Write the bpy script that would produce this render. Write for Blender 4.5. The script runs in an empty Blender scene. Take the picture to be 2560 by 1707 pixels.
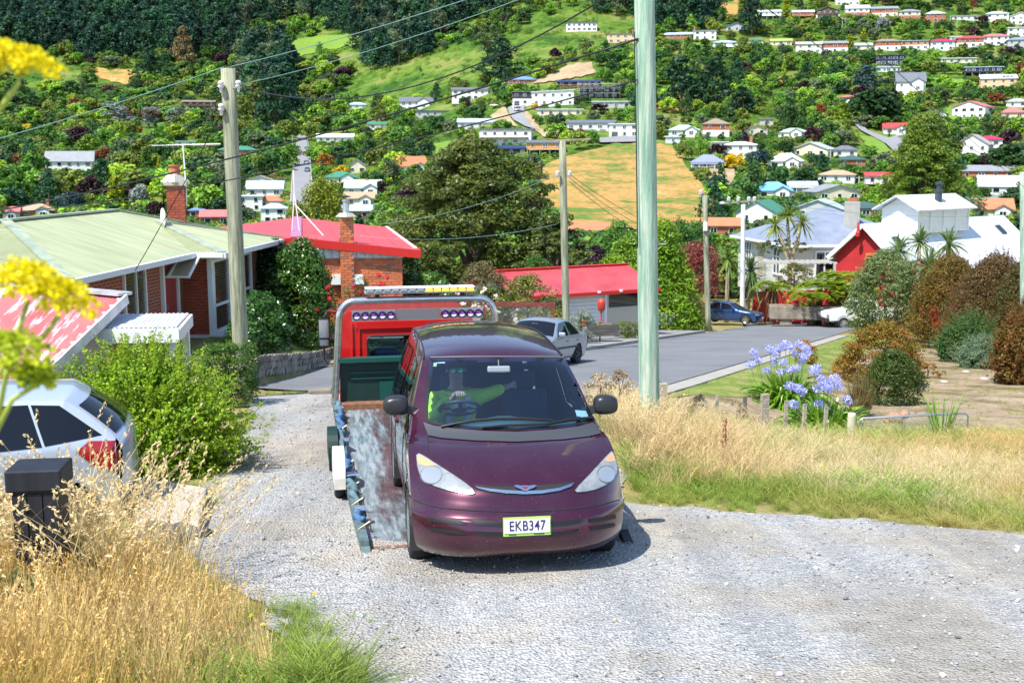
import bpy, math, random
import numpy as np
from mathutils import Vector, Matrix, noise as mnoise
from mathutils.bvhtree import BVHTree
from mathutils.geometry import delaunay_2d_cdt
R = math.radians
sc = bpy.context.scene
col = sc.collection
random.seed(7)
# ---------------------------------------------------------------- camera, sky, sun, exposure
CZ, PITCH, FPX = 3.4, R(9.0), 2800.0
cam_d = bpy.data.cameras.new('camera')
cam = bpy.data.objects.new('camera', cam_d); col.objects.link(cam)
cam.location = (0, 0, CZ); cam.rotation_euler = (R(90) - PITCH, 0, 0)
cam_d.sensor_width = 36; cam_d.lens = FPX / 2560 * 36
cam_d.clip_start = .1; cam_d.clip_end = 5000
cam_d.dof.use_dof = True; cam_d.dof.focus_distance = 10.5; cam_d.dof.aperture_fstop = 5.0
sc.camera = cam
SUN_EL, SUN_AZ = R(58), math.atan2(-.66, -.75)      # azimuth of the vector towards the sun, measured from +Y to +X
w = bpy.data.worlds.new('World'); sc.world = w; w.use_nodes = True
nt = w.node_tree; bg = nt.nodes['Background']
sky = nt.nodes.new('ShaderNodeTexSky'); sky.sky_type = 'NISHITA'; sky.sun_disc = False
sky.sun_elevation = SUN_EL; sky.sun_rotation = SUN_AZ; sky.air_density = 1.0; sky.dust_density = .4; sky.ozone_density = 2.0
nt.links.new(sky.outputs[0], bg.inputs[0]); bg.inputs[1].default_value = .15
sd = bpy.data.lights.new('sun', 'SUN'); sd.energy = 4.5; sd.angle = R(.53); sd.color = (1, .955, .87)
sun = bpy.data.objects.new('sun', sd); col.objects.link(sun)
sdir = Vector((math.cos(SUN_EL) * math.sin(SUN_AZ), math.cos(SUN_EL) * math.cos(SUN_AZ), math.sin(SUN_EL)))
sun.rotation_euler = sdir.to_track_quat('Z', 'Y').to_euler(); sun.location = (-30, -20, 60)
vs = sc.view_settings; vs.view_transform = 'Standard'; vs.look = 'None'; vs.exposure = .80; vs.gamma = 1.0
vs.use_curve_mapping = False
cy = sc.cycles; cy.max_bounces = 5; cy.transparent_max_bounces = 8; cy.diffuse_bounces = 2; cy.glossy_bounces = 2
cy.transmission_bounces = 4; cy.caustics_reflective = False; cy.caustics_refractive = False
cy.use_denoising = True

# ---------------------------------------------------------------- picture geometry -> place
CP, SP = math.cos(PITCH), math.sin(PITCH)
def ray(px, py):
    u = (px - 1280) / FPX; v = (853.5 - py) / FPX
    return Vector((u, CP + v * SP, -SP + v * CP))
def at(px, py, Y):
    d = ray(px, py); return Vector((d.x / d.y * Y, Y, CZ + d.z / d.y * Y))
def sst(a, b, x):
    t = np.clip((np.asarray(x, float) - a) / (b - a), 0, 1); return t * t * (3 - 2 * t)
def H(x, y):
    x = np.asarray(x, float); y = np.asarray(y, float)
    z = 1.1 - .11 * np.minimum(y, 75)
    z = z - .085 * np.clip(y - 75, 0, 110)
    s = (x - 3.55) * .917 - (y - 25.7) * .40                      # metres right of the road's right kerb
    z = z - .55 * sst(1.2, 4.0, s) * sst(15, 22, y) * (1 - sst(60, 80, y))
    z = z + .38 * np.exp(-(((x - 2.0) / 1.6) ** 2 + ((y - 14.6) / 1.8) ** 2))
    z = z + .25 * sst(-3.2, -5.2, x) * sst(9.5, 6.5, y)
    z = z + (.36 * sst(23.5, 26, y) * sst(-5.55, -6.05, x) + .11 * np.clip(y - 25, 0, 12) * sst(-5.9, -8.0, x)) * (1 - sst(42, 60, y))     # raised lot behind the stone wall
    return z
def Hf(x, y): return float(H(x, y))
def gp(px, py):
    d = ray(px, py); o = Vector((0, 0, CZ)); t = 2.0
    for _ in range(4000):
        p = o + d * t
        if p.z < Hf(p.x, p.y): break
        t += .05 if t < 60 else .2
    return p
RT = ([-250, -150, 0, 100, 200, 300, 400, 480, 560, 640, 700], [1100, 920, 750, 650, 560, 480, 400, 335, 270, 215, 185])
LT = ([-250, -150, 0, 100, 200, 330, 380, 440, 480, 560, 640, 700], [1300, 1120, 950, 850, 760, 620, 520, 425, 385, 330, 250, 200])
def hillY(px, py):
    t = sst(700, 1450, px)
    return np.interp(py, *LT) * (1 - t) + np.interp(py, *RT) * t
def hp(px, py):
    return at(px, py, float(hillY(px, py)))

# ---------------------------------------------------------------- materials
MATS = {}
def nodes_of(name):
    m = bpy.data.materials.new(name); m.use_nodes = True
    return m, m.node_tree, m.node_tree.nodes['Principled BSDF']
def lk(t, a, b): t.links.new(a, b)
def mixc(t, fac, a, b, mode='MIX'):
    n = t.nodes.new('ShaderNodeMix'); n.data_type = 'RGBA'; n.blend_type = mode
    for s, v in ((n.inputs[0], fac), (n.inputs[6], a), (n.inputs[7], b)):
        if hasattr(v, 'links') or hasattr(v, 'is_linked'): lk(t, v, s)
        elif isinstance(v, (int, float)): s.default_value = v
        else: s.default_value = (*v, 1) if len(v) == 3 else v
    return n.outputs[2]
def math_n(t, op, a, b=None, clamp=False):
    n = t.nodes.new('ShaderNodeMath'); n.operation = op; n.use_clamp = clamp
    for s, v in zip(n.inputs, (a, b)):
        if v is None: continue
        if isinstance(v, (int, float)): s.default_value = v
        else: lk(t, v, s)
    return n.outputs[0]
def coords(t, kind='Object', scale=(1, 1, 1)):
    c = t.nodes.new('ShaderNodeTexCoord'); mp = t.nodes.new('ShaderNodeMapping')
    mp.inputs['Scale'].default_value = scale; lk(t, c.outputs[kind], mp.inputs[0]); return mp.outputs[0]
def noise_n(t, vec, scale, detail=4, rough=.55):
    n = t.nodes.new('ShaderNodeTexNoise'); n.inputs['Scale'].default_value = scale
    n.inputs['Detail'].default_value = detail; n.inputs['Roughness'].default_value = rough
    lk(t, vec, n.inputs['Vector']); return n
def ramp(t, fac, stops):
    n = t.nodes.new('ShaderNodeValToRGB'); e = n.color_ramp.elements
    while len(e) < len(stops): e.new(.5)
    for el, (p, c) in zip(e, stops):
        el.position = p; el.color = (*c, 1) if len(c) == 3 else c
    lk(t, fac, n.inputs[0]); return n.outputs[0]
def bumpn(t, h, strength, dist=.02):
    n = t.nodes.new('ShaderNodeBump'); n.inputs['Strength'].default_value = strength; n.inputs['Distance'].default_value = dist
    lk(t, h, n.inputs['Height']); return n.outputs[0]
def M(name, c, rough=.6, metal=0, spec=.5, coat=0, var=None, bump=None, emit=0, scale=(1, 1, 1), c2=None, crough=.05):
    if name in MATS: return MATS[name]
    m, t, b = nodes_of(name)
    b.inputs['Base Color'].default_value = (*c, 1); b.inputs['Roughness'].default_value = rough
    b.inputs['Metallic'].default_value = metal; b.inputs['Specular IOR Level'].default_value = spec
    b.inputs['Coat Weight'].default_value = coat; b.inputs['Coat Roughness'].default_value = crough
    if emit: b.inputs['Emission Color'].default_value = (*c, 1); b.inputs['Emission Strength'].default_value = emit
    if var or bump: v = coords(t, 'Object', scale)
    if var:
        n = noise_n(t, v, var[0]); a = var[1]
        lo = tuple(x * (1 - a) for x in c); hi = c2 if c2 else tuple(min(1, x * (1 + a)) for x in c)
        lk(t, ramp(t, n.outputs['Fac'], [(.32, lo), (.68, hi)]), b.inputs['Base Color'])
        lk(t, math_n(t, 'MULTIPLY_ADD', n.outputs['Fac'], .25), b.inputs['Roughness']) if False else None
    if bump:
        n = noise_n(t, v, bump[0], 3); lk(t, bumpn(t, n.outputs['Fac'], bump[1], bump[2] if len(bump) > 2 else .01), b.inputs['Normal'])
    MATS[name] = m; return m
def fol_mat(name, inst=False, transl=.3, rough=.55, spec=.3, fixed=None, noise_amt=.5, hue=.05, th=.485):
    """leaf material: colour of the object (or of the scatter instance), varied leaf by leaf with the face attribute v"""
    if name in MATS: return MATS[name]
    m, t, b = nodes_of(name)
    if fixed is not None:
        rgb = t.nodes.new('ShaderNodeRGB'); rgb.outputs[0].default_value = (*fixed, 1); base = rgb.outputs[0]
    elif inst:
        a = t.nodes.new('ShaderNodeAttribute'); a.attribute_type = 'INSTANCER'; a.attribute_name = 'tint'; base = a.outputs['Color']
    else:
        o = t.nodes.new('ShaderNodeObjectInfo'); base = o.outputs['Color']
    va = t.nodes.new('ShaderNodeAttribute'); va.attribute_name = 'v'
    hs = t.nodes.new('ShaderNodeHueSaturation'); lk(t, base, hs.inputs['Color'])
    lk(t, math_n(t, 'MULTIPLY_ADD', va.outputs['Fac'], 1.0 * noise_amt * 2), hs.inputs['Value'])
    hs.inputs['Value'].links[0].from_node.inputs[2].default_value = 1 - noise_amt
    lk(t, math_n(t, 'MULTIPLY_ADD', va.outputs['Fac'], -hue), hs.inputs['Hue'])
    hs.inputs['Hue'].links[0].from_node.inputs[2].default_value = .5 + hue / 2
    lk(t, hs.outputs[0], b.inputs['Base Color']); b.inputs['Roughness'].default_value = rough
    b.inputs['Specular IOR Level'].default_value = spec
    tr = t.nodes.new('ShaderNodeBsdfTranslucent'); mx = t.nodes.new('ShaderNodeMixShader'); mx.inputs[0].default_value = transl
    h2 = t.nodes.new('ShaderNodeHueSaturation'); h2.inputs['Value'].default_value = 1.5; h2.inputs['Hue'].default_value = th
    lk(t, hs.outputs[0], h2.inputs['Color']); lk(t, h2.outputs[0], tr.inputs['Color'])
    lk(t, b.outputs[0], mx.inputs[1]); lk(t, tr.outputs[0], mx.inputs[2])
    lk(t, mx.outputs[0], t.nodes['Material Output'].inputs[0])
    MATS[name] = m; return m
def glass_mat(name, tint=(.78, .88, .86), rough=0.0, refl=1.0, ior=1.5):
    if name in MATS: return MATS[name]
    m, t, b = nodes_of(name); t.nodes.remove(b)
    tr = t.nodes.new('ShaderNodeBsdfTransparent'); tr.inputs[0].default_value = (*tint, 1)
    gl = t.nodes.new('ShaderNodeBsdfGlossy'); gl.inputs['Roughness'].default_value = rough
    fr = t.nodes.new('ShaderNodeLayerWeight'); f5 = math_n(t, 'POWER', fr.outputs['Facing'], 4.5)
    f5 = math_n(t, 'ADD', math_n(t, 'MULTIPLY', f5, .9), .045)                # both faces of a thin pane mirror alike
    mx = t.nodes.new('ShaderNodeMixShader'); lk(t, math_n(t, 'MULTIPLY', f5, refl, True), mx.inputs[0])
    lk(t, tr.outputs[0], mx.inputs[1]); lk(t, gl.outputs[0], mx.inputs[2])
    lk(t, mx.outputs[0], t.nodes['Material Output'].inputs[0]); MATS[name] = m; return m

# ---------------------------------------------------------------- mesh helpers
def mesh_arrays(name, V, F, mats=(), smooth=False, v=None, mi=None):
    me = bpy.data.meshes.new(name); V = np.asarray(V, np.float32); F = np.asarray(F, np.int32)
    n, (m, k) = len(V), F.shape
    me.vertices.add(n); me.vertices.foreach_set('co', V.ravel())
    me.loops.add(m * k); me.loops.foreach_set('vertex_index', F.ravel())
    me.polygons.add(m); me.polygons.foreach_set('loop_start', np.arange(0, m * k, k, dtype=np.int32))
    for x in mats: me.materials.append(x)
    if mi is not None: me.polygons.foreach_set('material_index', np.asarray(mi, np.int32))
    me.update(calc_edges=True)
    me.polygons.foreach_set('use_smooth', np.full(m, smooth))
    if v is not None:
        a = me.attributes.new('v', 'FLOAT', 'FACE'); a.data.foreach_set('value', np.asarray(v, np.float32))
    return me
class MB:
    def __init__(s): s.V = []; s.F = []; s.m = []; s.uv = {}
    def add(s, vs, fs, mi=0):
        o = len(s.V); s.V += [tuple(v) for v in vs]
        for f in fs: s.F.append(tuple(i + o for i in f)); s.m.append(mi)
        return s
    def box(s, c, d, mi=0, rz=0, M4=None):
        x, y, z = d[0] / 2, d[1] / 2, d[2] / 2
        P = [Vector((a * x, b * y, e * z)) for e in (-1, 1) for a, b in ((-1, -1), (1, -1), (1, 1), (-1, 1))]
        if rz: P = [Matrix.Rotation(rz, 3, 'Z') @ p for p in P]
        P = [p + Vector(c) for p in P]
        if M4: P = [M4 @ p for p in P]
        return s.add(P, [(3, 2, 1, 0), (4, 5, 6, 7), (0, 1, 5, 4), (1, 2, 6, 5), (2, 3, 7, 6), (3, 0, 4, 7)], mi)
    def bar(s, a, b, wd, ht, mi=0, up=(0, 0, 1)):
        a = Vector(a); b = Vector(b); d = (b - a).normalized(); u = Vector(up)
        r = d.cross(u)
        if r.length < 1e-4: r = d.cross(Vector((0, 1, 0)))
        r.normalize(); u = r.cross(d)
        P = [q + r * (i * wd / 2) + u * (j * ht / 2) for q in (a, b) for i, j in ((-1, -1), (1, -1), (1, 1), (-1, 1))]
        return s.add(P, [(0, 1, 2, 3), (7, 6, 5, 4), (0, 4, 5, 1), (1, 5, 6, 2), (2, 6, 7, 3), (3, 7, 4, 0)], mi)
    def tube(s, pts, r, n=8, mi=0, caps=True):
        pts = [Vector(p) for p in pts]; k = len(pts); rs = r if isinstance(r, (list, tuple)) else [r] * k
        o = len(s.V); prev = None
        for i, p in enumerate(pts):
            d = (pts[min(i + 1, k - 1)] - pts[max(i - 1, 0)]).normalized()
            if prev is None:
                a = d.orthogonal().normalized()
            else:
                a = prev - d * prev.dot(d)
                a = a.normalized() if a.length > 1e-5 else d.orthogonal().normalized()
            prev = a; b = d.cross(a)
            for j in range(n):
                t = 2 * math.pi * j / n; s.V.append(tuple(p + (a * math.cos(t) + b * math.sin(t)) * rs[i]))
        for i in range(k - 1):
            for j in range(n):
                j2 = (j + 1) % n; s.F.append((o + i * n + j, o + i * n + j2, o + (i + 1) * n + j2, o + (i + 1) * n + j)); s.m.append(mi)
        if caps:
            s.F.append(tuple(o + j for j in range(n))[::-1]); s.m.append(mi)
            s.F.append(tuple(o + (k - 1) * n + j for j in range(n))); s.m.append(mi)
        return s
    def lathe(s, prof, n=16, c=(0, 0, 0), axis='Z', mi=0, M4=None):
        o = len(s.V); k = len(prof)
        for r_, h in prof:
            for j in range(n):
                t = 2 * math.pi * j / n; p = Vector((r_ * math.cos(t), r_ * math.sin(t), h))
                if axis == 'X': p = Vector((p.z, p.x, p.y))
                if axis == 'Y': p = Vector((p.x, -p.z, p.y))
                p = p + Vector(c)
                if M4: p = M4 @ p
                s.V.append(tuple(p))
        for i in range(k - 1):
            for j in range(n):
                j2 = (j + 1) % n; s.F.append((o + i * n + j, o + i * n + j2, o + (i + 1) * n + j2, o + (i + 1) * n + j)); s.m.append(mi)
        return s
    def prism(s, poly, z0, z1, mi=0):
        n = len(poly); P = [(x, y, z0) for x, y in poly] + [(x, y, z1) for x, y in poly]
        return s.add(P, [tuple(range(n))[::-1], tuple(range(n, 2 * n))] + [(i, (i + 1) % n, n + (i + 1) % n, n + i) for i in range(n)], mi)
    def slab(s, poly, th, mi=0):
        """polygon of 3-D points thickened downwards"""
        n = len(poly); P = [Vector(p) for p in poly]; P += [p - Vector((0, 0, th)) for p in P]
        return s.add(P, [tuple(range(n)), tuple(range(n, 2 * n))[::-1]] + [((i + 1) % n, i, n + i, n + (i + 1) % n) for i in range(n)], mi)
    def mesh(s, name, mats, smooth=False):
        me = bpy.data.meshes.new(name); me.from_pydata(s.V, [], s.F)
        for x in (mats if isinstance(mats, (list, tuple)) else [mats]): me.materials.append(x)
        if len(me.materials) > 1: me.polygons.foreach_set('material_index', s.m)
        if smooth: me.polygons.foreach_set('use_smooth', [True] * len(s.F))
        me.update(); return me
    def build(s, name, mats, parent=None, smooth=False, bevel=0, **kw):
        return ob(name, s.mesh(name, mats, smooth), parent, bevel=bevel, **kw)
def ob(name, me, parent=None, loc=None, rz=0, scale=None, bevel=0, color=None, autosm=False):
    o = bpy.data.objects.new(name, me); col.objects.link(o)
    if parent is not None: o.parent = parent
    if loc is not None: o.location = loc
    if rz: o.rotation_euler = (0, 0, rz)
    if scale is not None: o.scale = scale if hasattr(scale, '__len__') else (scale,) * 3
    if color is not None: o.color = (*color, 1)
    if bevel:
        b = o.modifiers.new('bevel', 'BEVEL'); b.width = bevel; b.segments = 2; b.limit_method = 'ANGLE'; b.angle_limit = R(40)
    return o
def tag(o, label, cat, group=None):
    o['label'] = label; o['category'] = cat
    if group: o['group'] = group
    return o
def thing(name, label, cat, loc=(0, 0, 0), rz=0, group=None):
    return tag(ob(name, None, None, loc, rz), label, cat, group)
def struct(o): o['kind'] = 'structure'; return o
def stuff(o, label=None, cat=None):
    o['kind'] = 'stuff'
    if label: o['label'] = label; o['category'] = cat
    return o
def clone(root, parent=None):
    c = root.copy(); col.objects.link(c); c.parent = parent
    for ch in root.children: clone(ch, c)
    return c
def in_poly(x, y, poly):
    x = np.asarray(x, float); y = np.asarray(y, float); ins = np.zeros(x.shape, bool); n = len(poly)
    for i in range(n):
        x1, y1 = poly[i]; x2, y2 = poly[(i + 1) % n]
        c = ((y1 > y) != (y2 > y)) & (x < (x2 - x1) * (y - y1) / ((y2 - y1) or 1e-9) + x1); ins ^= c
    return ins
def dens(poly, step):
    out = []
    for i in range(len(poly)):
        a = np.array(poly[i], float); b = np.array(poly[(i + 1) % len(poly)], float)
        n = max(1, int(np.hypot(*(b - a)) / step))
        out += [tuple(a + (b - a) * j / n) for j in range(n)]
    return out
def cdt_fill(poly, step, jit=0, rough=0, seed=1):
    """triangulate a 2-D polygon with inner points every step metres; rough jags its edge"""
    rg = np.random.default_rng(seed); P = dens(poly, step)
    if rough: P = [(x + rg.normal(0, rough), y + rg.normal(0, rough)) for x, y in P]
    A = np.array(P); xs = np.arange(A[:, 0].min(), A[:, 0].max(), step); ys = np.arange(A[:, 1].min(), A[:, 1].max(), step)
    X, Y = np.meshgrid(xs, ys); X = X.ravel() + rg.uniform(-.2, .2, X.size) * step; Y = Y.ravel() + rg.uniform(-.2, .2, Y.size) * step
    k = in_poly(X, Y, P)
    pts = [Vector(p) for p in P] + [Vector(p) for p in zip(X[k], Y[k])]
    n = len(P); r = delaunay_2d_cdt(pts, [], [list(range(n))], 1, 1e-5)
    return [tuple(v) for v in r[0]], [tuple(f) for f in r[2]]
def drape(name, poly, step, off, mat, rough=0, seed=1, hf=None, parent=None, bump=0):
    V, F = cdt_fill(poly, step, rough=rough, seed=seed); hf = hf or Hf
    V3 = [(x, y, hf(x, y) + off + (bump * mnoise.noise(Vector((x * .9, y * .9, 3.1))) if bump else 0)) for x, y in V]
    me = bpy.data.meshes.new(name); me.from_pydata(V3, [], F); me.materials.append(mat)
    me.polygons.foreach_set('use_smooth', [True] * len(F)); me.update()
    for p in me.polygons:
        if p.normal.z < 0: me.flip_normals(); break
    return ob(name, me, parent)
def strip(name, line, wd, off, mat, hf=None, step=1.0, th=0):
    """ribbon along a polyline of xy points"""
    hf = hf or Hf; P = []
    for a, b in zip(line[:-1], line[1:]):
        n = max(1, int(math.dist(a, b) / step)); P += [(a[0] + (b[0] - a[0]) * i / n, a[1] + (b[1] - a[1]) * i / n) for i in range(n)]
    P.append(line[-1]); mb = MB(); L = []
    for i, p in enumerate(P):
        a = P[max(0, i - 1)]; b = P[min(len(P) - 1, i + 1)]; d = Vector((b[0] - a[0], b[1] - a[1])).normalized(); n_ = Vector((-d.y, d.x)) * wd / 2
        L.append(((p[0] + n_.x, p[1] + n_.y), (p[0] - n_.x, p[1] - n_.y)))
    for (l, r) in L:
        mb.V += [(*l, hf(*l) + off), (*r, hf(*r) + off)]
        if th: mb.V += [(*l, hf(*l) + off - th), (*r, hf(*r) + off - th)]
    k = 4 if th else 2
    for i in range(len(L) - 1):
        a = i * k; b = a + k; mb.F.append((a, a + 1, b + 1, b)); mb.m.append(0)
        if th: mb.F += [(a + 2, a, b, b + 2), (a + 1, a + 3, b + 3, b + 1)]; mb.m += [0, 0]
    return mb.build(name, mat)

# ---------------------------------------------------------------- leaves
def leafV(C, N, L, Wd, rg, roll=None):
    """diamond leaves: centres C, facing N, length L, width Wd -> verts, quads"""
    n = len(C); N = N / (np.linalg.norm(N, axis=1, keepdims=True) + 1e-9)
    r = rg.normal(size=(n, 3)) if roll is None else roll
    A = r - N * (r * N).sum(1, keepdims=True); A /= (np.linalg.norm(A, axis=1, keepdims=True) + 1e-9)
    B = np.cross(N, A); L = np.reshape(L, (-1, 1)); Wd = np.reshape(Wd, (-1, 1))
    V = np.stack([C - A * L * .5, C + B * Wd * .5 + A * L * .05, C + A * L * .5, C - B * Wd * .5 + A * L * .05], 1).reshape(-1, 3)
    return V, np.arange(4 * n).reshape(n, 4)
def sph(n, rg):
    p = rg.normal(size=(n, 3)); return p / np.linalg.norm(p, axis=1, keepdims=True)
def clumps(cent, rad, per, leaf, rg, asp=.55, flat=1.0, out=.8, up=.25, squash=.8, tone=.3):
    """leaf clumps around centres: faces on small shells, so that each clump has a lit and a shaded side"""
    C = []; N = []; T = []
    for c, r in zip(cent, rad):
        d = sph(per, rg); d[:, 2] = np.where(d[:, 2] < -.5, -d[:, 2], d[:, 2])
        q = rg.uniform(.55, 1.05, (per, 1)); C.append(c + d * q * r * np.array([1, 1, squash]))
        N.append(d * out + rg.normal(size=(per, 3)) * .45 + np.array([0, 0, up])); T.append(np.full(per, rg.uniform(-tone, tone)))
    C = np.concatenate(C); N = np.concatenate(N); T = np.concatenate(T); s = leaf * rg.uniform(.7, 1.3, len(C))
    V, F = leafV(C, N, s, s * asp, rg)
    return V, F, np.clip(.5 + T + rg.normal(0, .16, len(C)), 0, 1)
def join_vf(parts):
    Vs, Fs, vs, ms, o = [], [], [], [], 0
    for V, F, v, m in parts:
        Vs.append(V); Fs.append(F + o); vs.append(v); ms.append(np.full(len(F), m)); o += len(V)
    return np.concatenate(Vs), np.concatenate(Fs), np.concatenate(vs), np.concatenate(ms)
def tubeQ(pts, rs, n=5):
    mb = MB(); mb.tube(pts, list(rs), n, caps=False); V = np.array(mb.V); F = np.array(mb.F); return V, F, np.full(len(F), .5)
def limbs(rg, h, r, crown_pts, k=6, n=5):
    """trunk plus limbs towards some of the crown's clumps"""
    out = [tubeQ([(0, 0, -.3), (rg.normal(0, .03) * h, rg.normal(0, .03) * h, h * .45), (0, 0, h * .8)], [r, r * .75, r * .3], n)]
    for i in rg.choice(len(crown_pts), min(k, len(crown_pts)), replace=False):
        c = crown_pts[i]; z0 = min(c[2] * .55, h * .6); m = np.array([c[0] * .4, c[1] * .4, (z0 + c[2]) / 2])
        out.append(tubeQ([(0, 0, z0), tuple(m), tuple(c)], [r * .5, r * .35, r * .1], n))
    return [(V, F, v, 1) for V, F, v in out]
def scatter(name, protos, pts, rot, scl, tint, idx=None):
    """one object of stuff: prototypes placed on points with geometry nodes"""
    n = len(pts); me = bpy.data.meshes.new(name); me.vertices.add(n); me.vertices.foreach_set('co', np.asarray(pts, np.float32).ravel())
    def att(nm, ty, key, val): a = me.attributes.new(nm, ty, 'POINT'); a.data.foreach_set(key, np.asarray(val, np.float32).ravel())
    att('rotv', 'FLOAT_VECTOR', 'vector', rot); att('sclv', 'FLOAT_VECTOR', 'vector', scl)
    att('tint', 'FLOAT_COLOR', 'color', np.c_[np.asarray(tint), np.ones(n)])
    idx = np.zeros(n) if idx is None else idx
    a = me.attributes.new('pick', 'INT', 'POINT'); a.data.foreach_set('value', np.asarray(idx, np.int32)); me.update()
    o = ob(name, me); g = bpy.data.node_groups.new(name + '_scatter', 'GeometryNodeTree')
    g.interface.new_socket('Geometry', in_out='INPUT', socket_type='NodeSocketGeometry')
    g.interface.new_socket('Geometry', in_out='OUTPUT', socket_type='NodeSocketGeometry')
    gi = g.nodes.new('NodeGroupInput'); go = g.nodes.new('NodeGroupOutput'); jn = g.nodes.new('GeometryNodeJoinGeometry')
    def na(nm, ty):
        x = g.nodes.new('GeometryNodeInputNamedAttribute'); x.data_type = ty; x.inputs[0].default_value = nm; return x
    r_, s_, k_ = na('rotv', 'FLOAT_VECTOR'), na('sclv', 'FLOAT_VECTOR'), na('pick', 'INT')
    for i, p in enumerate(protos):
        po = bpy.data.objects.new(name + '_proto', p); oi = g.nodes.new('GeometryNodeObjectInfo'); oi.inputs[0].default_value = po
        ip = g.nodes.new('GeometryNodeInstanceOnPoints'); cmp_ = g.nodes.new('FunctionNodeCompare'); cmp_.data_type = 'INT'; cmp_.operation = 'EQUAL'
        g.links.new(k_.outputs[0], cmp_.inputs[2]); cmp_.inputs[3].default_value = i
        g.links.new(gi.outputs[0], ip.inputs['Points']); g.links.new(cmp_.outputs[0], ip.inputs['Selection'])
        g.links.new(oi.outputs['Geometry'], ip.inputs['Instance'])
        g.links.new(r_.outputs[0], ip.inputs['Rotation']); g.links.new(s_.outputs[0], ip.inputs['Scale'])
        g.links.new(ip.outputs[0], jn.inputs[0])
    g.links.new(jn.outputs[0], go.inputs[0])
    md = o.modifiers.new('scatter', 'NODES'); md.node_group = g
    return stuff(o)
# ================================================================= ground, road, hillside
def gravel_mat():
    m, t, b = nodes_of('gravel'); v = coords(t)
    vo = t.nodes.new('ShaderNodeTexVoronoi'); vo.inputs['Scale'].default_value = 42; lk(t, v, vo.inputs['Vector'])
    bw = t.nodes.new('ShaderNodeSeparateColor'); lk(t, vo.outputs['Color'], bw.inputs[0])
    st = ramp(t, bw.outputs[0], [(0, (.26, .265, .27)), (.35, (.36, .363, .362)), (.7, (.42, .42, .412)), (1, (.54, .53, .51))])
    n1 = noise_n(t, v, .55, 5); n2 = noise_n(t, v, 4, 4)
    tan = ramp(t, n2.outputs['Fac'], [(.3, (.31, .275, .225)), (.7, (.45, .41, .345))])
    k = ramp(t, n1.outputs['Fac'], [(.46, (0, 0, 0)), (.58, (.85, .85, .85))])
    c = mixc(t, k, st, tan); n3 = noise_n(t, v, 60, 2)
    c = mixc(t, .22, c, ramp(t, n3.outputs['Fac'], [(.3, (.12, .13, .14)), (.6, (.6, .6, .6))]), 'OVERLAY')
    n4 = noise_n(t, coords(t, 'Object', (1.5, .16, 1)), 1.1, 4); c = mixc(t, .30, c, ramp(t, n4.outputs['Fac'], [(.40, (.30, .31, .33)), (.5, (.5, .5, .5)), (.6, (.74, .72, .68))]), 'OVERLAY')
    lk(t, c, b.inputs['Base Color']); b.inputs['Roughness'].default_value = .85
    h = math_n(t, 'ADD', vo.outputs['Distance'], math_n(t, 'MULTIPLY', n3.outputs['Fac'], .6))
    lk(t, bumpn(t, h, .9, .03), b.inputs['Normal']); return m
def soil_mat(name, stops, scale, b_s=.5, fine=14):
    m, t, b = nodes_of(name); v = coords(t); n = noise_n(t, v, scale, 8, .65); n2 = noise_n(t, v, fine, 5)
    f = math_n(t, 'ADD', math_n(t, 'MULTIPLY', n.outputs['Fac'], .7), math_n(t, 'MULTIPLY', n2.outputs['Fac'], .3))
    lk(t, ramp(t, f, stops), b.inputs['Base Color']); b.inputs['Roughness'].default_value = .95; b.inputs['Specular IOR Level'].default_value = .15
    lk(t, bumpn(t, n2.outputs['Fac'], b_s, .05), b.inputs['Normal']); return m
m_gravel = gravel_mat()
m_ground = soil_mat('rough_ground', [(.35, (.09, .13, .03)), (.47, (.2, .19, .06)), (.6, (.34, .26, .13))], .8)
m_earth = soil_mat('bare_earth', [(.38, (.10, .11, .03)), (.46, (.23, .17, .10)), (.56, (.35, .27, .19)), (.7, (.44, .36, .28))], .7)
m_lawn = soil_mat('mown_lawn', [(.38, (.11, .17, .035)), (.5, (.20, .24, .055)), (.6, (.34, .30, .13))], 1.1, .8, 30)
m_asphalt = soil_mat('asphalt', [(.3, (.135, .142, .155)), (.5, (.17, .178, .19)), (.7, (.21, .215, .225))], .5, .25, 60)
m_path = soil_mat('footpath_seal', [(.3, (.19, .195, .205)), (.7, (.26, .265, .27))], .8, .25, 50)
m_conc = soil_mat('concrete', [(.3, (.36, .34, .30)), (.7, (.50, .48, .43))], 2.0, .3, 30)
m_kerb = soil_mat('kerb_concrete', [(.3, (.28, .265, .235)), (.7, (.38, .365, .33))], 2.0, .3, 30)
m_farroad = soil_mat('far_asphalt', [(.3, (.20, .205, .22)), (.7, (.26, .265, .28))], .2, .1, 2)
m_hill = soil_mat('hill_scrub', [(.41, (.03, .08, .012)), (.48, (.07, .14, .015)), (.54, (.12, .18, .03)), (.6, (.2, .2, .06))], .03, .6, .25)
m_paddock = soil_mat('dry_paddock', [(.41, (.09, .17, .03)), (.455, (.20, .19, .05)), (.49, (.31, .19, .055)), (.53, (.42, .27, .09)), (.57, (.30, .18, .05)), (.62, (.46, .33, .14))], .06, .5, .5)
m_hgrass = soil_mat('hill_grass', [(.3, (.10, .20, .03)), (.6, (.17, .27, .04)), (.8, (.27, .28, .08))], .05, .4, .4)
m_clay = soil_mat('clay_bank', [(.3, (.22, .16, .09)), (.6, (.42, .32, .2)), (.8, (.5, .43, .33))], .1, .4, .5)

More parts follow.
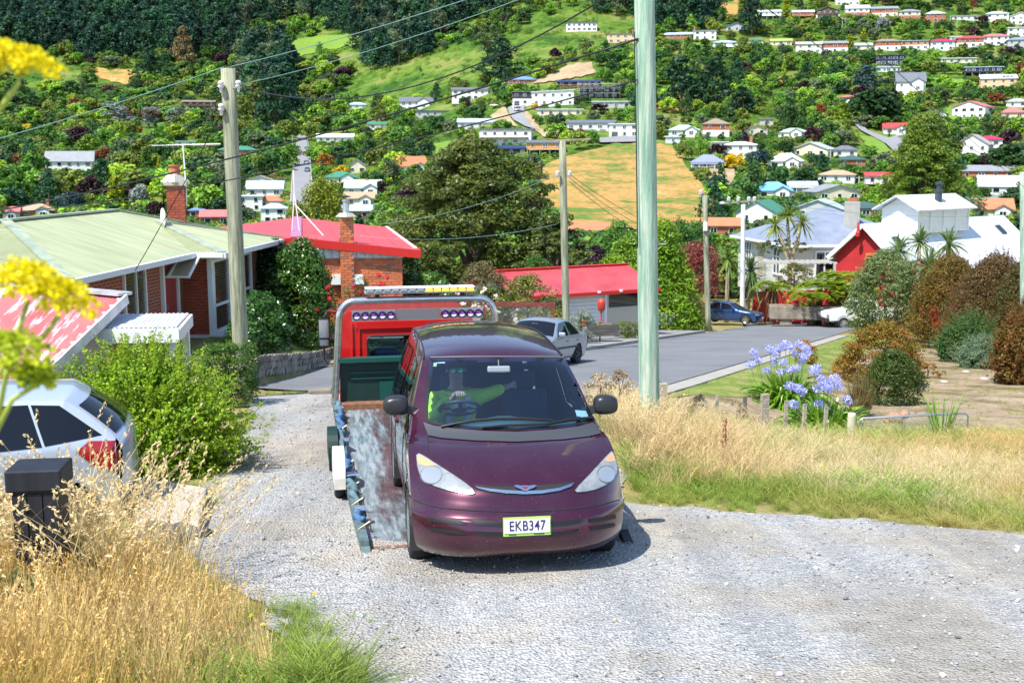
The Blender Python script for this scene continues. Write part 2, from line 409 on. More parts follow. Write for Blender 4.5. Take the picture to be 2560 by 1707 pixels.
def grid_mesh(name, P, mat, nx, ny):
    V = np.array(P).reshape(-1, 3); i = np.arange(nx * ny).reshape(ny, nx)
    F = np.stack([i[:-1, :-1], i[:-1, 1:], i[1:, 1:], i[1:, :-1]], -1).reshape(-1, 4)
    return ob(name, mesh_arrays(name, V, F, [mat], True))
xs = np.unique(np.r_[np.arange(-120, -14, 4), np.arange(-14, 22, .5), np.arange(22, 160, 4)]); ys = np.unique(np.r_[np.arange(-20, 2, 2), np.arange(2, 45, .5), np.arange(45, 215, 4)])
X, Y = np.meshgrid(xs, ys); Z = H(X, Y) - .014
struct(grid_mesh('ground', np.stack([X, Y, Z], -1), m_ground, len(xs), len(ys)))
def xy(*pp): return [tuple(gp(*p).xy) for p in pp]
gl_ = xy((905, 1700), (850, 1600), (760, 1530), (690, 1470), (590, 1425), (520, 1375), (470, 1330), (520, 1245), (600, 1190), (655, 1100), (668, 1040), (655, 992))
gr_ = [(-1.2, 25.2), (1.0, 23.5), (1.35, 20), (1.25, 15), (1.3, 12.2)] + xy((1560, 1258), (1816, 1278), (2086, 1297), (2560, 1338)) + [(9, 9.8), (16, 8), (16, -6), (-1.0, -6), (-1.0, 4)]
struct(drape('gravel_driveway', [(x - .28, y) for x, y in gl_] + gr_, .3, .004, m_gravel, .07, 3, bump=.006))
asph = [(-5.75, 24.6), (-5.4, 35.2), (-3.0, 36.2), (-.9, 32.3), (0.05, 34.3), (3.3, 41.7), (9.95, 56.8), (14.2, 66.5), (20, 74), (27, 77), (27, 68.5), (20.4, 64.8), (15.3, 52.9), (3.55, 25.7), (2.2, 22.8), (-1.2, 24.2)]
struct(drape('road', asph, .8, .012, m_asphalt))
struct(drape('footpath', [(0.0, 34.7), (3.2, 42.1), (9.8, 57.1), (8.0, 58.2), (5.3, 55.4), (1.1, 43.6), (-2.6, 35.8)], .7, .10, m_path))
struct(strip('kerb', [(15.75, 52.7), (9.9, 39.2), (3.95, 25.5), (2.6, 22.6)], .55, .05, m_kerb, th=.12))
struct(strip('kerb', [(-.95, 32.6), (0.05, 34.5), (3.25, 41.85), (9.85, 56.95)], .22, .13, m_kerb, th=.2))
struct(strip('kerb', [(14.0, 66.8), (19.8, 74.4), (27, 77.5)], .25, .13, m_kerb, th=.2))
struct(drape('grass_verge', [(4.2, 25.4), (15.95, 52.6), (20.9, 64.2), (23, 63), (17.6, 51.6), (7.0, 27.5), (5.0, 23.9), (3.2, 23)], .5, .02, m_lawn, .06, 5))
struct(drape('earth_bank', [(2.6, 20.5), (3.4, 22.9), (5.0, 23.9), (7.0, 27.5), (17.6, 51.6), (24, 55), (27, 40), (17.5, 25), (12, 20), (8.2, 19.0), (4, 19.5)], .5, .012, m_earth, .12, 6))
struct(drape('lawn', [(-5.85, 24.9), (-5.55, 35), (-2.6, 39), (-6.5, 39.5), (-8.3, 30), (-8.0, 24.4)], .5, .02, m_lawn, .04, 8))
# the hillside across the valley
pxs = np.arange(-1500, 4101, 50); pys = np.r_[np.arange(700, -150, -12), np.arange(-150, -260, -20)]
PX, PY = np.meshgrid(pxs, pys); YY = hillY(PX, PY)
u = (PX - 1280) / FPX; vv = (853.5 - PY) / FPX; dx, dy, dz = u, CP + vv * SP, -SP + vv * CP
HX, HZ = dx / dy * YY, CZ + dz / dy * YY
struct(grid_mesh('hillside', np.stack([HX, YY, HZ], -1), m_hill, len(pxs), len(pys)))
def hpatch(name, poly, step, lift, mat, rough=0, seed=1):
    V, F = cdt_fill(poly, step, rough=rough, seed=seed); P = [hp(x, y) for x, y in V]
    me = bpy.data.meshes.new(name); me.from_pydata([(p.x, p.y, p.z + lift) for p in P], [], F); me.materials.append(mat); me.update()
    if me.polygons[0].normal.z < 0: me.flip_normals()
    return struct(ob(name, me))
PADDOCK = [(1330, 430), (1347, 417), (1420, 394), (1527, 365), (1588, 360), (1683, 366), (1717, 421), (1752, 462), (1775, 500), (1800, 560), (1330, 590), (1320, 500)]
hpatch('dry_grass_field', PADDOCK, 14, .5, m_paddock, 2, 2)
CLEAR = [PADDOCK]
def clearing(poly, mat=m_hgrass, name='field'):
    CLEAR.append(poly); return hpatch(name, poly, 12, .6, mat, 2, len(CLEAR))
clearing([(690, 112), (770, 95), (850, 88), (912, 92), (905, 112), (800, 128), (725, 152)])
clearing([(225, 170), (330, 178), (345, 195), (320, 215), (240, 195)], m_paddock)
clearing([(1640, 262), (1700, 256), (1758, 275), (1700, 288), (1640, 276)], m_paddock)
clearing([(1925, 195), (1972, 198), (1978, 214), (1935, 214)], m_paddock)
clearing([(1790, 10), (1850, 0), (1845, 35), (1815, 45)], m_paddock)
clearing([(2345, 262), (2385, 268), (2420, 300), (2400, 312), (2375, 300)])
clearing([(2150, 345), (2195, 345), (2222, 378), (2205, 392), (2165, 365)])
clearing([(1085, 362), (1165, 350), (1160, 372), (1090, 388)])
clearing([(2320, 195), (2420, 205), (2410, 222), (2330, 220)])
clearing([(1330, 210), (1420, 165), (1480, 160), (1490, 185), (1400, 205)], m_clay, 'clay_bank')
clearing([(1225, 290), (1262, 268), (1278, 300), (1300, 318), (1240, 312)], m_clay, 'clay_bank')
clearing([(1305, 280), (1325, 290), (1350, 325), (1400, 330), (1420, 340), (1360, 345), (1330, 325)], m_clay, 'clay_bank')
clearing([(1770, 425), (1830, 425), (1850, 460), (1800, 470), (1760, 450)], m_clay, 'clay_bank')
ROADS = [[(728, 520), (733, 440), (741, 390), (745, 350), (749, 330), (760, 330), (768, 360), (775, 420), (783, 520)],
         [(1270, 274), (1289, 264), (1312, 266), (1310, 290), (1326, 317), (1350, 332), (1312, 320), (1285, 305), (1275, 293)],
         [(2123, 285), (2135, 300), (2172, 333), (2222, 350), (2248, 342), (2262, 352), (2240, 388), (2215, 365), (2150, 330), (2123, 300)],
         [(2440, 312), (2580, 308), (2580, 324), (2430, 324)], [(1480, 352), (1560, 345), (1640, 352), (1590, 360), (1500, 362)],
         [(2440, 500), (2520, 492), (2580, 500), (2580, 520), (2450, 515)]]
for p in ROADS: hpatch('road', p, 9, .9, m_farroad)
for a in ([(725, 520), (730, 440), (738, 390), (743, 350), (747, 330)], [(786, 520), (778, 420), (771, 360), (763, 330)]):
    b = [(x + (4 if x < 755 else -4) * (y - 260) / 260, y) for x, y in a]
    hpatch('footpath', a + b[::-1], 20, 1.05, m_kerb)

# ---------------------------------------------------------------- houses on the hillside
WC = dict(white=(.74, .74, .72), cream=(.66, .58, .44), brick=(.42, .13, .065), orange=(.52, .24, .10), grey=(.42, .43, .44), lgrey=(.58, .59, .6), dark=(.035, .04, .05), navy=(.02, .03, .07),
          brown=(.11, .075, .055), timber=(.55, .26, .07), apricot=(.72, .48, .30), pink=(.62, .5, .46), conc=(.46, .44, .40), lblue=(.55, .64, .72))
RC = dict(white=(.70, .72, .76), lblue=(.42, .50, .62), blue=(.15, .25, .46), sky=(.16, .42, .72), navy=(.02, .04, .12), slate=(.14, .15, .18), grey=(.26, .27, .29), brown=(.27, .20, .15), tan=(.42, .31, .2),
          green=(.05, .22, .14), lgreen=(.40, .56, .48), red=(.52, .06, .06), crimson=(.40, .03, .08), pink=(.52, .16, .15), terra=(.55, .19, .09), purple=(.22, .25, .40), dgreen=(.05, .10, .09), yel=(.40, .48, .12), mauve=(.4, .34, .33))
def wm(k): return M('wall_paint_' + k, WC[k], .75, var=(.6, .08))
def rm(k): return M('roof_' + k, RC[k], .5, var=(.5, .08))
m_wframe = M('window_paint', (.75, .75, .74), .5); m_wpane = M('window_pane', (.012, .018, .028), .08, spec=.8)
_wmb = MB().box((0, 0, 0), (1, .12, 1), 0); _wmb.box((-.23, -.05, 0), (.38, .1, .8), 1); _wmb.box((.23, -.05, 0), (.38, .1, .8), 1)
WIN = _wmb.mesh('far_window', [m_wframe, m_wpane])
_wmb = MB().box((0, 0, 0), (1, .12, 1), 0); _wmb.box((0, -.05, 0), (.86, .1, .84), 1)
WIN1 = _wmb.mesh('far_window_plain', [m_wframe, m_wpane])
DOOR = MB().box((0, 0, 0), (1, .14, 1)).mesh('far_door', M('far_garage_door', (.1, .1, .11), .6))
HB = []                                                    # picture boxes of the houses, kept free of trees
def roof_mb(kind, W, D, h, pitch, ov, mb=None):
    mb = mb or MB(); tp = math.tan(R(pitch)); x0, x1, y0, y1 = -W / 2 - ov, W / 2 + ov, -ov, D + ov; th = .22
    if kind == 'hip':
        hw = min(x1 - x0, y1 - y0) / 2; rz = h + hw * tp
        if x1 - x0 >= y1 - y0: r0, r1 = (x0 + hw, (y0 + y1) / 2, rz), (x1 - hw, (y0 + y1) / 2, rz)
        else: r0, r1 = (0, y0 + hw, rz), (0, y1 - hw, rz)
        a, b, c, d = (x0, y0, h), (x1, y0, h), (x1, y1, h), (x0, y1, h)
        V = [a, b, c, d, r0, r1] + [(x, y, z - th) for x, y, z in (a, b, c, d)]
        if x1 - x0 >= y1 - y0: F = [(0, 1, 5, 4), (1, 2, 5), (2, 3, 4, 5), (3, 0, 4)]
        else: F = [(0, 1, 4), (1, 2, 5, 4), (2, 3, 5), (3, 0, 4, 5)]
        mb.add(V, F + [(1, 0, 6, 7), (2, 1, 7, 8), (3, 2, 8, 9), (0, 3, 9, 6), (6, 9, 8, 7)])
    elif kind == 'gx':
        m = (y0 + y1) / 2; rz = h + (m - y0) * tp
        mb.slab([(x0, y0, h), (x1, y0, h), (x1, m, rz), (x0, m, rz)], th); mb.slab([(x0, m, rz), (x1, m, rz), (x1, y1, h), (x0, y1, h)], th)
    elif kind == 'gy':
        rz = h + x1 * tp
        mb.slab([(x0, y0, h), (0, y0, rz), (0, y1, rz), (x0, y1, h)][::-1], th); mb.slab([(0, y0, rz), (x1, y0, h), (x1, y1, h), (0, y1, rz)][::-1], th)
    elif kind == 'mono': mb.slab([(x0, y0, h), (x1, y0, h), (x1, y1, h + (y1 - y0) * tp), (x0, y1, h + (y1 - y0) * tp)], .25)
    elif kind == 'monox': mb.slab([(x0, y0, h), (x1, y0, h + W * tp), (x1, y1, h + W * tp), (x0, y1, h)], .25)
    else: mb.slab([(x0, y0, h + .25), (x1, y0, h + .25), (x1, y1, h + .25), (x0, y1, h + .25)], .3)
    return mb
def hh(px, py, wpx, label, roof='hip', rc='grey', wc='white', fl=1, yaw=0, d=None, pitch=20, n=None, base=None, chim=None, deck=None, stilts=0, ov=.5, cat='house', doors=0, hs=2.5, extra=None, plain=False):
    P = hp(px, py); W = wpx * P.y / FPX / (.78 if abs(yaw) > 12 else .92); D = d or min(9, W * .7); h = hs * fl + stilts
    o = thing('house', label, cat, (P.x, P.y, P.z), R(yaw) - math.atan2(P.x, P.y) * .6)
    fr = -2.0 if not stilts else stilts
    mb = MB().box((0, D / 2, (fr + h) / 2), (W, D, h - fr)); tp = math.tan(R(pitch))
    if roof == 'gx':
        for s in (-1, 1): mb.add([(s * W / 2, 0, h), (s * W / 2, D, h), (s * W / 2, D / 2, h + D / 2 * tp)], [(0, 1, 2)])
    if roof == 'gy':
        for y_ in (0, D): mb.add([(-W / 2, y_, h), (W / 2, y_, h), (0, y_, h + W / 2 * tp)], [(0, 1, 2)])
    if roof == 'mono': mb.add([(-W / 2, 0, h), (-W / 2, D, h), (-W / 2, D, h + D * tp), (W / 2, 0, h), (W / 2, D, h), (W / 2, D, h + D * tp)], [(0, 1, 2), (5, 4, 3), (1, 4, 5, 2)])
    if roof == 'monox': mb.add([(-W / 2, 0, h), (W / 2, 0, h), (W / 2, 0, h + W * tp), (-W / 2, D, h), (W / 2, D, h), (W / 2, D, h + W * tp)], [(0, 1, 2), (5, 4, 3), (1, 4, 5, 2)])
    mb.build('wall', wm(wc), o)
    if base: MB().box((0, D / 2, (h - hs - 2) / 2), (W + .16, D + .16, h - hs + 2)).build('base_wall', wm(base), o)
    rf = roof_mb(roof, W, D, h, pitch, ov).build('roof', rm(rc), o)
    if chim: MB().box((W * chim, D * .5, h + 1.5), (.9, .9, 3)).build('chimney', M('far_chimney', (.36, .14, .08), .9), rf)
    k = n or max(2, int(W / 3.4)); rs = random.Random(int(px * 7 + py))
    for f in range(fl):
        zc = stilts + f * hs + hs * .55
        for i in range(k):
            x_ = (-W / 2 + W * (i + .5) / k) + rs.uniform(-.2, .2); ww = rs.choice((1.1, 1.5, 1.9)) if not plain else 1.2
            if f == 0 and fl > 1 and i < doors: ob('garage_door', DOOR, o, (x_, -.05, stilts + 1.05), scale=(2.3, 1, 2.0)); continue
            ob('window', rs.choice((WIN, WIN1)), o, (x_, -.08 - (.08 if base and f < fl - 1 else 0), zc), scale=(min(ww, W / k * .8), 1, 1.25))
        ob('window', WIN1, o, (W / 2 + .06, D * .45, zc), rz=R(90), scale=(1.3, 1, 1.2)); ob('window', WIN1, o, (-W / 2 - .06, D * .45, zc), rz=R(-90), scale=(1.3, 1, 1.2))
    if stilts:
        for i in range(6):
            MB().box((-W / 2 + .2 + (W - .4) * i / 5, .2, stilts / 2 - 1), (.18, .18, stilts + 2)).build('post', wm('conc'), o)
    if deck:
        dk = MB().box((0, -.9, stilts + hs * (fl - 1) - .1), (W * .9, 1.8, .2)).build('deck', wm(deck), o)
        r_ = MB(); r_.bar((-W * .45, -1.75, stilts + hs * (fl - 1) + .9), (W * .45, -1.75, stilts + hs * (fl - 1) + .9), .1, .1)
        for i in range(9): r_.box((-W * .45 + W * .9 * i / 8, -1.75, stilts + hs * (fl - 1) + .45), (.07, .07, .9))
        r_.build('railing', wm(deck), dk)
        for i in range(4): MB().box((-W * .42 + W * .84 * i / 3, -1.6, (stilts + hs * (fl - 1)) / 2 - 1), (.14, .14, stilts + hs * (fl - 1) + 1.8)).build('post', wm(deck), dk)
    if extra: extra(o, W, D, h)
    hpx = (h + (D / 2 * tp if roof in ('hip', 'gx') else W / 2 * tp if roof == 'gy' else .3)) / P.y * FPX
    HB.append((px - wpx / 2 - 2, py - hpx, px + wpx / 2 + 2, py, P.y)); return o
def verandah(rc='lblue'):
    def f(o, W, D, h):
        v = MB().slab([(-W / 2, -2, h - .6), (W / 2, -2, h - .6), (W / 2, .1, h - .2), (-W / 2, .1, h - .2)], .12).build('verandah_roof', rm(rc), o)
        for i in range(5): MB().box((-W / 2 + .15 + (W - .3) * i / 4, -1.8, h / 2 - .8), (.14, .14, h - .0)).build('verandah_post', m_wframe, v)
        MB().box((0, -1, -.15), (W, 2, .3)).build('verandah_floor', wm('conc'), v)
    return f
def porch_gable(o, W, D, h):
    p = MB().box((W * .22, -.9, h / 2 - 1), (W * .38, 1.8, h + 2)); x0, x1 = W * .03, W * .41
    p.add([(x0, -1.8, h), (x1, -1.8, h), ((x0 + x1) / 2, -1.8, h + (x1 - x0) * .27)], [(0, 1, 2)]).build('front_bay', wm('white'), o)
    r_ = MB(); m = (x0 + x1) / 2; rz = h + (x1 - x0) * .27 + .25
    r_.slab([(x0 - .4, -2.2, h), (m, -2.2, rz), (m, D / 2, rz), (x0 - .4, D / 2, h)][::-1], .15); r_.slab([(m, -2.2, rz), (x1 + .4, -2.2, h), (x1 + .4, D / 2, h), (m, D / 2, rz)][::-1], .15)
    r_.build('bay_roof', o.children[1].data.materials[0], o); ob('window', WIN, o, (W * .22, -1.88, h * .55), scale=(1.7, 1, 1.4))
def solar(o, W, D, h):
    for i in range(3): MB().slab([(W * .1 + i * 1.7, .6, h + .55), (W * .1 + i * 1.7 + 1.5, .6, h + .55), (W * .1 + i * 1.7 + 1.5, 2.6, h + 1.3), (W * .1 + i * 1.7, 2.6, h + 1.3)], .08).build('solar_panel', M('solar', (.01, .015, .05), .1), o)
def scaffold(o, W, D, h):
    for z in (2.2, 4.4, 6.4):
        MB().box((0, -1.1, z), (W + 2, 1.2, .1)).build('scaffold_board', wm('lgrey'), o)
    for i in range(8):
        for y_ in (-.6, -1.7): MB().tube([(-W / 2 - 1 + (W + 2) * i / 7, y_, -1.5), (-W / 2 - 1 + (W + 2) * i / 7, y_, 7.4)], .07, 5).build('scaffold_pole', M('galv', (.5, .52, .55), .4, .7), o)
# right hand slope, top row
hh(1924, 47, 50, 'long white house with pale green roof raised on two poles, beside yellow-green cypress', 'gx', 'lgreen', fl=1, stilts=1.6, deck='white', d=7)
hh(2006, 46, 50, 'orange brick house with white roof and timber deck, top row', 'gx', 'white', 'brick', stilts=1.2, deck='timber', d=7)
hh(2069, 48, 50, 'brown chalet with low front gable and full-width balcony on white base', 'gy', 'brown', 'brown', 2, base='white', deck='brown', pitch=18)
hh(2144, 42, 50, 'white two-storey house with brick lower floor and white roof', 'gx', 'white', 'white', 2, base='brick', pitch=25)
hh(2209, 43, 60, 'wide grey-roofed brick house over a long cream basement wall', 'gx', 'grey', 'brick', 2, base='cream')
hh(2274, 50, 45, 'square hip-roofed house, cream upper floor over brick lower floor', 'hip', 'grey', 'cream', 2, base='brick', d=8)
hh(2338, 56, 42, 'brick house under a bright green hip roof in the top row', 'hip', 'lgreen', 'brick', 2, pitch=24, d=8)
hh(2413, 51, 55, 'low flat-roofed white house half hidden by trees, top row', 'flat', 'mauve', 'white')
hh(2492, 56, 48, 'white two-storey house with grey-green hip roof and red chimney', 'hip', 'lgreen', 'white', 2, chim=.25)
hh(2550, 62, 42, 'white gabled two-storey house at the right picture edge, top row', 'gy', 'white', 'white', 2)
hh(2120, 14, 52, 'white house cut by the top edge of the picture above brick house', 'gx', 'white', 'white', 2)
# second row
hh(1696, 98, 60, 'brick and white house with pale blue roof next to the tall green pole', 'gx', 'lblue', 'brick', yaw=-6, d=7)
hh(1762, 100, 50, 'white stepped house with tall white chimney, second row', 'flat', 'grey', 'white', 2, chim=-.45)
hh(1813, 118, 55, 'white house with grey hip roof and front deck over garage', 'hip', 'lblue', 'white', 1, deck='white', pitch=16)
hh(1842, 78, 44, 'small white house with blue front gable below dark conifers', 'gy', 'blue', 'lgrey', 1, pitch=20, yaw=15)
hh(1953, 114, 46, 'cream house with yellow-green roof and white chimney', 'gx', 'yel', 'cream', d=7, chim=-.46)
hh(2022, 134, 55, 'cream two-storey house with pale blue roof and white lower floor', 'gx', 'lblue', 'cream', 2, base='white', d=7)
hh(2087, 132, 56, 'brick two-storey house with grey roof over a white base, beside yellow cypress', 'gx', 'grey', 'brick', 2, base='white', d=7)
hh(2157, 125, 40, 'small cream house with pale grey roof between two yellow cypresses', 'gx', 'lblue', 'cream')
hh(2219, 127, 54, 'brown hip-roofed house with brick band over tall white base', 'hip', 'brown', 'brick', 2, base='white', d=8)
hh(2286, 125, 60, 'orange house with two garage openings below and flat grey roof', 'mono', 'lblue', 'orange', 2, base='white', doors=2, pitch=4)
hh(2355, 127, 52, 'pale blue and white house under crimson hip roof', 'hip', 'crimson', 'lblue', 2, base='white', d=8)
hh(2425, 119, 56, 'brick house with bright red hip roof over white base', 'hip', 'red', 'brick', 2, base='white', d=8)
hh(2488, 114, 56, 'all-white house with pinkish red hip roof', 'hip', 'pink', 'white', 2, d=8)
hh(2399, 104, 44, 'plain white flat-roofed block with three small windows above red roofs', 'flat', 'white', 'white', 1, n=3, plain=True)
hh(2546, 123, 46, 'grey two-storey house with blue-grey roof at the right picture edge', 'hip', 'purple', 'grey', 2)
hh(2552, 92, 56, 'stepped white flats at the right picture edge, second row', 'flat', 'white', 'white', 2)
hh(1890, 108, 32, 'tiny building showing only a low turquoise green roof', 'hip', 'green', 'cream', hs=1.6)
# middle right
hh(2224, 164, 64, 'black modern two-storey house with white-framed tall windows', 'flat', 'navy', 'navy', 2, n=5, d=8)
hh(2222, 181, 52, 'long low white pavilion just below the black modern house', 'flat', 'white', 'white', 1, n=5, d=4)
hh(2397, 158, 76, 'long low cream flats with pale green roof', 'mono', 'lgreen', 'cream', 1, pitch=6, n=5, d=7)
hh(2458, 194, 80, 'long dark blue house raised on timber stilts', 'flat', 'lblue', 'navy', 1, stilts=2.4, d=7, n=6)
hh(2496, 223, 75, 'apricot two-storey house with pale blue roof and solar panels', 'gx', 'white', 'apricot', 2, pitch=22, extra=solar)
hh(2276, 240, 62, 'tall white three-storey villa with steep slate roof and centre gable', 'gx', 'slate', 'white', 2, pitch=42, hs=3.2, extra=porch_gable)
hh(2121, 257, 30, 'tiny white cottage with pink roof beside the big dark round tree', 'hip', 'pink', 'white')
hh(2420, 298, 62, 'white gable-fronted house with pinkish red roof on green slope', 'gy', 'pink', 'white', 2, yaw=-28, d=11)
hh(2334, 301, 62, 'dark hip-roofed bungalow with brick bay window behind tall conifer', 'hip', 'dgreen', 'brick', extra=porch_gable)
hh(2238, 336, 50, 'red-roofed white cottage with front gable beside the side road', 'gx', 'red', 'white', extra=porch_gable, pitch=30)
hh(2533, 296, 50, 'pale house with salmon red roof at the right picture edge', 'hip', 'pink', 'cream', pitch=28)
hh(2543, 268, 46, 'white house with flat grey-blue roof above the salmon roof', 'hip', 'lblue', 'white')
hh(1710, 341, 68, 'white villa with very pale green roof right of the green pole', 'hip', 'lgreen', 'white', pitch=24, extra=porch_gable)
hh(1790, 342, 58, 'brick and white house with brown-grey hip roof', 'hip', 'brown', 'brick', 2, base='white', d=9, pitch=24)
hh(1891, 338, 40, 'small beige cottage with tan front gable', 'gy', 'tan', 'cream', 1, pitch=20, yaw=15)
hh(1978, 346, 52, 'white bay-windowed house with mint white roof among trees', 'hip', 'lgreen', 'white', yaw=-20, extra=porch_gable)
hh(1916, 313, 30, 'small square concrete hut among dark bushes', 'flat', 'grey', 'conc', n=1)
hh(1682, 359, 32, 'pale green garage at the top of the dry field', 'flat', 'lgrey' if 'lgrey' in RC else 'white', 'lgrey', n=1, cat='garage')
hh(1851, 397, 70, 'long white two-storey house with white hip roof and chimney', 'hip', 'white', 'white', 2, base='white', chim=.35, pitch=14)
hh(1796, 373, 40, 'small white flat-roofed box behind a dark red shrub', 'flat', 'white', 'white', 1)
hh(1768, 424, 72, 'cottage with blue-purple hip roof and open verandah on piles', 'hip', 'purple', 'white', 1, pitch=30, deck='conc', yaw=-8, extra=verandah('purple'))
hh(1962, 421, 76, 'white villa with white hipped roof and corner verandah', 'hip', 'white', 'white', pitch=30, yaw=-10, extra=porch_gable)
hh(2024, 391, 70, 'white house with pale blue-grey gables behind cabbage trees', 'gy', 'lblue', 'cream', yaw=-25, pitch=20)
hh(2113, 392, 52, 'low white house with dark grey hip roof', 'hip', 'slate', 'white', pitch=24)
hh(2090, 457, 80, 'white house with two-tier cream roof on the lower slope', 'hip', 'tan', 'white', pitch=18, yaw=-12)
hh(2196, 467, 56, 'white house with bright red roof and brown balcony below conifer', 'gx', 'red', 'white', 1, stilts=.8, deck='brown')
hh(1934, 498, 82, 'white villa with bright sky-blue roof and gable end', 'hip', 'sky', 'white', pitch=30, extra=porch_gable)
hh(2006, 485, 62, 'small house with pale blue-grey roof and pillared porch', 'gx', 'lblue', 'lgrey', pitch=20, extra=verandah('lblue'))
hh(2098, 502, 92, 'low beige bungalow with wide brown-grey gable roof', 'gy', 'grey', 'cream', pitch=16, yaw=20)
hh(2130, 413, 60, 'low dark green roofed bungalow hidden in bushes', 'hip', 'dgreen', 'brick', hs=1.9)
hh(1890, 558, 82, 'white gable-fronted cottage with sea-green roof and porch', 'gy', 'green', 'white', yaw=-25, pitch=28, d=9)
hh(2043, 547, 92, 'house with pale slate roof and dark grey front gable', 'gy', 'lblue', 'grey', yaw=-18, pitch=20)
hh(2148, 545, 112, 'long orange brick house with dark green hip roof', 'hip', 'dgreen', 'orange', pitch=18, n=4)
hh(2470, 447, 118, 'long brick house with grey roof on the street right of conifer', 'gx', 'grey', 'brick', 1, n=4, yaw=-6)
hh(2490, 487, 76, 'white cottage with pale grey-green roof and front picket fence', 'gx', 'white', 'white', pitch=34, yaw=-18)
hh(2480, 548, 88, 'cream cottage with orange tile roof behind the white roofed house', 'gx', 'terra', 'cream', pitch=34, extra=porch_gable)
hh(2473, 383, 54, 'white house with crimson roof left of dark bushy tree', 'hip', 'crimson', 'white', 2)
hh(2428, 395, 60, 'tall white gable-fronted house with mauve-grey roof', 'gy', 'mauve', 'white', 2, yaw=-22, pitch=32, hs=2.3)
hh(1806, 592, 84, 'terracotta orange roofed house at the foot of the dry field', 'gx', 'terra', 'brick', pitch=26)
hh(1655, 592, 60, 'terracotta roofed flats just right of the tall green pole', 'gx', 'terra', 'brick', pitch=26)
hh(1475, 605, 96, 'terracotta roofed brick building between dark tree and green pole', 'gx', 'terra', 'brick', pitch=24)
# middle
hh(1454, 79, 68, 'white modern two-storey house with glazed verandah high on the green hill', 'flat', 'navy', 'white', 2, n=6, d=8)
hh(1554, 108, 64, 'apricot two-storey house with chimney left of the tall green pole', 'flat', 'brown', 'apricot', 2, chim=.4)
hh(1305, 212, 68, 'brick house with blue hip roof above the new subdivision', 'hip', 'blue', 'brick', pitch=20)
hh(1181, 250, 92, 'long white two-storey house with slate roof and dark garage gable', 'gx', 'slate', 'white', 2, d=7, pitch=18)
hh(1447, 218, 96, 'long dark navy house with lit timber deck, below clay bank', 'gx', 'navy', 'navy', 1, d=7, deck='timber', pitch=14)
hh(1497, 246, 84, 'unfinished building wrapped in steel scaffolding', 'flat', 'grey', 'dark', 2, extra=scaffold)
hh(1382, 266, 94, 'large white cubic two-storey house at the head of the steep street', 'monox', 'white', 'white', 2, pitch=3, hs=3.2, plain=True)
hh(1322, 264, 72, 'dark and white stepped house left of the white cube', 'flat', 'slate', 'dark', 2, base='white', hs=3.0, doors=1)
hh(1400, 289, 102, 'low cream flat-roofed house in front of the white cube', 'flat', 'white', 'cream', 1, d=6)
hh(1529, 271, 86, 'grey flat-roofed house with raised clerestory', 'flat', 'white', 'grey', 1, hs=2.8, d=7)
hh(1475, 327, 108, 'grey-white house with long single-pitch roof on rocky slope', 'mono', 'slate', 'lgrey', 1, pitch=8, hs=3.2, yaw=-8)
hh(1560, 343, 66, 'white two-storey house with carport beside the green pole', 'flat', 'white', 'white', 2, doors=1)
hh(1263, 364, 118, 'large white modern house with dark balconies above dark roofs', 'flat', 'slate', 'white', 2, hs=3.1, n=5, yaw=-8, deck='brown')
hh(1190, 320, 82, 'pale house with two slate gables above the large white house', 'gx', 'lblue', 'lgrey', pitch=20)
hh(1362, 386, 82, 'orange timber house with long deck on stilts above the dry field', 'mono', 'slate', 'timber', 1, stilts=1.8, deck='conc', pitch=6)
hh(1265, 388, 98, 'low dark blue roofed house peeping over the big dark tree', 'gx', 'navy', 'dark', 1, pitch=14)
hh(1041, 276, 74, 'white gable-ended house with slate roof and tall chimney', 'gx', 'slate', 'white', 2, pitch=28, chim=.4, extra=porch_gable, hs=2.2)
hh(1088, 291, 88, 'grey flat-roofed wing with dark fascia in front of the gabled house', 'flat', 'navy', 'grey', 1, d=5)
hh(1030, 433, 62, 'white cottage with terracotta roof and half-timbered gable', 'gx', 'terra', 'white', pitch=38, yaw=18, extra=porch_gable)
hh(943, 323, 42, 'small white cottage with sea-green roof and red chimney', 'gx', 'green', 'white', chim=.1)
hh(838, 356, 82, 'long white house with pale roof and a gazebo beside the steep road', 'gx', 'white', 'white', pitch=20)
hh(892, 273, 44, 'small white house half hidden by dark trees above the road', 'hip', 'lblue', 'white')
hh(852, 461, 72, 'villa with bright green hip roof behind the round olive tree', 'hip', 'green', 'cream', pitch=24, extra=porch_gable)
hh(892, 433, 42, 'grey gabled cottage between dark trees', 'gy', 'grey', 'cream', pitch=35)
hh(907, 489, 80, 'white villa with grey-green gabled roof and red chimney', 'gx', 'lgreen', 'white', pitch=30, extra=porch_gable, chim=.1)
hh(898, 516, 66, 'white cottage with tan gabled roof behind red roofed house', 'gx', 'tan', 'white', pitch=28, extra=porch_gable)
hh(893, 548, 70, 'brick house with pale blue roof behind the brick chimney', 'gx', 'lblue', 'brick', pitch=24)
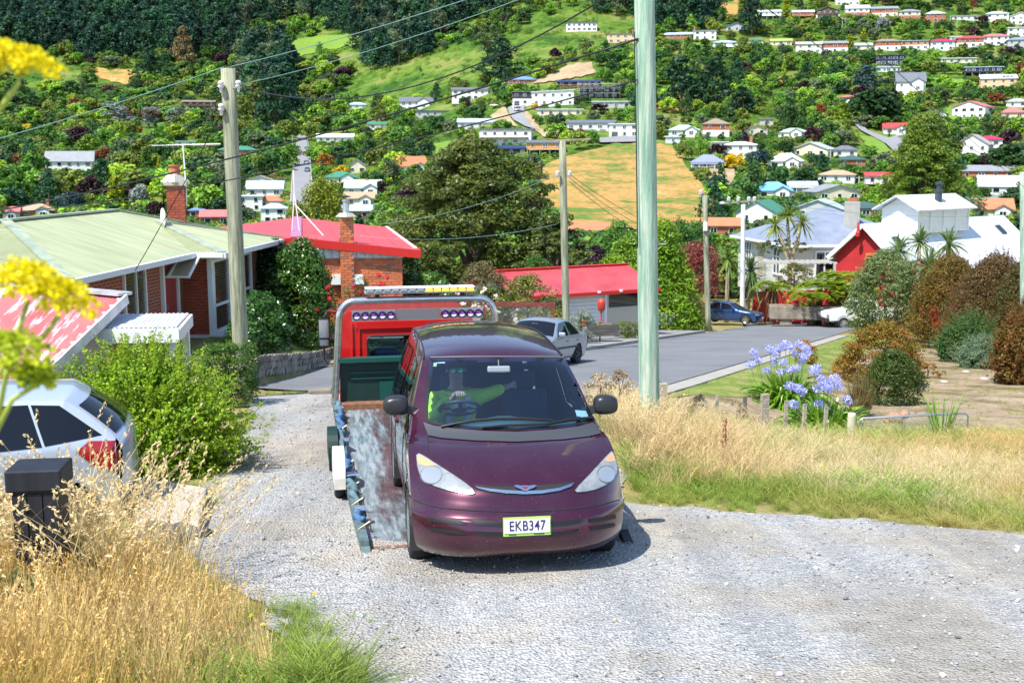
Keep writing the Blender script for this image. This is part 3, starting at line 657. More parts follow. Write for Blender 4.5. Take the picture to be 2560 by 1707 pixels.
# left
hh(494, 276, 76, 'dark timber two-storey house with deck among trees left of the wooden pole', 'gx', 'brown', 'brown', 2, deck='brown', pitch=12)
hh(174, 434, 102, 'white two-storey house with slate roof and long dormer', 'gx', 'grey', 'white', 2, pitch=38, hs=2.3)
hh(90, 546, 76, 'bungalow with tan roof, brick walls and white bay windows', 'hip', 'tan', 'brick', pitch=24, extra=porch_gable, chim=.3)
hh(17, 552, 52, 'white cottage with pink roof at the left picture edge', 'gx', 'pink', 'white', pitch=30, extra=porch_gable)
hh(593, 389, 86, 'brick house with green roof right of the wooden pole', 'hip', 'green', 'brick', pitch=20, chim=-.3)
hh(540, 563, 68, 'brick house with dull red roof behind the wooden pole', 'gx', 'pink', 'brick', pitch=28)
hh(494, 546, 36, 'small brick house with blue roof beside the tall chimney', 'hip', 'blue', 'brick')
hh(651, 469, 54, 'small white gable-fronted house topmost of the white cluster', 'gy', 'mauve', 'white', pitch=20)
hh(662, 491, 80, 'long white house with pale blue roof in the white cluster', 'gx', 'lblue', 'white', pitch=30)
hh(674, 522, 56, 'white house with terracotta hip roof in the white cluster', 'hip', 'terra', 'white', pitch=26)
hh(624, 528, 58, 'white flat-roofed house with balcony in the white cluster', 'flat', 'white', 'white', 2, hs=2.3)
hh(685, 558, 58, 'white house with pale grey hip roof, lowest of the white cluster', 'hip', 'lblue', 'white', 2, pitch=24, hs=2.2)
hh(463, 367, 46, 'small white pavilion with teal roof end among gardens', 'flat', 'lgreen', 'white', 1, d=4)
# ================================================================= trees of the hillside
m_bark = M('bark', (.12, .085, .06), .9, var=(6, .35))
fA = fol_mat('leaves_by_object', False, .22); fB = fol_mat('leaves_by_instance', True, .22)
def far_tree(kind, seed):
    rg = np.random.default_rng(seed); leaf = .085
    if kind == 'broad':
        n = 26; d = sph(n, rg); d[:, 2] = np.where(d[:, 2] < -.7, -d[:, 2], d[:, 2]); cent = d * np.array([.42, .42, .36]) * rg.uniform(.75, 1.08, (n, 1)) + np.array([0, 0, .46])
        V, F, v = clumps(cent, rg.uniform(.15, .23, n), 40, .12, rg, .7); th, tr = .6, .035
    elif kind == 'pine':
        cent, rad = [], []
        for z in np.linspace(.1, .97, 12):
            r = .33 * (1 - z) ** .7 + .03
            for j in range(5): a = rg.uniform(0, 6.28); q = r * rg.uniform(.55, 1.25); cent.append((q * math.cos(a), q * math.sin(a), z + rg.normal(0, .03))); rad.append(.085 + .075 * (1 - z))
        V, F, v = clumps(np.array(cent), rad, 22, .085, rg, .5, up=.1, squash=.7); th, tr = .9, .03
    elif kind == 'cyp':
        cent, rad = [], []
        for z in np.linspace(.1, .95, 13):
            r = .19 * (1 - z) ** .6 * (1 if z > .2 else .8)
            for j in range(4): a = rg.uniform(0, 6.28); q = r * rg.uniform(.5, 1.0); cent.append((q * math.cos(a), q * math.sin(a), z)); rad.append(.06 + .05 * (1 - z))
        V, F, v = clumps(np.array(cent), rad, 22, .075, rg, .55, up=.35, squash=1.2, tone=.2); th, tr = .5, .025
    elif kind == 'gum':
        cent, rad = [], []
        for j in range(20): a = rg.uniform(0, 6.28); z = rg.uniform(.2, .93); q = rg.uniform(.03, .24); cent.append((q * math.cos(a), q * math.sin(a), z)); rad.append(rg.uniform(.09, .15))
        V, F, v = clumps(np.array(cent), rad, 40, .075, rg, .4, squash=.9, tone=.25); th, tr = .95, .022
    else:
        n = 12; d = sph(n, rg); d[:, 2] = np.abs(d[:, 2]); cent = d * np.array([.62, .62, .62]) + np.array([0, 0, .15])
        V, F, v = clumps(cent, rg.uniform(.28, .42, n), 24, .15, rg, squash=.9); th, tr = .3, .02; cent = list(cent)
    parts = [(V, F, v, 0)] + (limbs(rg, th, tr, np.array(cent), 5, 4) if kind != 'bush' else [])
    V, F, v, mi = join_vf(parts)
    A = mesh_arrays('far_' + kind, V, F, [fA, m_bark], False, v, mi); B = A.copy(); B.materials[0] = fB
    return A, B
FT = {k: [far_tree(k, 10 * i + s) for s in range(3)] for i, k in enumerate(('broad', 'pine', 'cyp', 'gum', 'bush'))}
KI = {k: i for i, k in enumerate(('broad', 'pine', 'cyp', 'gum', 'bush'))}
WR = dict(broad=1.0, pine=.62, cyp=.4, gum=.55, bush=1.9)
G = dict(green=(.062, .145, .018), bright=(.12, .23, .022), lime=(.19, .29, .02), dark=(.028, .075, .018), olive=(.11, .15, .022), fir=(.013, .044, .028), firb=(.02, .066, .028),
         gum=(.075, .105, .05), silver=(.24, .28, .25), copper=(.16, .05, .018), red=(.22, .03, .02), purple=(.035, .012, .02), gold=(.55, .40, .01), ygreen=(.27, .33, .015), orange=(.42, .17, .015), blue=(.04, .09, .09), tan=(.2, .15, .06))
rgT = np.random.default_rng(5); placed = []
def ftree(kind, px, py, hpx, color, label, wr=1.0, name=None, cat='tree', group=None):
    P = hp(px, py); h = hpx * P.y / FPX; me = FT[kind][int(rgT.integers(3))][0]
    o = ob(name or {'broad': 'tree', 'pine': 'conifer_tree', 'cyp': 'cypress_tree', 'gum': 'gum_tree', 'bush': 'shrub'}[kind], me, None, P, rgT.uniform(0, 6.28), (h * wr, h * wr, h), color=G[color] if isinstance(color, str) else color)
    placed.append((px, py)); return tag(o, label, cat, group)
SPECIAL = [
 ('broad', 68, 342, 34, 'gold', 'bright yellow round shrub tree on the left slope above a slate roofed house'),
 ('cyp', 292, 540, 98, 'ygreen', 'tall yellow-green conical cypress left of the brick chimney', 1.5),
 ('cyp', 400, 430, 38, 'ygreen', 'small pointed yellow-green cypress above the brick chimney', 1.2),
 ('cyp', 368, 440, 66, 'green', 'pointed mid-green conifer beside the small yellow-green cypress', 1.4),
 ('broad', 38, 415, 28, 'red', 'dark red round bush at the left picture edge'),
 ('broad', 258, 410, 44, 'copper', 'coppery red tree right of the slate roofed white house'),
 ('gum', 300, 320, 66, 'silver', 'large silvery grey tree left of the wooden pole, largest of three', 2.0),
 ('gum', 372, 322, 52, 'silver', 'silvery grey tree in the middle of three', 1.8),
 ('gum', 450, 325, 60, 'silver', 'silvery grey tree nearest the wooden pole', 1.7),
 ('broad', 222, 500, 62, 'purple', 'purple-leaved tree below the slate roofed white house'),
 ('broad', 390, 550, 50, 'purple', 'dark purple bush left of the brick chimney foot'),
 ('broad', 178, 535, 60, 'blue', 'dark blue-green round conifer above the tan roofed bungalow'),
 ('broad', 350, 520, 62, 'silver', 'pale grey-green feathery tree right of the yellow cypress', .8),
 ('pine', 375, 200, 72, 'firb', 'rounded dark conifer standing above the fenced clearing', 1.4),
 ('pine', 460, 165, 90, 'tan', 'dead brown conifer in the dark plantation', .8),
 ('broad', 345, 338, 22, 'orange', 'small orange-yellow shrub below the silvery trees'),
 ('broad', 220, 385, 52, 'bright', 'bright green round tree above the slate roofed white house'),
 ('broad', 815, 425, 44, 'orange', 'orange autumn tree right of the steep road'),
 ('broad', 850, 442, 30, 'gold', 'golden shrub next to the orange autumn tree', 1.4),
 ('cyp', 874, 440, 34, 'ygreen', 'thin yellow-green spire beside the golden shrub', .7),
 ('broad', 955, 490, 40, 'purple', 'dark purple upright bush above the red roofed brick house', .7),
 ('pine', 1255, 195, 90, 'firb', 'large rounded dark green conifer alone on the green hill', 1.7),
 ('gum', 1220, 150, 80, 'gum', 'tall olive gum tree behind the rounded dark conifer', 1.5),
 ('broad', 1390, 150, 30, 'purple', 'dark purple tree below the white modern hill house'),
 ('broad', 1336, 275, 18, 'gold', 'tiny yellow bush in front of the white cube house'),
 ('broad', 1500, 285, 26, 'purple', 'purple hedge-like shrub below the grey clerestory house', 1.8),
 ('pine', 1700, 270, 120, 'firb', 'big spreading dark-green tree right of the green pole, left of two', 1.3),
 ('pine', 1785, 265, 112, 'firb', 'big pointed dark-green tree right of the green pole, right of two', 1.2),
 ('pine', 1855, 285, 62, 'fir', 'dark low conifer with ragged top above the villas', 1.5),
 ('cyp', 1965, 45, 44, 'ygreen', 'yellow-green cypress beside the pale green roofed long house', 1.4),
 ('pine', 1880, 90, 100, 'fir', 'tall dark conifer beside the blue-gabled house', .9),
 ('cyp', 2124, 130, 40, 'ygreen', 'left yellow-green cypress of the pair above the black house', 1.4),
 ('cyp', 2158, 105, 34, 'ygreen', 'right yellow-green cypress of the pair above the black house', 1.4),
 ('pine', 2166, 232, 66, 'blue', 'blue-green conical spruce below the black modern house', 1.7),
 ('broad', 2180, 312, 90, 'dark', 'very large dark round tree beside the side road', 1.5),
 ('pine', 2104, 312, 52, 'lime', 'bright yellow-green tree left of the side road', 1.4),
 ('broad', 2350, 100, 28, 'lime', 'lime green round tree between two rows of houses', 1.5),
 ('broad', 2205, 80, 36, 'silver', 'pale grey-green blossoming tree in the upper street'),
 ('broad', 2490, 265, 34, 'copper', 'copper-red shrub below the apricot solar panel house', 1.3),
 ('broad', 1835, 425, 42, 'gold', 'golden yellow tree beside the blue-purple roofed cottage', 1.3),
 ('broad', 1895, 418, 46, 'blue', 'dark blue-grey round tree right of the golden tree', 1.2),
 ('broad', 1795, 395, 36, 'purple', 'dark red shrub in front of the white flat-roofed box', 1.3),
 ('broad', 2520, 440, 84, 'dark', 'dark bushy tree right of the crimson roof at picture edge', 1.2),
 ('broad', 2530, 535, 70, 'dark', 'dark round tree beside the white picket-fence cottage'),
 ('broad', 2458, 498, 30, 'green', 'round clipped green shrub on the street corner', 1.4),
 ('gum', 830, 555, 62, 'gum', 'thin grey-green gum tree right of the brick chimney', .9),
 ('pine', 1040, 480, 66, 'green', 'layered green conifer above the terracotta cottage', 1.5),
 ('gum', 985, 480, 88, 'gum', 'tall grey-green gum tree left of the terracotta cottage', 1.3),
 ('pine', 640, 330, 120, 'olive', 'tall olive conifer right of the wooden pole, left of the steep road', 1.2),
 ('pine', 690, 340, 150, 'firb', 'very tall dark conifer leaning over the steep road', 1.0),
]
for s in SPECIAL: ftree(*s[:6], wr=s[6] if len(s) > 6 else 1.0)
CONIF = [[(-1400, -260), (600, -260), (640, 60), (575, 150), (430, 150), (235, 160), (190, 130), (-1400, 190)],
         [(600, -260), (1260, -260), (1260, 40), (1140, 70), (1060, 140), (960, 185), (890, 165), (820, 60), (640, 70)],
         [(1450, -260), (1900, -260), (1800, 50), (1700, 85), (1480, 30)], [(590, 150), (720, 130), (740, 300), (700, 330), (600, 250)], [(3000, -260), (4100, -260), (4100, 100), (3000, 60)]]
SCRUB = [[(880, 170), (1230, 110), (1420, 20), (1600, -60), (1620, 60), (1480, 130), (1240, 205), (1000, 270), (860, 240)], [(0, 170), (200, 165), (220, 230), (40, 240)]]
SB = []
for s in SPECIAL:
    w_ = s[3] * WR[s[0]] * (s[6] if len(s) > 6 else 1) * .42; SB.append((s[1] - w_, s[2] - s[3], s[1] + w_, s[2], float(hillY(s[1], s[2]))))
tmp = []
def pip(x, y, poly, bb={}):
    k = id(poly)
    if k not in bb: A = np.array(poly); bb[k] = (A[:, 0].min(), A[:, 1].min(), A[:, 0].max(), A[:, 1].max())
    b = bb[k]
    if x < b[0] or x > b[2] or y < b[1] or y > b[3]: return False
    ins = False; j = len(poly) - 1
    for i in range(len(poly)):
        x1, y1 = poly[i]; x2, y2 = poly[j]
        if (y1 > y) != (y2 > y) and x < (x2 - x1) * (y - y1) / (y2 - y1) + x1: ins = not ins
        j = i
    return ins
for row, py in enumerate(np.arange(-245, 655, 11.5)):
    for px in np.arange(-1300 + (row % 2) * 16, 3900, 33 if py < 300 else 38):
        x = px + rgT.uniform(-15, 15); y = py + rgT.uniform(-6, 6); inf = -80 < x < 2640
        if not inf and rgT.random() < .35: continue
        if any(pip(x, y, p) for p in CLEAR + ROADS): continue
        if any(abs(x - q[0]) < 16 and abs(y - q[1]) < 9 for q in placed[:len(SPECIAL)]): continue
        Yd = float(hillY(x, y)); r = rgT.random()
        nz = mnoise.noise(Vector((x * .006, y * .012, 2.0)))
        if any(pip(x, y, p) for p in CONIF):
            kind = 'pine' if r < .8 or x < 600 else 'gum'; h = rgT.uniform(15, 25); c = G['gum'] if kind == 'gum' else (G['fir'] if rgT.random() < .6 else G['firb'])
        elif any(pip(x, y, p) for p in SCRUB): kind = 'bush' if r < .93 else 'broad'; h = rgT.uniform(1.2, 2.6); c = G[rgT.choice(['green', 'olive', 'bright'])]
        else:
            lf = x < 900
            if r < .74: kind = 'broad'; h = rgT.uniform(6, 11.5) if lf else rgT.uniform(4.5, 9)
            elif r < .80: kind = 'pine'; h = rgT.uniform(7, 13)
            elif r < .84: kind = 'cyp'; h = rgT.uniform(5, 9)
            elif r < .89: kind = 'gum'; h = rgT.uniform(8, 13)
            else: kind = 'bush'; h = rgT.uniform(1.2, 2.6)
            c = G[rgT.choice(['green', 'bright', 'olive', 'dark', 'lime', 'gum', 'copper', 'purple', 'firb'], p=[.28, .13, .22, .17, .04, .09, .015, .025, .03])]
            if kind in ('pine',): c = G[rgT.choice(['firb', 'dark', 'green'])]
        c = tuple(np.clip(np.array(c) * rgT.uniform(1.05, 1.9) * (1 + nz * .3), 0, 1))
        hx = h * FPX / Yd; wx = hx * WR[kind] * .5; ok = True
        for (a0, b0, a1, b1, hy) in HB:
            if x + wx * .8 < a0 or x - wx * .8 > a1: continue
            if Yd < hy + 1:
                lim = y - (b1 - .22 * (b1 - b0))
                if hx > lim and y - hx < b1: hx = lim
            elif a0 - 4 < x < a1 + 4 and Yd < hy + 11: ok = False; break
        for (a0, b0, a1, b1, hy) in SB:
            if x + wx * .7 < a0 or x - wx * .7 > a1 or Yd > hy: continue
            lim = y - (b1 - .3 * (b1 - b0))
            if hx > lim and y - hx < b1: hx = lim
        if not ok or hx < 7: continue
        for p in ROADS[:3]:
            for q in (.35, .7, .95):
                if pip(x, y - hx * q, p) or pip(x - wx * .6, y - hx * q, p) or pip(x + wx * .6, y - hx * q, p): ok = False
        for p in CLEAR:
            if (pip(x, y - hx * .6, p) or pip(x, y - hx * .9, p)) and rgT.random() < .85: ok = False
        if not ok: continue
        if hx * Yd / FPX < 1.6 and kind != 'bush': kind = 'bush'
        tmp.append((x, y, hx, kind, c, inf))
# the largest three hundred that the photograph shows are trees of their own, the rest is one mass
def hidden(x, y, hx):
    t = y - hx * .5
    return (x < 700 and t > 540) or (700 <= x < 1000 and t > 560) or (980 < x < 1450 and t > 400) or t > 590 or (x > 1900 and t > 560) or (2220 < x < 2440 and t > 320) or (1585 < x < 1650)
cand = sorted([i for i, q in enumerate(tmp) if q[5] and 0 < q[0] < 2560 and q[1] > 4 and not hidden(*q[:3])], key=lambda i: -tmp[i][2] ** 2 * WR[tmp[i][3]])[:300]
own = set(cand)
def short(l):
    for k in (' with ', ' on ', ' above', ' below', ' under', ' beside', ' among', ' over', ' behind', ' between', ' in ', ' at ', ' raised', ' half', ' cut', ' left of', ' right of', ' just', ', '): l = l.split(k)[0]
    return ' '.join(l.split()[:6])
NAMES = [(b, short(o['label'])) for b, o in zip(HB, [o for o in col.objects if o.get('category') in ('house', 'garage')])]
CNAME = [('yellow-green', (.15, .2)), ]
used_l = {}
def colour_word(c):
    r, g, b = c
    if r > g * 1.6: return 'copper'
    if r > g and b > g * .9: return 'purple'
    if g < .06: return 'dark'
    if g > .28: return 'bright'
    if r > g * .62: return 'olive'
    return 'green'
_O = 'zero one two three four five six seven eight nine ten eleven twelve thirteen fourteen fifteen sixteen seventeen eighteen nineteen'.split(); _T = 'x x twenty thirty forty fifty sixty seventy eighty ninety'.split()
def num(n): n = int(n); return _O[n] if n < 20 else (_T[n // 10] + ('-' + _O[n % 10] if n % 10 else '')) if n < 100 else 'hundred'
def where(x, y): return '%s percent across, %s down' % (num(round(x / 25.6)), num(max(1, round(y / 17.07))))
def tree_label(kind, x, y, hx, c):
    kd = dict(broad='round tree', pine='conifer', cyp='slim conifer', gum='gum tree', bush='shrub')[kind]; best = None
    for (a0, b0, a1, b1, hy), nm in NAMES:
        d = math.hypot(x - (a0 + a1) / 2, (y - hx / 2 - (b0 + b1) / 2) * 1.5)
        if d < 95 and (best is None or d < best[0]): best = (d, nm, (a0 + a1) / 2, (b0 + b1) / 2)
    cw = colour_word(c); sz = 'tall ' if hx > 75 else ('small ' if hx < 42 else '')
    pos = where(x, y - hx * .5)
    if best:
        rel = 'left of' if x < best[2] - 30 else ('right of' if x > best[2] + 30 else ('below' if y - hx / 2 > best[3] else 'above'))
        l = '%s%s %s %s the %s' % (sz, cw, kd, rel, best[1])
        if l not in used_l: used_l[l] = 1; return l
        l = '%s%s %s near %s, %s' % (sz, cw, kd, ' '.join(best[1].split()[:2]), pos)
    else: l = '%s%s %s on the far slope, %s' % (sz, cw, kd, pos)
    while l in used_l: l = l.replace('percent', 'percent,', 1) if False else (l + ', nearer' if 'nearer' not in l else l + ' one')
    used_l[l] = 1; return l
REG = lambda x: 'on the left slope' if x < 720 else ('on the middle slope' if x < 1600 else 'on the right slope')
LBL = dict(broad='rounded broad-leaved garden tree', pine='dark pointed plantation conifer', cyp='slim upright conifer', gum='loose grey-green gum tree', bush='low round shrub')
pts, rot, scl, tin, idx = [], [], [], [], []
for i, (x, y, hx, kind, c, inf) in enumerate(tmp):
    P = hp(x, y); h = hx * P.y / FPX; wr = rgT.uniform(.85, 1.2) * (1.15 if kind == 'bush' else 1)
    if i in own:
        o = ftree(kind, x, y, hx, c, tree_label(kind, x, y, hx, c), wr, group=LBL[kind] + 's ' + REG(x))
    else:
        pts.append(P); rot.append((0, 0, rgT.uniform(0, 6.28))); scl.append((h * wr, h * wr * rgT.uniform(.8, 1.35), h * rgT.uniform(.85, 1.1))); tin.append(c); idx.append(KI[kind] * 3 + int(rgT.integers(3)))
for _ in range(3200):                                          # undergrowth that closes the gaps between the crowns
    x = rgT.uniform(-300, 2860); y = rgT.uniform(-60, 640)
    if any(pip(x, y, p) for p in CLEAR + ROADS) or any(pip(x, y, p) for p in SCRUB) and rgT.random() < .5: continue
    Yd = float(hillY(x, y)); h = rgT.uniform(1.3, 3.6); hx = h * FPX / Yd
    if any(a0 - 6 < x < a1 + 6 and b0 < y and y - hx < b1 - .12 * (b1 - b0) and Yd < hy + 10 for (a0, b0, a1, b1, hy) in HB + SB): continue
    if any(pip(x, y - hx * .7, p) for p in CLEAR + ROADS): continue
    c = np.array(G[rgT.choice(['green', 'bright', 'olive', 'dark', 'lime', 'gum', 'tan'], p=[.3, .2, .2, .14, .07, .05, .04])]) * rgT.uniform(.9, 1.7)
    if any(pip(x, y, p) for p in CONIF): c = np.array(G['firb']) * rgT.uniform(.8, 1.5)
    wr = rgT.uniform(.8, 1.6); pts.append(hp(x, y)); rot.append((0, 0, rgT.uniform(0, 6.28))); scl.append((h * wr, h * wr, h)); tin.append(tuple(c)); idx.append(KI['bush'] * 3 + int(rgT.integers(3)))
stuff(scatter('woodland', [FT[k][s][1] for k in KI for s in range(3)], pts, rot, scl, tin, idx), 'mass of trees and scrub covering the far hillside', 'woodland')
print('hill trees', len(own), len(pts))
# scattered bushes in the dry field, cars, poles and fences on the hill
def far_car(px, py, yaw, c, label, van=False):
    P = hp(px, py); L, W = 4.2, 1.75; o = thing('parked_car', label, 'car', (P.x, P.y, P.z + 1.0), yaw, 'cars on the hillside streets')
    mb = MB(); prof = [(-2.1, .35), (-2.1, .8), (-1.2, .95), (1.95, .95), (2.1, .7), (2.1, .35)]
    n = len(prof); V = [(s * W / 2, y, z) for s in (-1, 1) for y, z in prof]; mb.add(V, [tuple(range(n))[::-1], tuple(range(n, 2 * n))] + [(i, (i + 1) % n, n + (i + 1) % n, n + i) for i in range(n)])
    mb.build('body', M('far_car_%d' % int(px), c, .3, .2, coat=.5), o)
    pf = [(-1.2, .95), (-.5, 1.45), (1.1, 1.47), (1.8, .95)]; V = [(s * W * .43, y, z) for s in (-1, 1) for y, z in pf]
    MB().add(V, [(3, 2, 1, 0), (4, 5, 6, 7), (0, 1, 5, 4), (2, 3, 7, 6)]).build('window', m_wpane, o)
    MB().box((0, .3, 1.48), (W * .84, 1.6, .05)).build('roof', M('far_car_%d' % int(px), c), o)
    for s in (-1, 1):
        for y_ in (-1.3, 1.3): MB().lathe([(0, -.1), (.31, -.1), (.31, .1), (0, .1)], 10, (s * .8, y_, .31), 'X').build('wheel', M('tyre', (.02, .02, .022), .85), o)
for a in ((763, 393, .05, (.35, .03, .04), 'dark red car driving on the steep road, upper one'), (735, 400, 3.2, (.3, .03, .04), 'red car parked on the left side of the steep road'),
          (766, 417, .05, (.6, .65, .72), 'silver car on the steep road below the red car'), (768, 435, .05, (.2, .26, .4), 'blue-grey car lowest on the steep road'),
          (1290, 268, .5, (.75, .75, .77), 'white car parked topmost in the row on the new street'), (1293, 275, .5, (.7, .7, .72), 'white car second in the row on the new street'),
          (1294, 283, .5, (.78, .78, .78), 'white car lowest in the row on the new street'), (1237, 272, 1.2, (.75, .75, .75), 'white car parked on the clay bank, lower one'), (1265, 264, 1.2, (.7, .7, .7), 'white car parked on the clay bank, upper one'),
          (2476, 316, 1.4, (.6, .05, .03), 'red car parked beside the flagpole at right'), (2512, 317, 1.5, (.03, .08, .4), 'blue car parked beside the flagpole at right'), (2184, 70, 1.5, (.4, .02, .04), 'small dark red car in the upper gardens')): far_car(*a)
m_pole = M('far_pole', (.42, .41, .36), .9)
for i, (px, py, h, l) in enumerate([(1917, 350, 26, 'right of the beige cottage'), (2076, 402, 26, 'left of the dark grey roof'), (2147, 465, 24, 'left of the red roofed house'), (1876, 470, 40, 'below the blue-purple roofed cottage'), (2163, 315, 14, 'beside the side road'), (2105, 78, 32, 'left of the brown chalet garden'), (2112, 77, 30, 'close right of its twin in the upper gardens'), (2503, 316, 34, 'between the red and blue parked cars'),
                                    (2375, 72, 30, 'below the top row, left'), (2392, 72, 30, 'below the top row, right'), (732, 385, 46, 'on the left side of the steep road'), (1880, 30, 0, '')]):
    if not h: continue
    P = hp(px, py); hm = h * P.y / FPX; o = thing('power_pole', 'thin far power pole ' + l, 'pole', P, 0, 'power poles on the hillside')
    MB().tube([(0, 0, -.5), (0, 0, hm)], .2, 6).build('pole', m_pole, o); MB().box((0, 0, hm - .5), (2.0, .15, .15)).build('crossarm', m_pole, o)
# ================================================================= near buildings
def corr_mat(name, c, axis, c2=None, amt=.5, pitch=.076, patch=None, rough=.5, streak=(1, 1, 1)):
    m, t, b = nodes_of(name); v = coords(t); sp = t.nodes.new('ShaderNodeSeparateXYZ'); lk(t, v, sp.inputs[0])
    s_ = math_n(t, 'SINE', math_n(t, 'MULTIPLY', sp.outputs[axis], 2 * math.pi / pitch))
    n = noise_n(t, coords(t, 'Object', streak), 1.2, 5); base = ramp(t, n.outputs['Fac'], [(.3, tuple(x * .86 for x in c)), (.7, c2 or tuple(min(1, x * 1.12) for x in c))])
    if patch:
        n2 = noise_n(t, coords(t, 'Object', patch[1]), patch[2], 6, .7); base = mixc(t, ramp(t, n2.outputs['Fac'], [(patch[3], (0, 0, 0)), (patch[3] + .07, (1, 1, 1))]), base, patch[0])
    lk(t, base, b.inputs['Base Color']); b.inputs['Roughness'].default_value = rough
    lk(t, bumpn(t, s_, amt, .018), b.inputs['Normal']); return m
def brick_mat(name, axis=0):
    m, t, b = nodes_of(name); c = t.nodes.new('ShaderNodeTexCoord'); sp = t.nodes.new('ShaderNodeSeparateXYZ'); lk(t, c.outputs['Object'], sp.inputs[0])
    cb = t.nodes.new('ShaderNodeCombineXYZ'); lk(t, sp.outputs[axis], cb.inputs[0]); lk(t, sp.outputs[2], cb.inputs[1])
    br = t.nodes.new('ShaderNodeTexBrick'); lk(t, cb.outputs[0], br.inputs['Vector']); br.inputs['Scale'].default_value = 1
    for k, v in (('Brick Width', .24), ('Row Height', .086), ('Mortar Size', .006), ('Bias', -.1)): br.inputs[k].default_value = v
    br.inputs['Color1'].default_value = (.30, .06, .03, 1); br.inputs['Color2'].default_value = (.20, .045, .028, 1); br.inputs['Mortar'].default_value = (.44, .33, .24, 1)
    lk(t, br.outputs['Color'], b.inputs['Base Color']); b.inputs['Roughness'].default_value = .85
    lk(t, bumpn(t, math_n(t, 'SUBTRACT', 1.0, br.outputs['Fac']), .6, .01), b.inputs['Normal']); return m
def rnd_mat(name, stops, rough=.8, nz=20, amt=.35):
    """colour picked per object, for bricks, palings, stones"""
    m, t, b = nodes_of(name); o = t.nodes.new('ShaderNodeObjectInfo'); c = ramp(t, o.outputs['Random'], stops)
    n = noise_n(t, coords(t), nz, 4); c = mixc(t, amt, c, ramp(t, n.outputs['Fac'], [(.3, (.25, .25, .25)), (.7, (.8, .8, .8))]), 'OVERLAY')
    lk(t, c, b.inputs['Base Color']); b.inputs['Roughness'].default_value = rough
    lk(t, bumpn(t, n.outputs['Fac'], .4, .01), b.inputs['Normal']); return m
m_brick = rnd_mat('brick_orange', [(0, (.56, .15, .055)), (.45, (.64, .19, .07)), (.8, (.50, .13, .055)), (.95, (.30, .14, .09))], amt=.15)
m_brickd = rnd_mat('brick_red', [(0, (.30, .06, .03)), (.5, (.36, .075, .035)), (1, (.23, .05, .03))])
m_mortar = M('mortar', (.46, .36, .27), .95, var=(9, .15)); m_white = M('white_paint', (.76, .76, .74), .45, var=(2, .05)); m_whitew = M('weathered_white', (.66, .66, .64), .6, var=(5, .15))
m_gutter = M('gutter_paint', (.66, .69, .72), .4); m_dark = M('dark_void', (.012, .012, .014), .8); m_glassd = M('dark_glass', (.015, .02, .03), .04, spec=.9)
m_curtain = M('curtain_or_shade', (.30, .32, .34), .9, scale=(14, 14, .3), var=(1.2, .35)); m_metal = M('galvanised', (.5, .52, .54), .35, .8, var=(6, .15)); m_black = M('black_plastic', (.014, .015, .017), .42)
BR = MB().box((0, 0, 0), (.228, .03, .076)).mesh('brick', m_brick); BRD = MB().box((0, 0, 0), (.228, .03, .076)).mesh('brick', m_brickd)
def bricks(parent, o, ud, nrm, w, h, mesh, keep=None, limit=300, name='brick'):
    """running-bond bricks on a plane in the parent's frame: origin o (lower corner), direction ud, outward nrm"""
    o = Vector(o); ud = Vector(ud).normalized(); rz = math.atan2(ud.y, ud.x); rest = MB(); k = 0; rs = random.Random(3); spots = []
    for r in range(int(h / .086)):
        x = (-.12 if r % 2 else 0) + .12
        while x < w + .01:
            x0, x1 = max(0, x - .114), min(w, x + .114)
            if x1 - x0 > .05 and (keep is None or keep((x0 + x1) / 2, r * .086 + .043)): spots.append(((x0 + x1) / 2, r * .086 + .043, x1 - x0))
            x += .24
    spots.sort(key=lambda s: -s[1])
    for (x, z, ln) in spots:
        p = o + ud * x + Vector((0, 0, z)) + Vector(nrm) * rs.uniform(-.003, .004)
        if k < limit: ob(name, mesh, parent, p, rz, (ln / .228, 1, 1)); k += 1
        else: rest.box(p, (ln, .03, .076), 0, rz)
    if rest.V: stuff(rest.build('brickwork', mesh.materials[0], parent))
def win(parent, c, wd, ht, rz=0, fr=.06, mull=(), trans=(), pane=None, curtain_or_shade=None, name='window', depth=.09, fm=None):
    """window: frame bars and recessed panes; local x along the wall, outward -y"""
    o = ob(name, None, parent, c, rz); mb = MB(); fm = fm or m_white
    for s in (-1, 1): mb.box((s * (wd / 2 - fr / 2), 0, 0), (fr, depth, ht)); mb.box((0, 0, s * (ht / 2 - fr / 2)), (wd - 2 * fr, depth - .004, fr))
    for m in mull: mb.box((m * wd / 2, 0, 0), (fr * .8, depth - .01, ht - 2 * fr))
    for m in trans: mb.box((0, 0, m * ht / 2), (wd - 2 * fr, depth - .014, fr * .8))
    mb.build('frame', fm, o); MB().box((0, .01, 0), (wd - fr, .012, ht - fr)).build('pane', pane or m_glassd, o)
    if curtain_or_shade: MB().box((0, .06, 0), (wd - fr, .01, ht - fr)).build('curtain_or_shade', curtain_or_shade, o)
    return o
m_gl = glass_mat('window_glass', (.8, .88, .88))
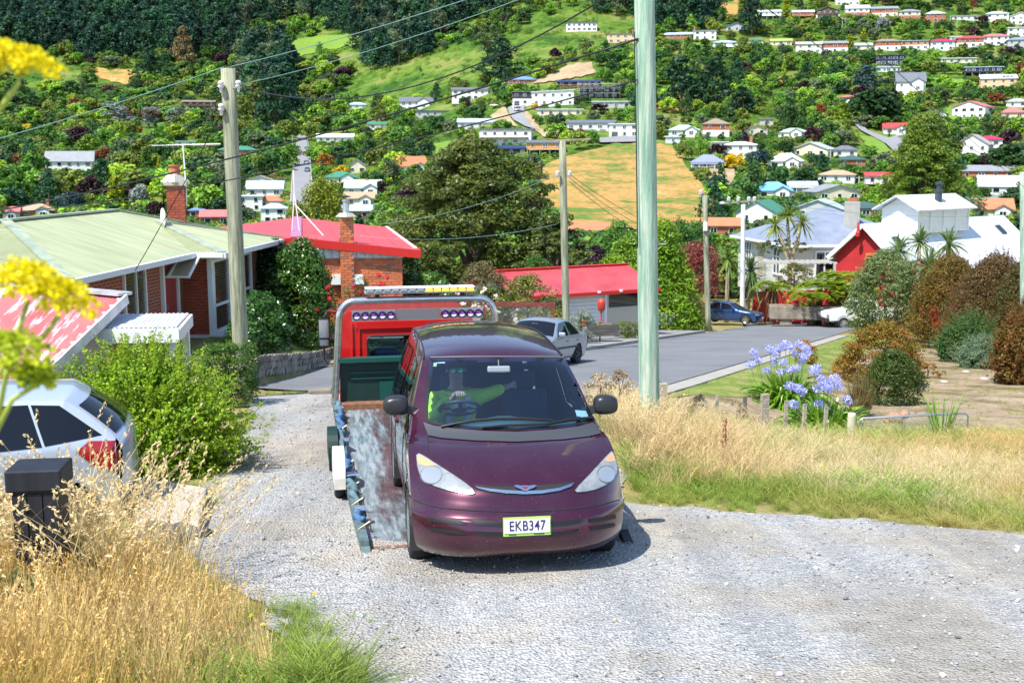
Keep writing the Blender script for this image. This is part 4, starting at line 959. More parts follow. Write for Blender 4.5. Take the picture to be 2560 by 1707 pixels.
# ---- green roofed brick house on the left
gh = thing('brick_house', 'brick house with pale green corrugated hip roof and white gutters', 'house', (-9.1, 22.9, 0), R(-4.5))
gx = corr_mat('green_iron_end', (.35, .39, .20), 0, (.42, .45, .25), 1.0); gy = corr_mat('green_iron_side', (.38, .42, .225), 1, (.47, .50, .30), .35, patch=((.30, .43, .27), (1, .25, 1), 1.1, .60), streak=(.4, 3, 1))
E = 1.05
rf = ob('roof', None, gh)
def facet(name, pts, mat, parent, th=.05): return MB().slab(pts, th).build(name, mat, parent)
Rn, Rf_ = (-3.3, 3.7, 2.06), (-3.3, 9.9, 2.06)
facet('roof_sheet', [(-6.6, 0, E), (0, 0, E), Rn], gx, rf); facet('roof_sheet', [(0, 0, E), (0, 13.6, E), Rf_, Rn], gy, rf)
facet('roof_sheet', [(0, 13.6, E), (-6.6, 13.6, E), Rf_], gx, rf); facet('roof_sheet', [(-6.6, 13.6, E), (-6.6, 0, E), Rn, Rf_], gy, rf)
Ap = (-2.1, 10.1, 1.73)
facet('roof_sheet', [(-5.0, 7.1, E + .01), (.8, 7.1, E + .01), Ap], gx, rf); facet('roof_sheet', [(.8, 7.1, E + .01), (.8, 13.1, E + .01), Ap], gy, rf); facet('roof_sheet', [(.8, 13.1, E + .01), (-5, 13.1, E + .01), Ap], gx, rf)
m_cap = M('ridge_cap', (.30, .35, .26), .5, var=(3, .2))
for a, b in (((0, 0, E), Rn), ((-6.6, 0, E), Rn), (Rn, Rf_), (Rf_, (0, 13.6, E)), (Ap, (.8, 7.1, E)), (Ap, (.8, 13.1, E))):
    MB().bar(Vector(a) + Vector((0, 0, .02)), Vector(b) + Vector((0, 0, .02)), .24, .05).build('ridge_cap', m_cap, rf)
for a, b in (((-6.65, -.06, E - .06), (.06, -.06, E - .06)), ((.06, -.12, E - .06), (.06, 7.1, E - .06)), ((.0, 7.03, E - .05), (.86, 7.03, E - .05)), ((.87, 7.0, E - .06), (.87, 13.2, E - .06))):
    MB().bar(a, b, .12, .13).build('gutter', m_gutter, gh)
MB().box((-3.3, 6.8, E - .13), (6.5, 13.4, .06)).build('soffit', m_whitew, gh); MB().box((-1.5, 10.1, E - .135), (4.4, 5.9, .05)).build('soffit', m_whitew, gh)
m_bw_y = brick_mat('brick_side', 1); m_bw_x = brick_mat('brick_end', 0)
MB().box((-.62, 4.05, -.7), (.2, 7.1, 3.3)).build('wall', m_bw_y, gh); MB().box((-3.4, .62, -.7), (5.4, .2, 3.3)).build('wall', m_bw_x, gh)
MB().box((.18, 10.25, -.7), (.2, 4.9, 3.3)).build('wall', m_bw_y, gh); wl = MB().box((-.16, 7.72, -.7), (.5, .2, 3.3)).build('wall', m_mortar, gh)
MB().box((-3.4, 13.0, -.7), (7, .2, 3.3)).build('wall', m_bw_x, gh)
bricks(wl, (-.5, 7.605, -1.25), (1, 0, 0), (0, -1, 0), .78, 2.15, BRD)
win(gh, (-.50, 1.1, .2), .7, 1.3, R(90), curtain_or_shade=m_curtain, pane=m_gl); win(gh, (-.50, 4.4, -.1), 1.3, 1.9, R(90), mull=(.1,), curtain_or_shade=m_curtain, pane=m_gl)
dr = MB().box((-.50, 6.6, -.25), (.06, .85, 2.0)).build('door', M('red_door', (.30, .03, .025), .4), gh); MB().box((-.46, 6.3, -.3), (.05, .04, .14)).build('door_handle', m_metal, dr)
for y_ in (6.1, 7.1): MB().box((-.47, y_, -.2), (.1, .09, 2.2)).build('door_frame', m_white, gh)
win(gh, (.30, 8.35, -.2), 1.35, 2.05, R(90), fr=.09, trans=(-.25,), curtain_or_shade=M('room_dark', (.05, .055, .05), .9), pane=m_gl)  # dark sheet behind this pane stands in for the unlit room
win(gh, (.30, 10.15, -.1), 1.9, 1.8, R(90), fr=.08, mull=(0,), trans=(-.2,), curtain_or_shade=M('blue_curtain', (.10, .17, .30), .9, scale=(1, 9, .2), var=(1, .3)), pane=m_gl)
MB().box((.27, 7.62, -.15), (.13, .13, 2.3)).build('corner_post', m_white, gh); MB().box((.1, 8.3, -1.36), (1.0, 1.7, .25)).build('plinth', m_whitew, gh)
MB().tube([(.34, 12.6, -1.6), (.34, 12.6, .75), (.6, 12.75, .85), (.8, 12.85, .95)], .045, 8).build('downpipe', m_white, gh)
aw = ob('glass_awning', None, gh)
for i, (x0, x1) in enumerate(((-1.15, -.35), (-.35, .2))): MB().slab([(x0, 6.25, .50), (x1, 6.25, .50), (x1, 7.02, .93), (x0, 7.02, .93)], .02).build('awning_pane', M('fibreglass_pane', (.40, .34, .22), .35, spec=.6, var=(2, .2)), aw)
for x in (-1.15, -.35, .2): MB().bar((x, 6.22, .515), (x, 7.04, .955), .05, .05).build('awning_bar', m_white, aw)
MB().bar((-1.17, 6.23, .49), (.22, 6.23, .49), .04, .05).build('awning_bar', m_white, aw)
# brick chimney, aerial and dish behind the green roof
ch = thing('chimney', 'tall red brick chimney with flared cap and clay pot on the green roof', 'chimney', (-10.30, 34.6, 0), R(14)); chs = MB().box((0, 0, 1.95), (.50, .50, 1.9)).build('chimney_stack', m_mortar, ch)
for n_, u_, o_ in (((0, -1, 0), (1, 0, 0), (-.265, -.265, 1.0)), ((1, 0, 0), (0, 1, 0), (.265, -.265, 1.0))): bricks(chs, o_, u_, n_, .53, 1.75, BRD)
MB().box((0, 0, 2.80), (.66, .66, .10)).build('chimney_cap', m_conc, ch); MB().lathe([(.44, 2.85), (.26, 3.05), (.18, 3.1)], 4, mi=0).build('chimney_cap', m_conc, ch); MB().lathe([(.17, 3.08), (.15, 3.3), (.19, 3.33), (.19, 3.38), (0, 3.38)], 12).build('chimney_pot', M('clay_pot', (.42, .14, .07), .8), ch)
an = thing('television_aerial', 'thin white television aerial on a bent mast beside the brick chimney', 'aerial', (-9.98, 34.55, 0))
MB().tube([(-.2, 0, 2.1), (0, 0, 2.15), (.02, 0, 2.6), (-.02, 0, 3.95)], .022, 6).build('mast', m_white, an); MB().tube([(-1.0, .1, 3.95), (1.15, -.1, 4.0)], .016, 6).build('boom', m_white, an)
for i in range(11): x = -.9 + i * .19; MB().tube([(x, -.42 + .02 * i, 3.96), (x + .05, .42 - .02 * i, 3.97)], .008, 5).build('element', m_white, an)
dsh = thing('satellite_dish', 'round white satellite dish on the green roof left of the chimney', 'dish', (-10.05, 32.6, 1.86), R(-60))
MB().lathe([(0, .0), (.12, .01), (.22, .035), (.28, .07), (.285, .06), (.2, .01), (0, -.02)], 24, axis='Y').build('dish', m_white, dsh, smooth=True); MB().tube([(0, .02, 0), (0, .1, -.25), (0, .1, -.45)], .02, 6).build('bracket', m_metal, dsh)
MB().tube([(0, 0, -.26), (0, -.3, -.1)], .012, 5).build('feed_arm', m_metal, dsh)
# ---- red roofed brick house
rh = thing('brick_house', 'orange brick house with bright red low-pitched gable roof', 'house', (-6.87, 35.5, 0), R(10.5))
m_rr = M('red_roof_paint', (.66, .075, .085), .42, var=(.5, .06)); m_rf = M('red_fascia', (.55, .02, .015), .35)
ro = ob('roof', None, rh); Zr, Ze = 1.11, .645
for s in (-1, 1): MB().slab([(0, 0, Zr), (s * 3.95, 0, Ze), (s * 3.95, 13.5, Ze), (0, 13.5, Zr)][::s], .06).build('roof_sheet', m_rr, ro)
for i in range(1, 6): MB().bar((3.95 * i / 6, .02, Zr - (Zr - Ze) * i / 6 + .012), (3.95 * i / 6, 13.4, Zr - (Zr - Ze) * i / 6 + .012), .035, .025).build('roof_seam', m_rr, ro)
MB().bar((.04, 0, Zr + .02), (.04, 13.5, Zr + .02), .34, .04).build('ridge_flashing', M('faded_flashing', (.40, .17, .30), .5, var=(3, .2)), ro)
for s in (-1, 1): MB().bar((0, -.03, Zr - .13), (s * 3.97, -.03, Ze - .13), .05, .26).build('fascia', m_rf, rh); MB().bar((s * 3.97, -.05, Ze - .1), (s * 3.97, 13.5, Ze - .1), .07, .22).build('fascia', m_rf, rh)
MB().bar((3.85, .3, Ze + .05), (3.85, 13.3, Ze + .05), .1, .03).build('roof_edge_strip', m_white, ro)
MB().add([(-3.6, .15, .40), (3.45, .15, .40), (3.45, .15, .55), (0, .15, .95), (-3.6, .15, .55)], [(0, 1, 2, 3, 4)]).build('gable_backing', m_whitew, rh)
for i in range(26):
    x = -3.4 + i * .26; zt = Zr - abs(x) * (Zr - Ze) / 3.95 - .12
    MB().box((x, .115, (.43 + zt) / 2), (.235, .03, max(.05, zt - .43))).build('board', m_whitew, rh)
wl = MB().box((0, 6.65, -.9), (6.8, 12.9, 2.66)).build('wall', m_mortar, rh)
bricks(wl, (-.45, .185, -1.75), (1, 0, 0), (0, -1, 0), 3.85, 2.15, BR, limit=300); 
chm = ob('chimney', None, rh, (1.62, .07, 0)); MB().box((0, .12, .05), (.40, .40, 3.4)).build('chimney_core', m_mortar, chm)
bricks(chm, (-.215, -.095, -1.5), (1, 0, 0), (0, -1, 0), .43, 3.25, BR); bricks(chm, (.215, -.09, .7), (0, 1, 0), (1, 0, 0), .42, 1.05, BR)
MB().box((0, .12, .97), (.455, .455, .17)).build('painted_band', m_rf, chm)
MB().lathe([(.34, 1.74), (.2, 1.86), (0, 1.86)], 4).build('chimney_cap', m_conc, chm); MB().lathe([(.12, 1.84), (.10, 1.9), (.085, 2.2), (.11, 2.22), (.11, 2.3), (.05, 2.3)], 14).build('flue', m_metal, chm); MB().lathe([(.0, 2.42), (.17, 2.38), (.17, 2.36), (0, 2.34)], 14).build('cowl', m_black, chm)
for s in (-1, 1): MB().add([(s * .22, -.08, -.42), (s * .52, -.08, -.42), (s * .50, -.08, -.12), (s * .22, -.08, -.10), (s * .22, .12, -.42), (s * .52, .12, -.42), (s * .50, .12, -.12), (s * .22, .12, -.10)], [(0, 1, 2, 3), (3, 2, 6, 7), (1, 5, 6, 2), (0, 4, 5, 1), (4, 7, 6, 5)]).build('chimney_shoulder', m_white, chm)
ma = thing('radio_mast', 'white tripod aerial mast standing on the red roof ridge', 'mast', (-7.4, 38.4, 1.1))
for a in ((-.12, 0, 0), (.14, 0, 0), (1.0, -.3, -.1)): MB().tube([a, (0, 0, 1.35 if a[0] < .5 else .95)], .022, 6).build('mast_leg', m_white, ma)
MB().tube([(0, 0, 1.3), (0, 0, 2.1)], .02, 6).build('mast_tube', m_white, ma)
# ---- rusty red shed roof and white porch, near left
sh = thing('shed', 'low shed with peeling red and white corrugated iron roof', 'shed', (0, 0, 0))
m_rust = corr_mat('peeling_iron', (.42, .10, .10), 0, (.52, .17, .17), .0, patch=((.62, .60, .64), (7, .9, 1), .8, .53), rough=.6)
P1, P2, P3, P4 = Vector((-11.2, 21.6, 1.22)), Vector((-6.60, 19.0, 1.18)), Vector((-7.02, 15.9, .18)), Vector((-11.6, 18.4, .2))
u_ = (P2 - P1); n = int(u_.length / .076); mbv = MB(); Lk = []
for i in range(n * 4 + 1):
    f = i / (n * 4); z = .012 * math.sin(i * math.pi / 2); Lk.append((P1.lerp(P2, f) + Vector((0, 0, z)), P4.lerp(P3, f) + Vector((0, 0, z))))
for a, b in Lk: mbv.V += [tuple(a), tuple(b)]
mbv.F = [(2 * i, 2 * i + 1, 2 * i + 3, 2 * i + 2) for i in range(len(Lk) - 1)]; mbv.m = [0] * len(mbv.F)
mbv.build('roof', m_rust, sh, smooth=True)
MB().bar(P1 + Vector((0, 0, .03)), P2 + Vector((0, 0, .03)), .3, .05).build('ridge_cap', M('bare_iron', (.5, .48, .52), .45, .3, var=(4, .25)), sh)
MB().bar(P2 + Vector((.03, 0, -.05)), P3 + Vector((.03, 0, -.05)), .04, .17).build('barge_board', m_whitew, sh)
for i in range(12): q = P2.lerp(P3, (i + .5) / 12); MB().box(q + Vector((-.04, 0, -.02)), (.08, .08, .07), rz=.2).build('purlin_end', m_whitew, sh)
wf = [P4 + Vector((.3, .2, -.15)), P3 + Vector((-.3, .2, -.15)), P2 + Vector((-.3, -.1, -.1)), P1 + Vector((.3, -.1, -.1))]
MB().add([tuple(p) for p in wf] + [(p.x, p.y, -1.9) for p in wf], [(0, 1, 5, 4), (1, 2, 6, 5), (2, 3, 7, 6), (3, 0, 4, 7)]).build('wall', M('shed_boards', (.55, .53, .5), .8, scale=(1, 1, 7), var=(1.5, .2)), sh)
po = thing('porch', 'small open porch with white fascia and corrugated roof on white posts', 'porch', (-5.62, 18.4, -.27), R(6))
mbv = MB(); L_ = []
for i in range(24 * 4): x = -1.75 + i * .019; z = .010 * math.sin(i * math.pi / 2); L_.append(((x, -.05, 1.0 + z), (x + .03, 1.0, 1.10 + z)))
for a, b in L_: mbv.V += [a, b]
mbv.F = [(2 * i, 2 * i + 1, 2 * i + 3, 2 * i + 2) for i in range(len(L_) - 1)]; mbv.m = [0] * len(mbv.F); mbv.build('roof', corr_mat('porch_iron', (.46, .46, .50), 0, (.54, .54, .58), 0, patch=((.48, .16, .16), (1, 1, 1), 2.2, .66)), po, smooth=True)
MB().box((-.83, -.06, .87), (1.86, .05, .24)).build('fascia', m_white, po); MB().bar((.10, -.06, .88), (.12, 1.0, .98), .05, .2).build('fascia', m_white, po)
for x, y in ((-.03, .05), (.04, .85), (-1.7, .05)): MB().box((x, y, -.2), (.11, .11, 2.2)).build('post', m_white, po)
MB().bar((.05, .1, .80), (.07, .95, .88), .06, .1).build('beam', m_white, po)
# ---- white garage with red roof beyond the road
ga = thing('garage', 'white weatherboard garage with red corrugated roof beyond the road', 'garage', (1.0, 49.4, 0), R(29))
m_gr = corr_mat('red_iron', (.50, .05, .07), 0, (.60, .09, .10), .8)
ro = ob('roof', None, ga); MB().slab([(-1.2, -.4, -2.32), (6.5, -.4, -2.32), (6.5, 2.2, -1.42), (-1.2, 2.2, -1.42)], .04).build('roof_sheet', m_gr, ro); MB().slab([(-1.2, 2.2, -1.42), (6.5, 2.2, -1.42), (6.5, 4.9, -2.32), (-1.2, 4.9, -2.32)], .04).build('roof_sheet', m_gr, ro)
MB().bar((-1.25, -.44, -2.4), (6.55, -.44, -2.4), .08, .16).build('fascia', m_rf, ro); MB().bar((-1.2, 2.2, -1.39), (6.5, 2.2, -1.39), .3, .05).build('ridge_cap', m_rf, ro)
MB().box((2.7, 2.3, -3.7), (7.0, 4.3, 2.7)).build('wall', m_white, ga); MB().add([(-.8, .15, -2.4), (-.8, 4.45, -2.4), (-.8, 2.3, -1.5)], [(2, 1, 0)]).build('wall', m_white, ga)
for i in range(13): MB().box((2.7, .12, -4.7 + i * .18), (6.96, .05, .165)).build('weatherboard', m_white, ga)
d_ = MB().box((5.0, .08, -3.6), (2.2, .10, 2.2)).build('garage_door', M('door_cream', (.5, .46, .36), .5), ga); MB().box((5.0, .02, -2.85), (2.0, .05, .6)).build('door_glass', m_glassd, d_)
MB().box((3.82, .07, -3.5), (.14, .1, 2.4)).build('door_frame', m_white, ga); win(ga, (1.3, .09, -3.1), 1.1, 1.0)
for i in (0, 1): MB().box((3.1 + i * 1.2, -.5, -2.33), (.12, .1, .1)).build('flood_lamp', m_white, ga)
# ---- blue-grey roofed villa and red gabled house on the right
vi = thing('villa', 'cream weatherboard villa with blue-grey hip roof and square chimney', 'house', (22.1, 88.0, 0), R(9))
m_bl = corr_mat('blue_grey_iron', (.20, .235, .31), 0, (.245, .28, .36), .15)
ro = ob('roof', None, vi); mb = MB(); a, b, c, d = (-.6, -.6, -2.86), (11.5, -.6, -2.86), (11.5, 12.5, -2.86), (-.6, 12.5, -2.86); r0, r1 = (5.4, 5.6, -.15), (5.6, 6.6, -.15)
mb.add([a, b, c, d, r0, r1], [(0, 1, 4), (1, 2, 5, 4), (2, 3, 5), (3, 0, 4, 5), (3, 2, 1, 0)]).build('roof_sheet', m_bl, ro)
MB().box((5.45, -.66, -2.95), (12.2, .1, .2)).build('gutter', m_white, ro); MB().box((-.66, 5.95, -2.95), (.1, 13.2, .2)).build('gutter', m_white, ro)
MB().box((5.4, 6, -5.2), (10.8, 12, 4.4)).build('wall', M('cream_boards', (.62, .61, .56), .6), vi)
for i in range(15): MB().box((5.4, -.02, -3.25 - i * .2), (10.84, .06, .19)).build('weatherboard', M('cream_boards', (.6, .6, .6)), vi); MB().box((-.02, 6, -3.25 - i * .2), (.06, 12.0, .19)).build('weatherboard', M('cream_boards', (.6, .6, .6)), vi)
win(vi, (3.0, -.1, -4.5), 2.5, 2.3, 0, .13, (-.33, .33), (.35,), depth=.16); win(vi, (-.1, 3.0, -4.4), 1.5, 2.2, R(-90), .13, (0,), (.35,), depth=.16); win(vi, (-.1, 9.5, -4.4), 1.9, 2.4, R(-90), .13, (-.3, .3), (.35,), depth=.16); MB().box((-.06, 6.6, -4.6), (.1, 1.2, 2.6)).build('door', M('door_tan', (.42, .36, .28), .6), vi)
MB().box((5.9, 2.4, -.9), (.92, .92, 2.6)).build('chimney', m_conc, vi); MB().box((5.9, 2.4, .5), (.5, .5, .35)).build('chimney_pot', M('clay_pot', (.4, .1, .1)), vi)
rg_ = thing('gabled_house', 'red gabled building with long white iron roof and louvred clerestory', 'house', (26.8, 85.0, 0), R(-49))
# local y runs along the ridge (away to the right), local x across the gable
m_wi = corr_mat('white_iron', (.62, .66, .72), 1, (.70, .74, .80), .12); m_redp = M('red_render', (.42, .018, .022), .75, var=(1.2, .12), bump=(18, .3, .02))
zr, ze, hw = -1.05, -3.45, 2.55; ro = ob('roof', None, rg_)
MB().slab([(0, -.5, zr), (hw + .4, -.5, ze - .25), (hw + .4, 22, ze - .25), (0, 22, zr)], .12).build('roof_sheet', m_wi, ro); MB().slab([(0, -.5, zr), (-hw - .4, -.5, ze - .25), (-hw - .4, 22, ze - .25), (0, 22, zr)][::-1], .12).build('roof_sheet', m_wi, ro)
MB().slab([(hw + .38, 5, ze - .22), (hw + 2.6, 5, ze - 1.0), (hw + 2.6, 24, ze - 1.0), (hw + .38, 24, ze - .22)], .1).build('roof_sheet', m_wi, ro)
for s in (-1, 1): MB().bar((0, -.52, zr - .1), (s * (hw + .42), -.52, ze - .35), .08, .3).build('barge_board', m_white, ro)
MB().add([(-hw, 0, -9.5), (hw, 0, -9.5), (hw, 0, ze - .1), (0, 0, zr - .15), (-hw, 0, ze - .1)], [(0, 1, 2, 3, 4)]).build('wall', m_redp, rg_); MB().box((0, 11, -6.6), (2 * hw - .1, 21.8, 6.0)).build('wall', m_redp, rg_)
MB().box((hw + 1.1, 14, -7.2), (2.2, 18, 5.3)).build('wall', m_redp, rg_)
lv = ob('louvre_window', None, rg_, (.75, -.06, -4.9)); m_cedar = M('cedar', (.50, .20, .05), .5)
for x in (-.58, 0, .58): MB().box((x, 0, 0), (.1, .1, 3.3)).build('frame', m_cedar, lv)
for z in (-1.6, 1.6): MB().box((0, 0, z), (1.26, .09, .1)).build('frame', m_cedar, lv)
for s in (-.29, .29):
    for i in range(17): MB().bar((s - .25, -.02, -1.5 + i * .187), (s + .25, -.02, -1.5 + i * .187), .14, .03, up=(0, -.7, 1)).build('slat', m_cedar, lv)
MB().box((0, .04, 0), (1.2, .02, 3.2)).build('pane', m_dark, lv)
MB().lathe([(0, -.35), (.16, -.3), (.18, 0), (.1, .1), (.05, .8), (0, .8)], 10, (-.25, -.75, zr - .65)).build('rainwater_head', M('red_head', (.45, .03, .03), .5), rg_)
MB().slab([(-hw - .35, .3, ze - .3), (-hw - .35, 6, ze - .3), (-hw - 2.6, 6, ze - 1.25), (-hw - 2.6, .3, ze - 1.25)], .1).build('lean_to_roof', m_wi, rg_); MB().box((-hw - 1.2, 3.2, -6.6), (2.0, 5, 3.6)).build('wall', M('dark_boards', (.10, .05, .05), .8), rg_); MB().box((-hw - 2.45, .45, -6.3), (.14, .14, 3.4)).build('post', m_white, rg_)
cl = ob('clerestory', None, rg_, (0, 4.6, 0)); mo = MB().box((0, 4.0, -1.0), (3.0, 8.0, 1.9)).build('clerestory_wall', m_white, cl); MB().add([(-1.5, -.01, -.06), (1.5, -.01, -.06), (0, -.01, .85)], [(0, 1, 2)]).build('clerestory_gable', m_white, cl)
MB().slab([(0, -.7, 1.0), (2.0, -.7, -.1), (2.0, 8.6, -.1), (0, 8.6, 1.0)], .1).build('clerestory_roof', m_wi, cl); MB().slab([(0, -.7, 1.0), (-2.0, -.7, -.1), (-2.0, 8.6, -.1), (0, 8.6, 1.0)][::-1], .1).build('clerestory_roof', m_wi, cl)
for i in range(9): MB().bar((1.53, .05, -1.85 + i * .19), (1.53, 7.95, -1.85 + i * .19), .03, .13).build('louvre_slat', m_white, mo)
for i in range(5): MB().box((1.56, i * 2.0, -1.0), (.1, .14, 1.9)).build('louvre_post', m_white, mo)
for i in range(9): MB().box((1.78, .3 + i * .95, -.18), (.35, .1, .1)).build('rafter_end', m_white, mo)
MB().lathe([(.28, -.5), (.28, .55), (.34, .6), (.34, .75), (.2, .8), (.2, 1.15), (.3, 1.2), (.3, 1.35), (0, 1.45)], 12, (.9, 4.2, .6)).build('flue', M('flue_steel', (.06, .08, .1), .4, .5), cl)
for yy, x in ((2.0, 1.6), (19.0, 1.3)):
    s_ = ob('skylight', None, rg_, (x, yy, zr - x * (zr - ze + .25) / (hw + .4) + .08)); s_.rotation_euler = (0, math.atan((zr - ze + .25) / (hw + .4)), 0)
    MB().box((0, 0, 0), (1.0, .8, .1)).build('frame', M('flue_steel', (.1, .1, .1)), s_); MB().box((0, 0, .05), (.85, .65, .02)).build('pane', m_glassd, s_)
# ---- fences, walls and road-side pieces
fe = thing('paling_fence', 'new pale timber paling fence left of the blue car', 'fence', (7.5, 59.6, 0), R(12)); m_pal = rnd_mat('pine_paling', [(0, (.44, .28, .10)), (.5, (.52, .34, .13)), (1, (.40, .24, .08))], .75, 6, .25)
PAL = MB().box((0, 0, 0), (.245, .022, 1.6)).mesh('paling', m_pal)
for i in range(13): ob('paling', PAL, fe, (i * .255 - .1, .01 * (i % 2), -4.35 + .012 * math.sin(i * 2.1)))
for z in (-4.8, -4.0): MB().box((1.5, .06, z), (3.4, .05, .09)).build('rail', m_pal, fe)
rw = thing('garden_wall', 'low red rendered garden wall in front of the red gabled house', 'wall', (0, 0, 0))
A_ = at(1880, 830, 76); B_ = at(2110, 860, 70); C_ = at(2500, 850, 66)
for a, b in ((A_, B_), (B_, C_)): MB().add([(a.x, a.y, Hf(a.x, a.y) - .3), (b.x, b.y, Hf(b.x, b.y) - .3), (b.x, b.y, Hf(b.x, b.y) + 2.2), (a.x, a.y, Hf(a.x, a.y) + 2.0), (a.x, a.y + .3, Hf(a.x, a.y) - .3), (b.x, b.y + .3, Hf(b.x, b.y) - .3), (b.x, b.y + .3, Hf(b.x, b.y) + 2.2), (a.x, a.y + .3, Hf(a.x, a.y) + 2.0)], [(0, 1, 2, 3), (3, 2, 6, 7), (1, 5, 6, 2), (0, 3, 7, 4)]).build('wall_panel', m_redp, rw)
lb = at(1993, 775, 71.5); bx = thing('letterbox', 'red letterbox with pitched roof on the red garden wall', 'letterbox', (lb.x, lb.y, lb.z)); MB().box((0, 0, 0), (.75, .5, .6)).build('box', m_redp, bx); MB().add([(-.5, -.3, .3), (.5, -.3, .3), (.5, .3, .3), (-.5, .3, .3), (-.5, 0, .62), (.5, 0, .62)], [(0, 1, 5, 4), (2, 3, 4, 5), (0, 4, 3), (1, 2, 5)]).build('lid', m_redp, bx); MB().box((0, 0, -1.2), (.3, .3, 2)).build('post', m_redp, bx)
tr = at(2023, 795, 66.5); tg = thing('trough', 'long weathered concrete trough on two blocks beside the white pickup', 'trough', (tr.x, tr.y, Hf(tr.x, tr.y) + .1), R(-8))
mb = MB(); mb.box((0, -.5, .75), (4.6, .12, .8)); mb.box((0, .5, .75), (4.6, .12, .8)); mb.box((-2.3, 0, .75), (.12, 1.1, .8)); mb.box((2.3, 0, .75), (.12, 1.1, .8)); mb.box((0, 0, .42), (4.5, 1, .12)); mb.build('trough_body', M('old_concrete', (.24, .20, .155), .9, var=(3, .3)), tg, bevel=.05); MB().box((0, 0, .8), (4.4, .95, .3)).build('soil', m_earth, tg)
for s in (-1.4, 1.4): MB().box((s, 0, .18), (.7, .9, .36)).build('block', MATS['old_concrete'], tg)
# stone wall by the lawn: one object per stone
sw = thing('stone_wall', 'low dry stone retaining wall along the lawn left of the tow truck', 'wall', (0, 0, 0)); m_stone = rnd_mat('wall_stone', [(0, (.12, .10, .085)), (.5, (.20, .175, .145)), (1, (.28, .25, .21))], .9, 9, .5)
MB().add([(-5.9, 24.7, -1.9), (-5.45, 34.5, -3.0), (-5.45, 34.5, -2.42), (-5.9, 24.7, -1.45), (-6.2, 24.7, -1.9), (-5.75, 34.5, -3.0), (-5.75, 34.5, -2.42), (-6.2, 24.7, -1.45)], [(0, 1, 2, 3), (3, 2, 6, 7), (0, 3, 7, 4), (1, 5, 6, 2)]).build('wall_core', M('wall_mortar', (.16, .14, .12), .95), sw)
STN = []
for k in range(5):
    rs = random.Random(k); mb = MB(); mb.box((0, 0, 0), (.30, .12, .17)); mb.V = [(x * rs.uniform(.75, 1.1), y * rs.uniform(.8, 1.2), z * rs.uniform(.75, 1.1)) for x, y, z in mb.V]; STN.append(mb.mesh('stone', m_stone))
for r_ in range(3):
    y = 24.8
    while y < 34.3:
        f = (y - 24.7) / 9.8; x = -5.9 + .45 * f; ob('stone', random.choice(STN), sw, (x - .0, y, Hf(x, y) + .08 + r_ * .165), R(87) + random.uniform(-.1, .1), (random.uniform(.8, 1.3), 1, random.uniform(.85, 1.1))); y += random.uniform(.26, .38)
pth = [(-6.9, 24.6), (-6.6, 27), (-6.0, 31), (-4.2, 36.5)]
struct(strip('stone_path', pth, .75, .035, soil_mat('crazy_paving', [(.35, (.16, .12, .09)), (.5, (.30, .24, .19)), (.65, (.40, .34, .28))], 3.0, .6, 8)))
# ================================================================= near plants
fN = fol_mat('near_leaves', False, .33, .45, .4)
fM = fol_mat('bronze_leaves', False, .3, .5, .3, hue=.16)
fG = fol_mat('glossy_leaves', False, .25, .3, .6)
m_stem = M('stem', (.14, .10, .06), .9, var=(8, .3)); m_fibre = M('fibrous_trunk', (.17, .11, .06), .95, scale=(6, 6, .6), var=(4, .5), bump=(20, .8, .03))
def dome(nc, rg, rx, ry, h, shell=.75):
    u = rg.uniform(0.02, 1, nc); a = rg.uniform(0, 6.283, nc); lump = 1 + .13 * np.sin(a * 3 + rg.uniform(0, 6)) + .1 * np.sin(a * 5 + u * 6)
    q = np.interp(u, [0, .3, .6, .85, 1], [.82, 1, .88, .55, .12]) * rg.uniform(shell, 1.0, nc) * lump
    return np.stack([rx * .86 * q * np.cos(a), ry * .86 * q * np.sin(a), (.04 + u * .88) * h], 1)
def plant(name, label, cat, pos, size, color, leaf, nc, per, asp=.5, seed=1, shell=.75, squash=.85, low=-.3, stems=6, mat=None, tone=.3, shape='ell', group=None, cr=.28, hue2=None, up=.25, flat=False):
    rg = np.random.default_rng(seed); rx, ry, h = size; o = thing(name, label, cat, pos, rg.uniform(0, 6) if shape == 'ell' and rx == ry else 0, group)
    d = sph(nc, rg)
    if shape == 'box':
        d = rg.uniform(-1, 1, (nc, 3)); k = np.argmax(np.abs(d), 1); d[np.arange(nc), k] = np.sign(d[np.arange(nc), k]); d[:, 2] = np.where(d[:, 2] < -.95, rg.uniform(-.9, .9, nc), d[:, 2]); cent = d * np.array([rx, ry, h / 2]) * .88 + np.array([0, 0, h / 2])
    elif shape == 'cone':
        z = rg.uniform(0.02, 1, nc) ** 1.35; a = rg.uniform(0, 6.28, nc); q = (1 - z) ** .8 * rg.uniform(.65, 1.0, nc); cent = np.stack([rx * q * np.cos(a), ry * q * np.sin(a), z * h * .95], 1)
    elif low > 0:
        d[:, 2] = np.where(d[:, 2] < -.3, -d[:, 2], d[:, 2]); cent = d * rg.uniform(shell, 1.0, (nc, 1)) * np.array([rx, ry, h * .5]) * .85 + np.array([0, 0, h * .5])
    else: cent = dome(nc, rg, rx, ry, h, shell)
    R_ = min(rx, ry, h / 2) * cr * rg.uniform(.75, 1.3, nc)
    V, F, v = clumps(cent, R_, per, leaf, rg, asp, squash=squash, tone=tone, up=up)
    ob('foliage', mesh_arrays(name + '_foliage', V, F, [mat or fN], False, v), o, color=color)
    if stems:
        P = [(V, F, v, 0) for (V, F, v, _) in limbs(rg, h * .7, max(.02, rx * .05), cent, stems, 6)]; V, F, v, mi = join_vf(P)
        ob('stem', mesh_arrays(name + '_stem', V, F, [m_stem], True), o)
    return o
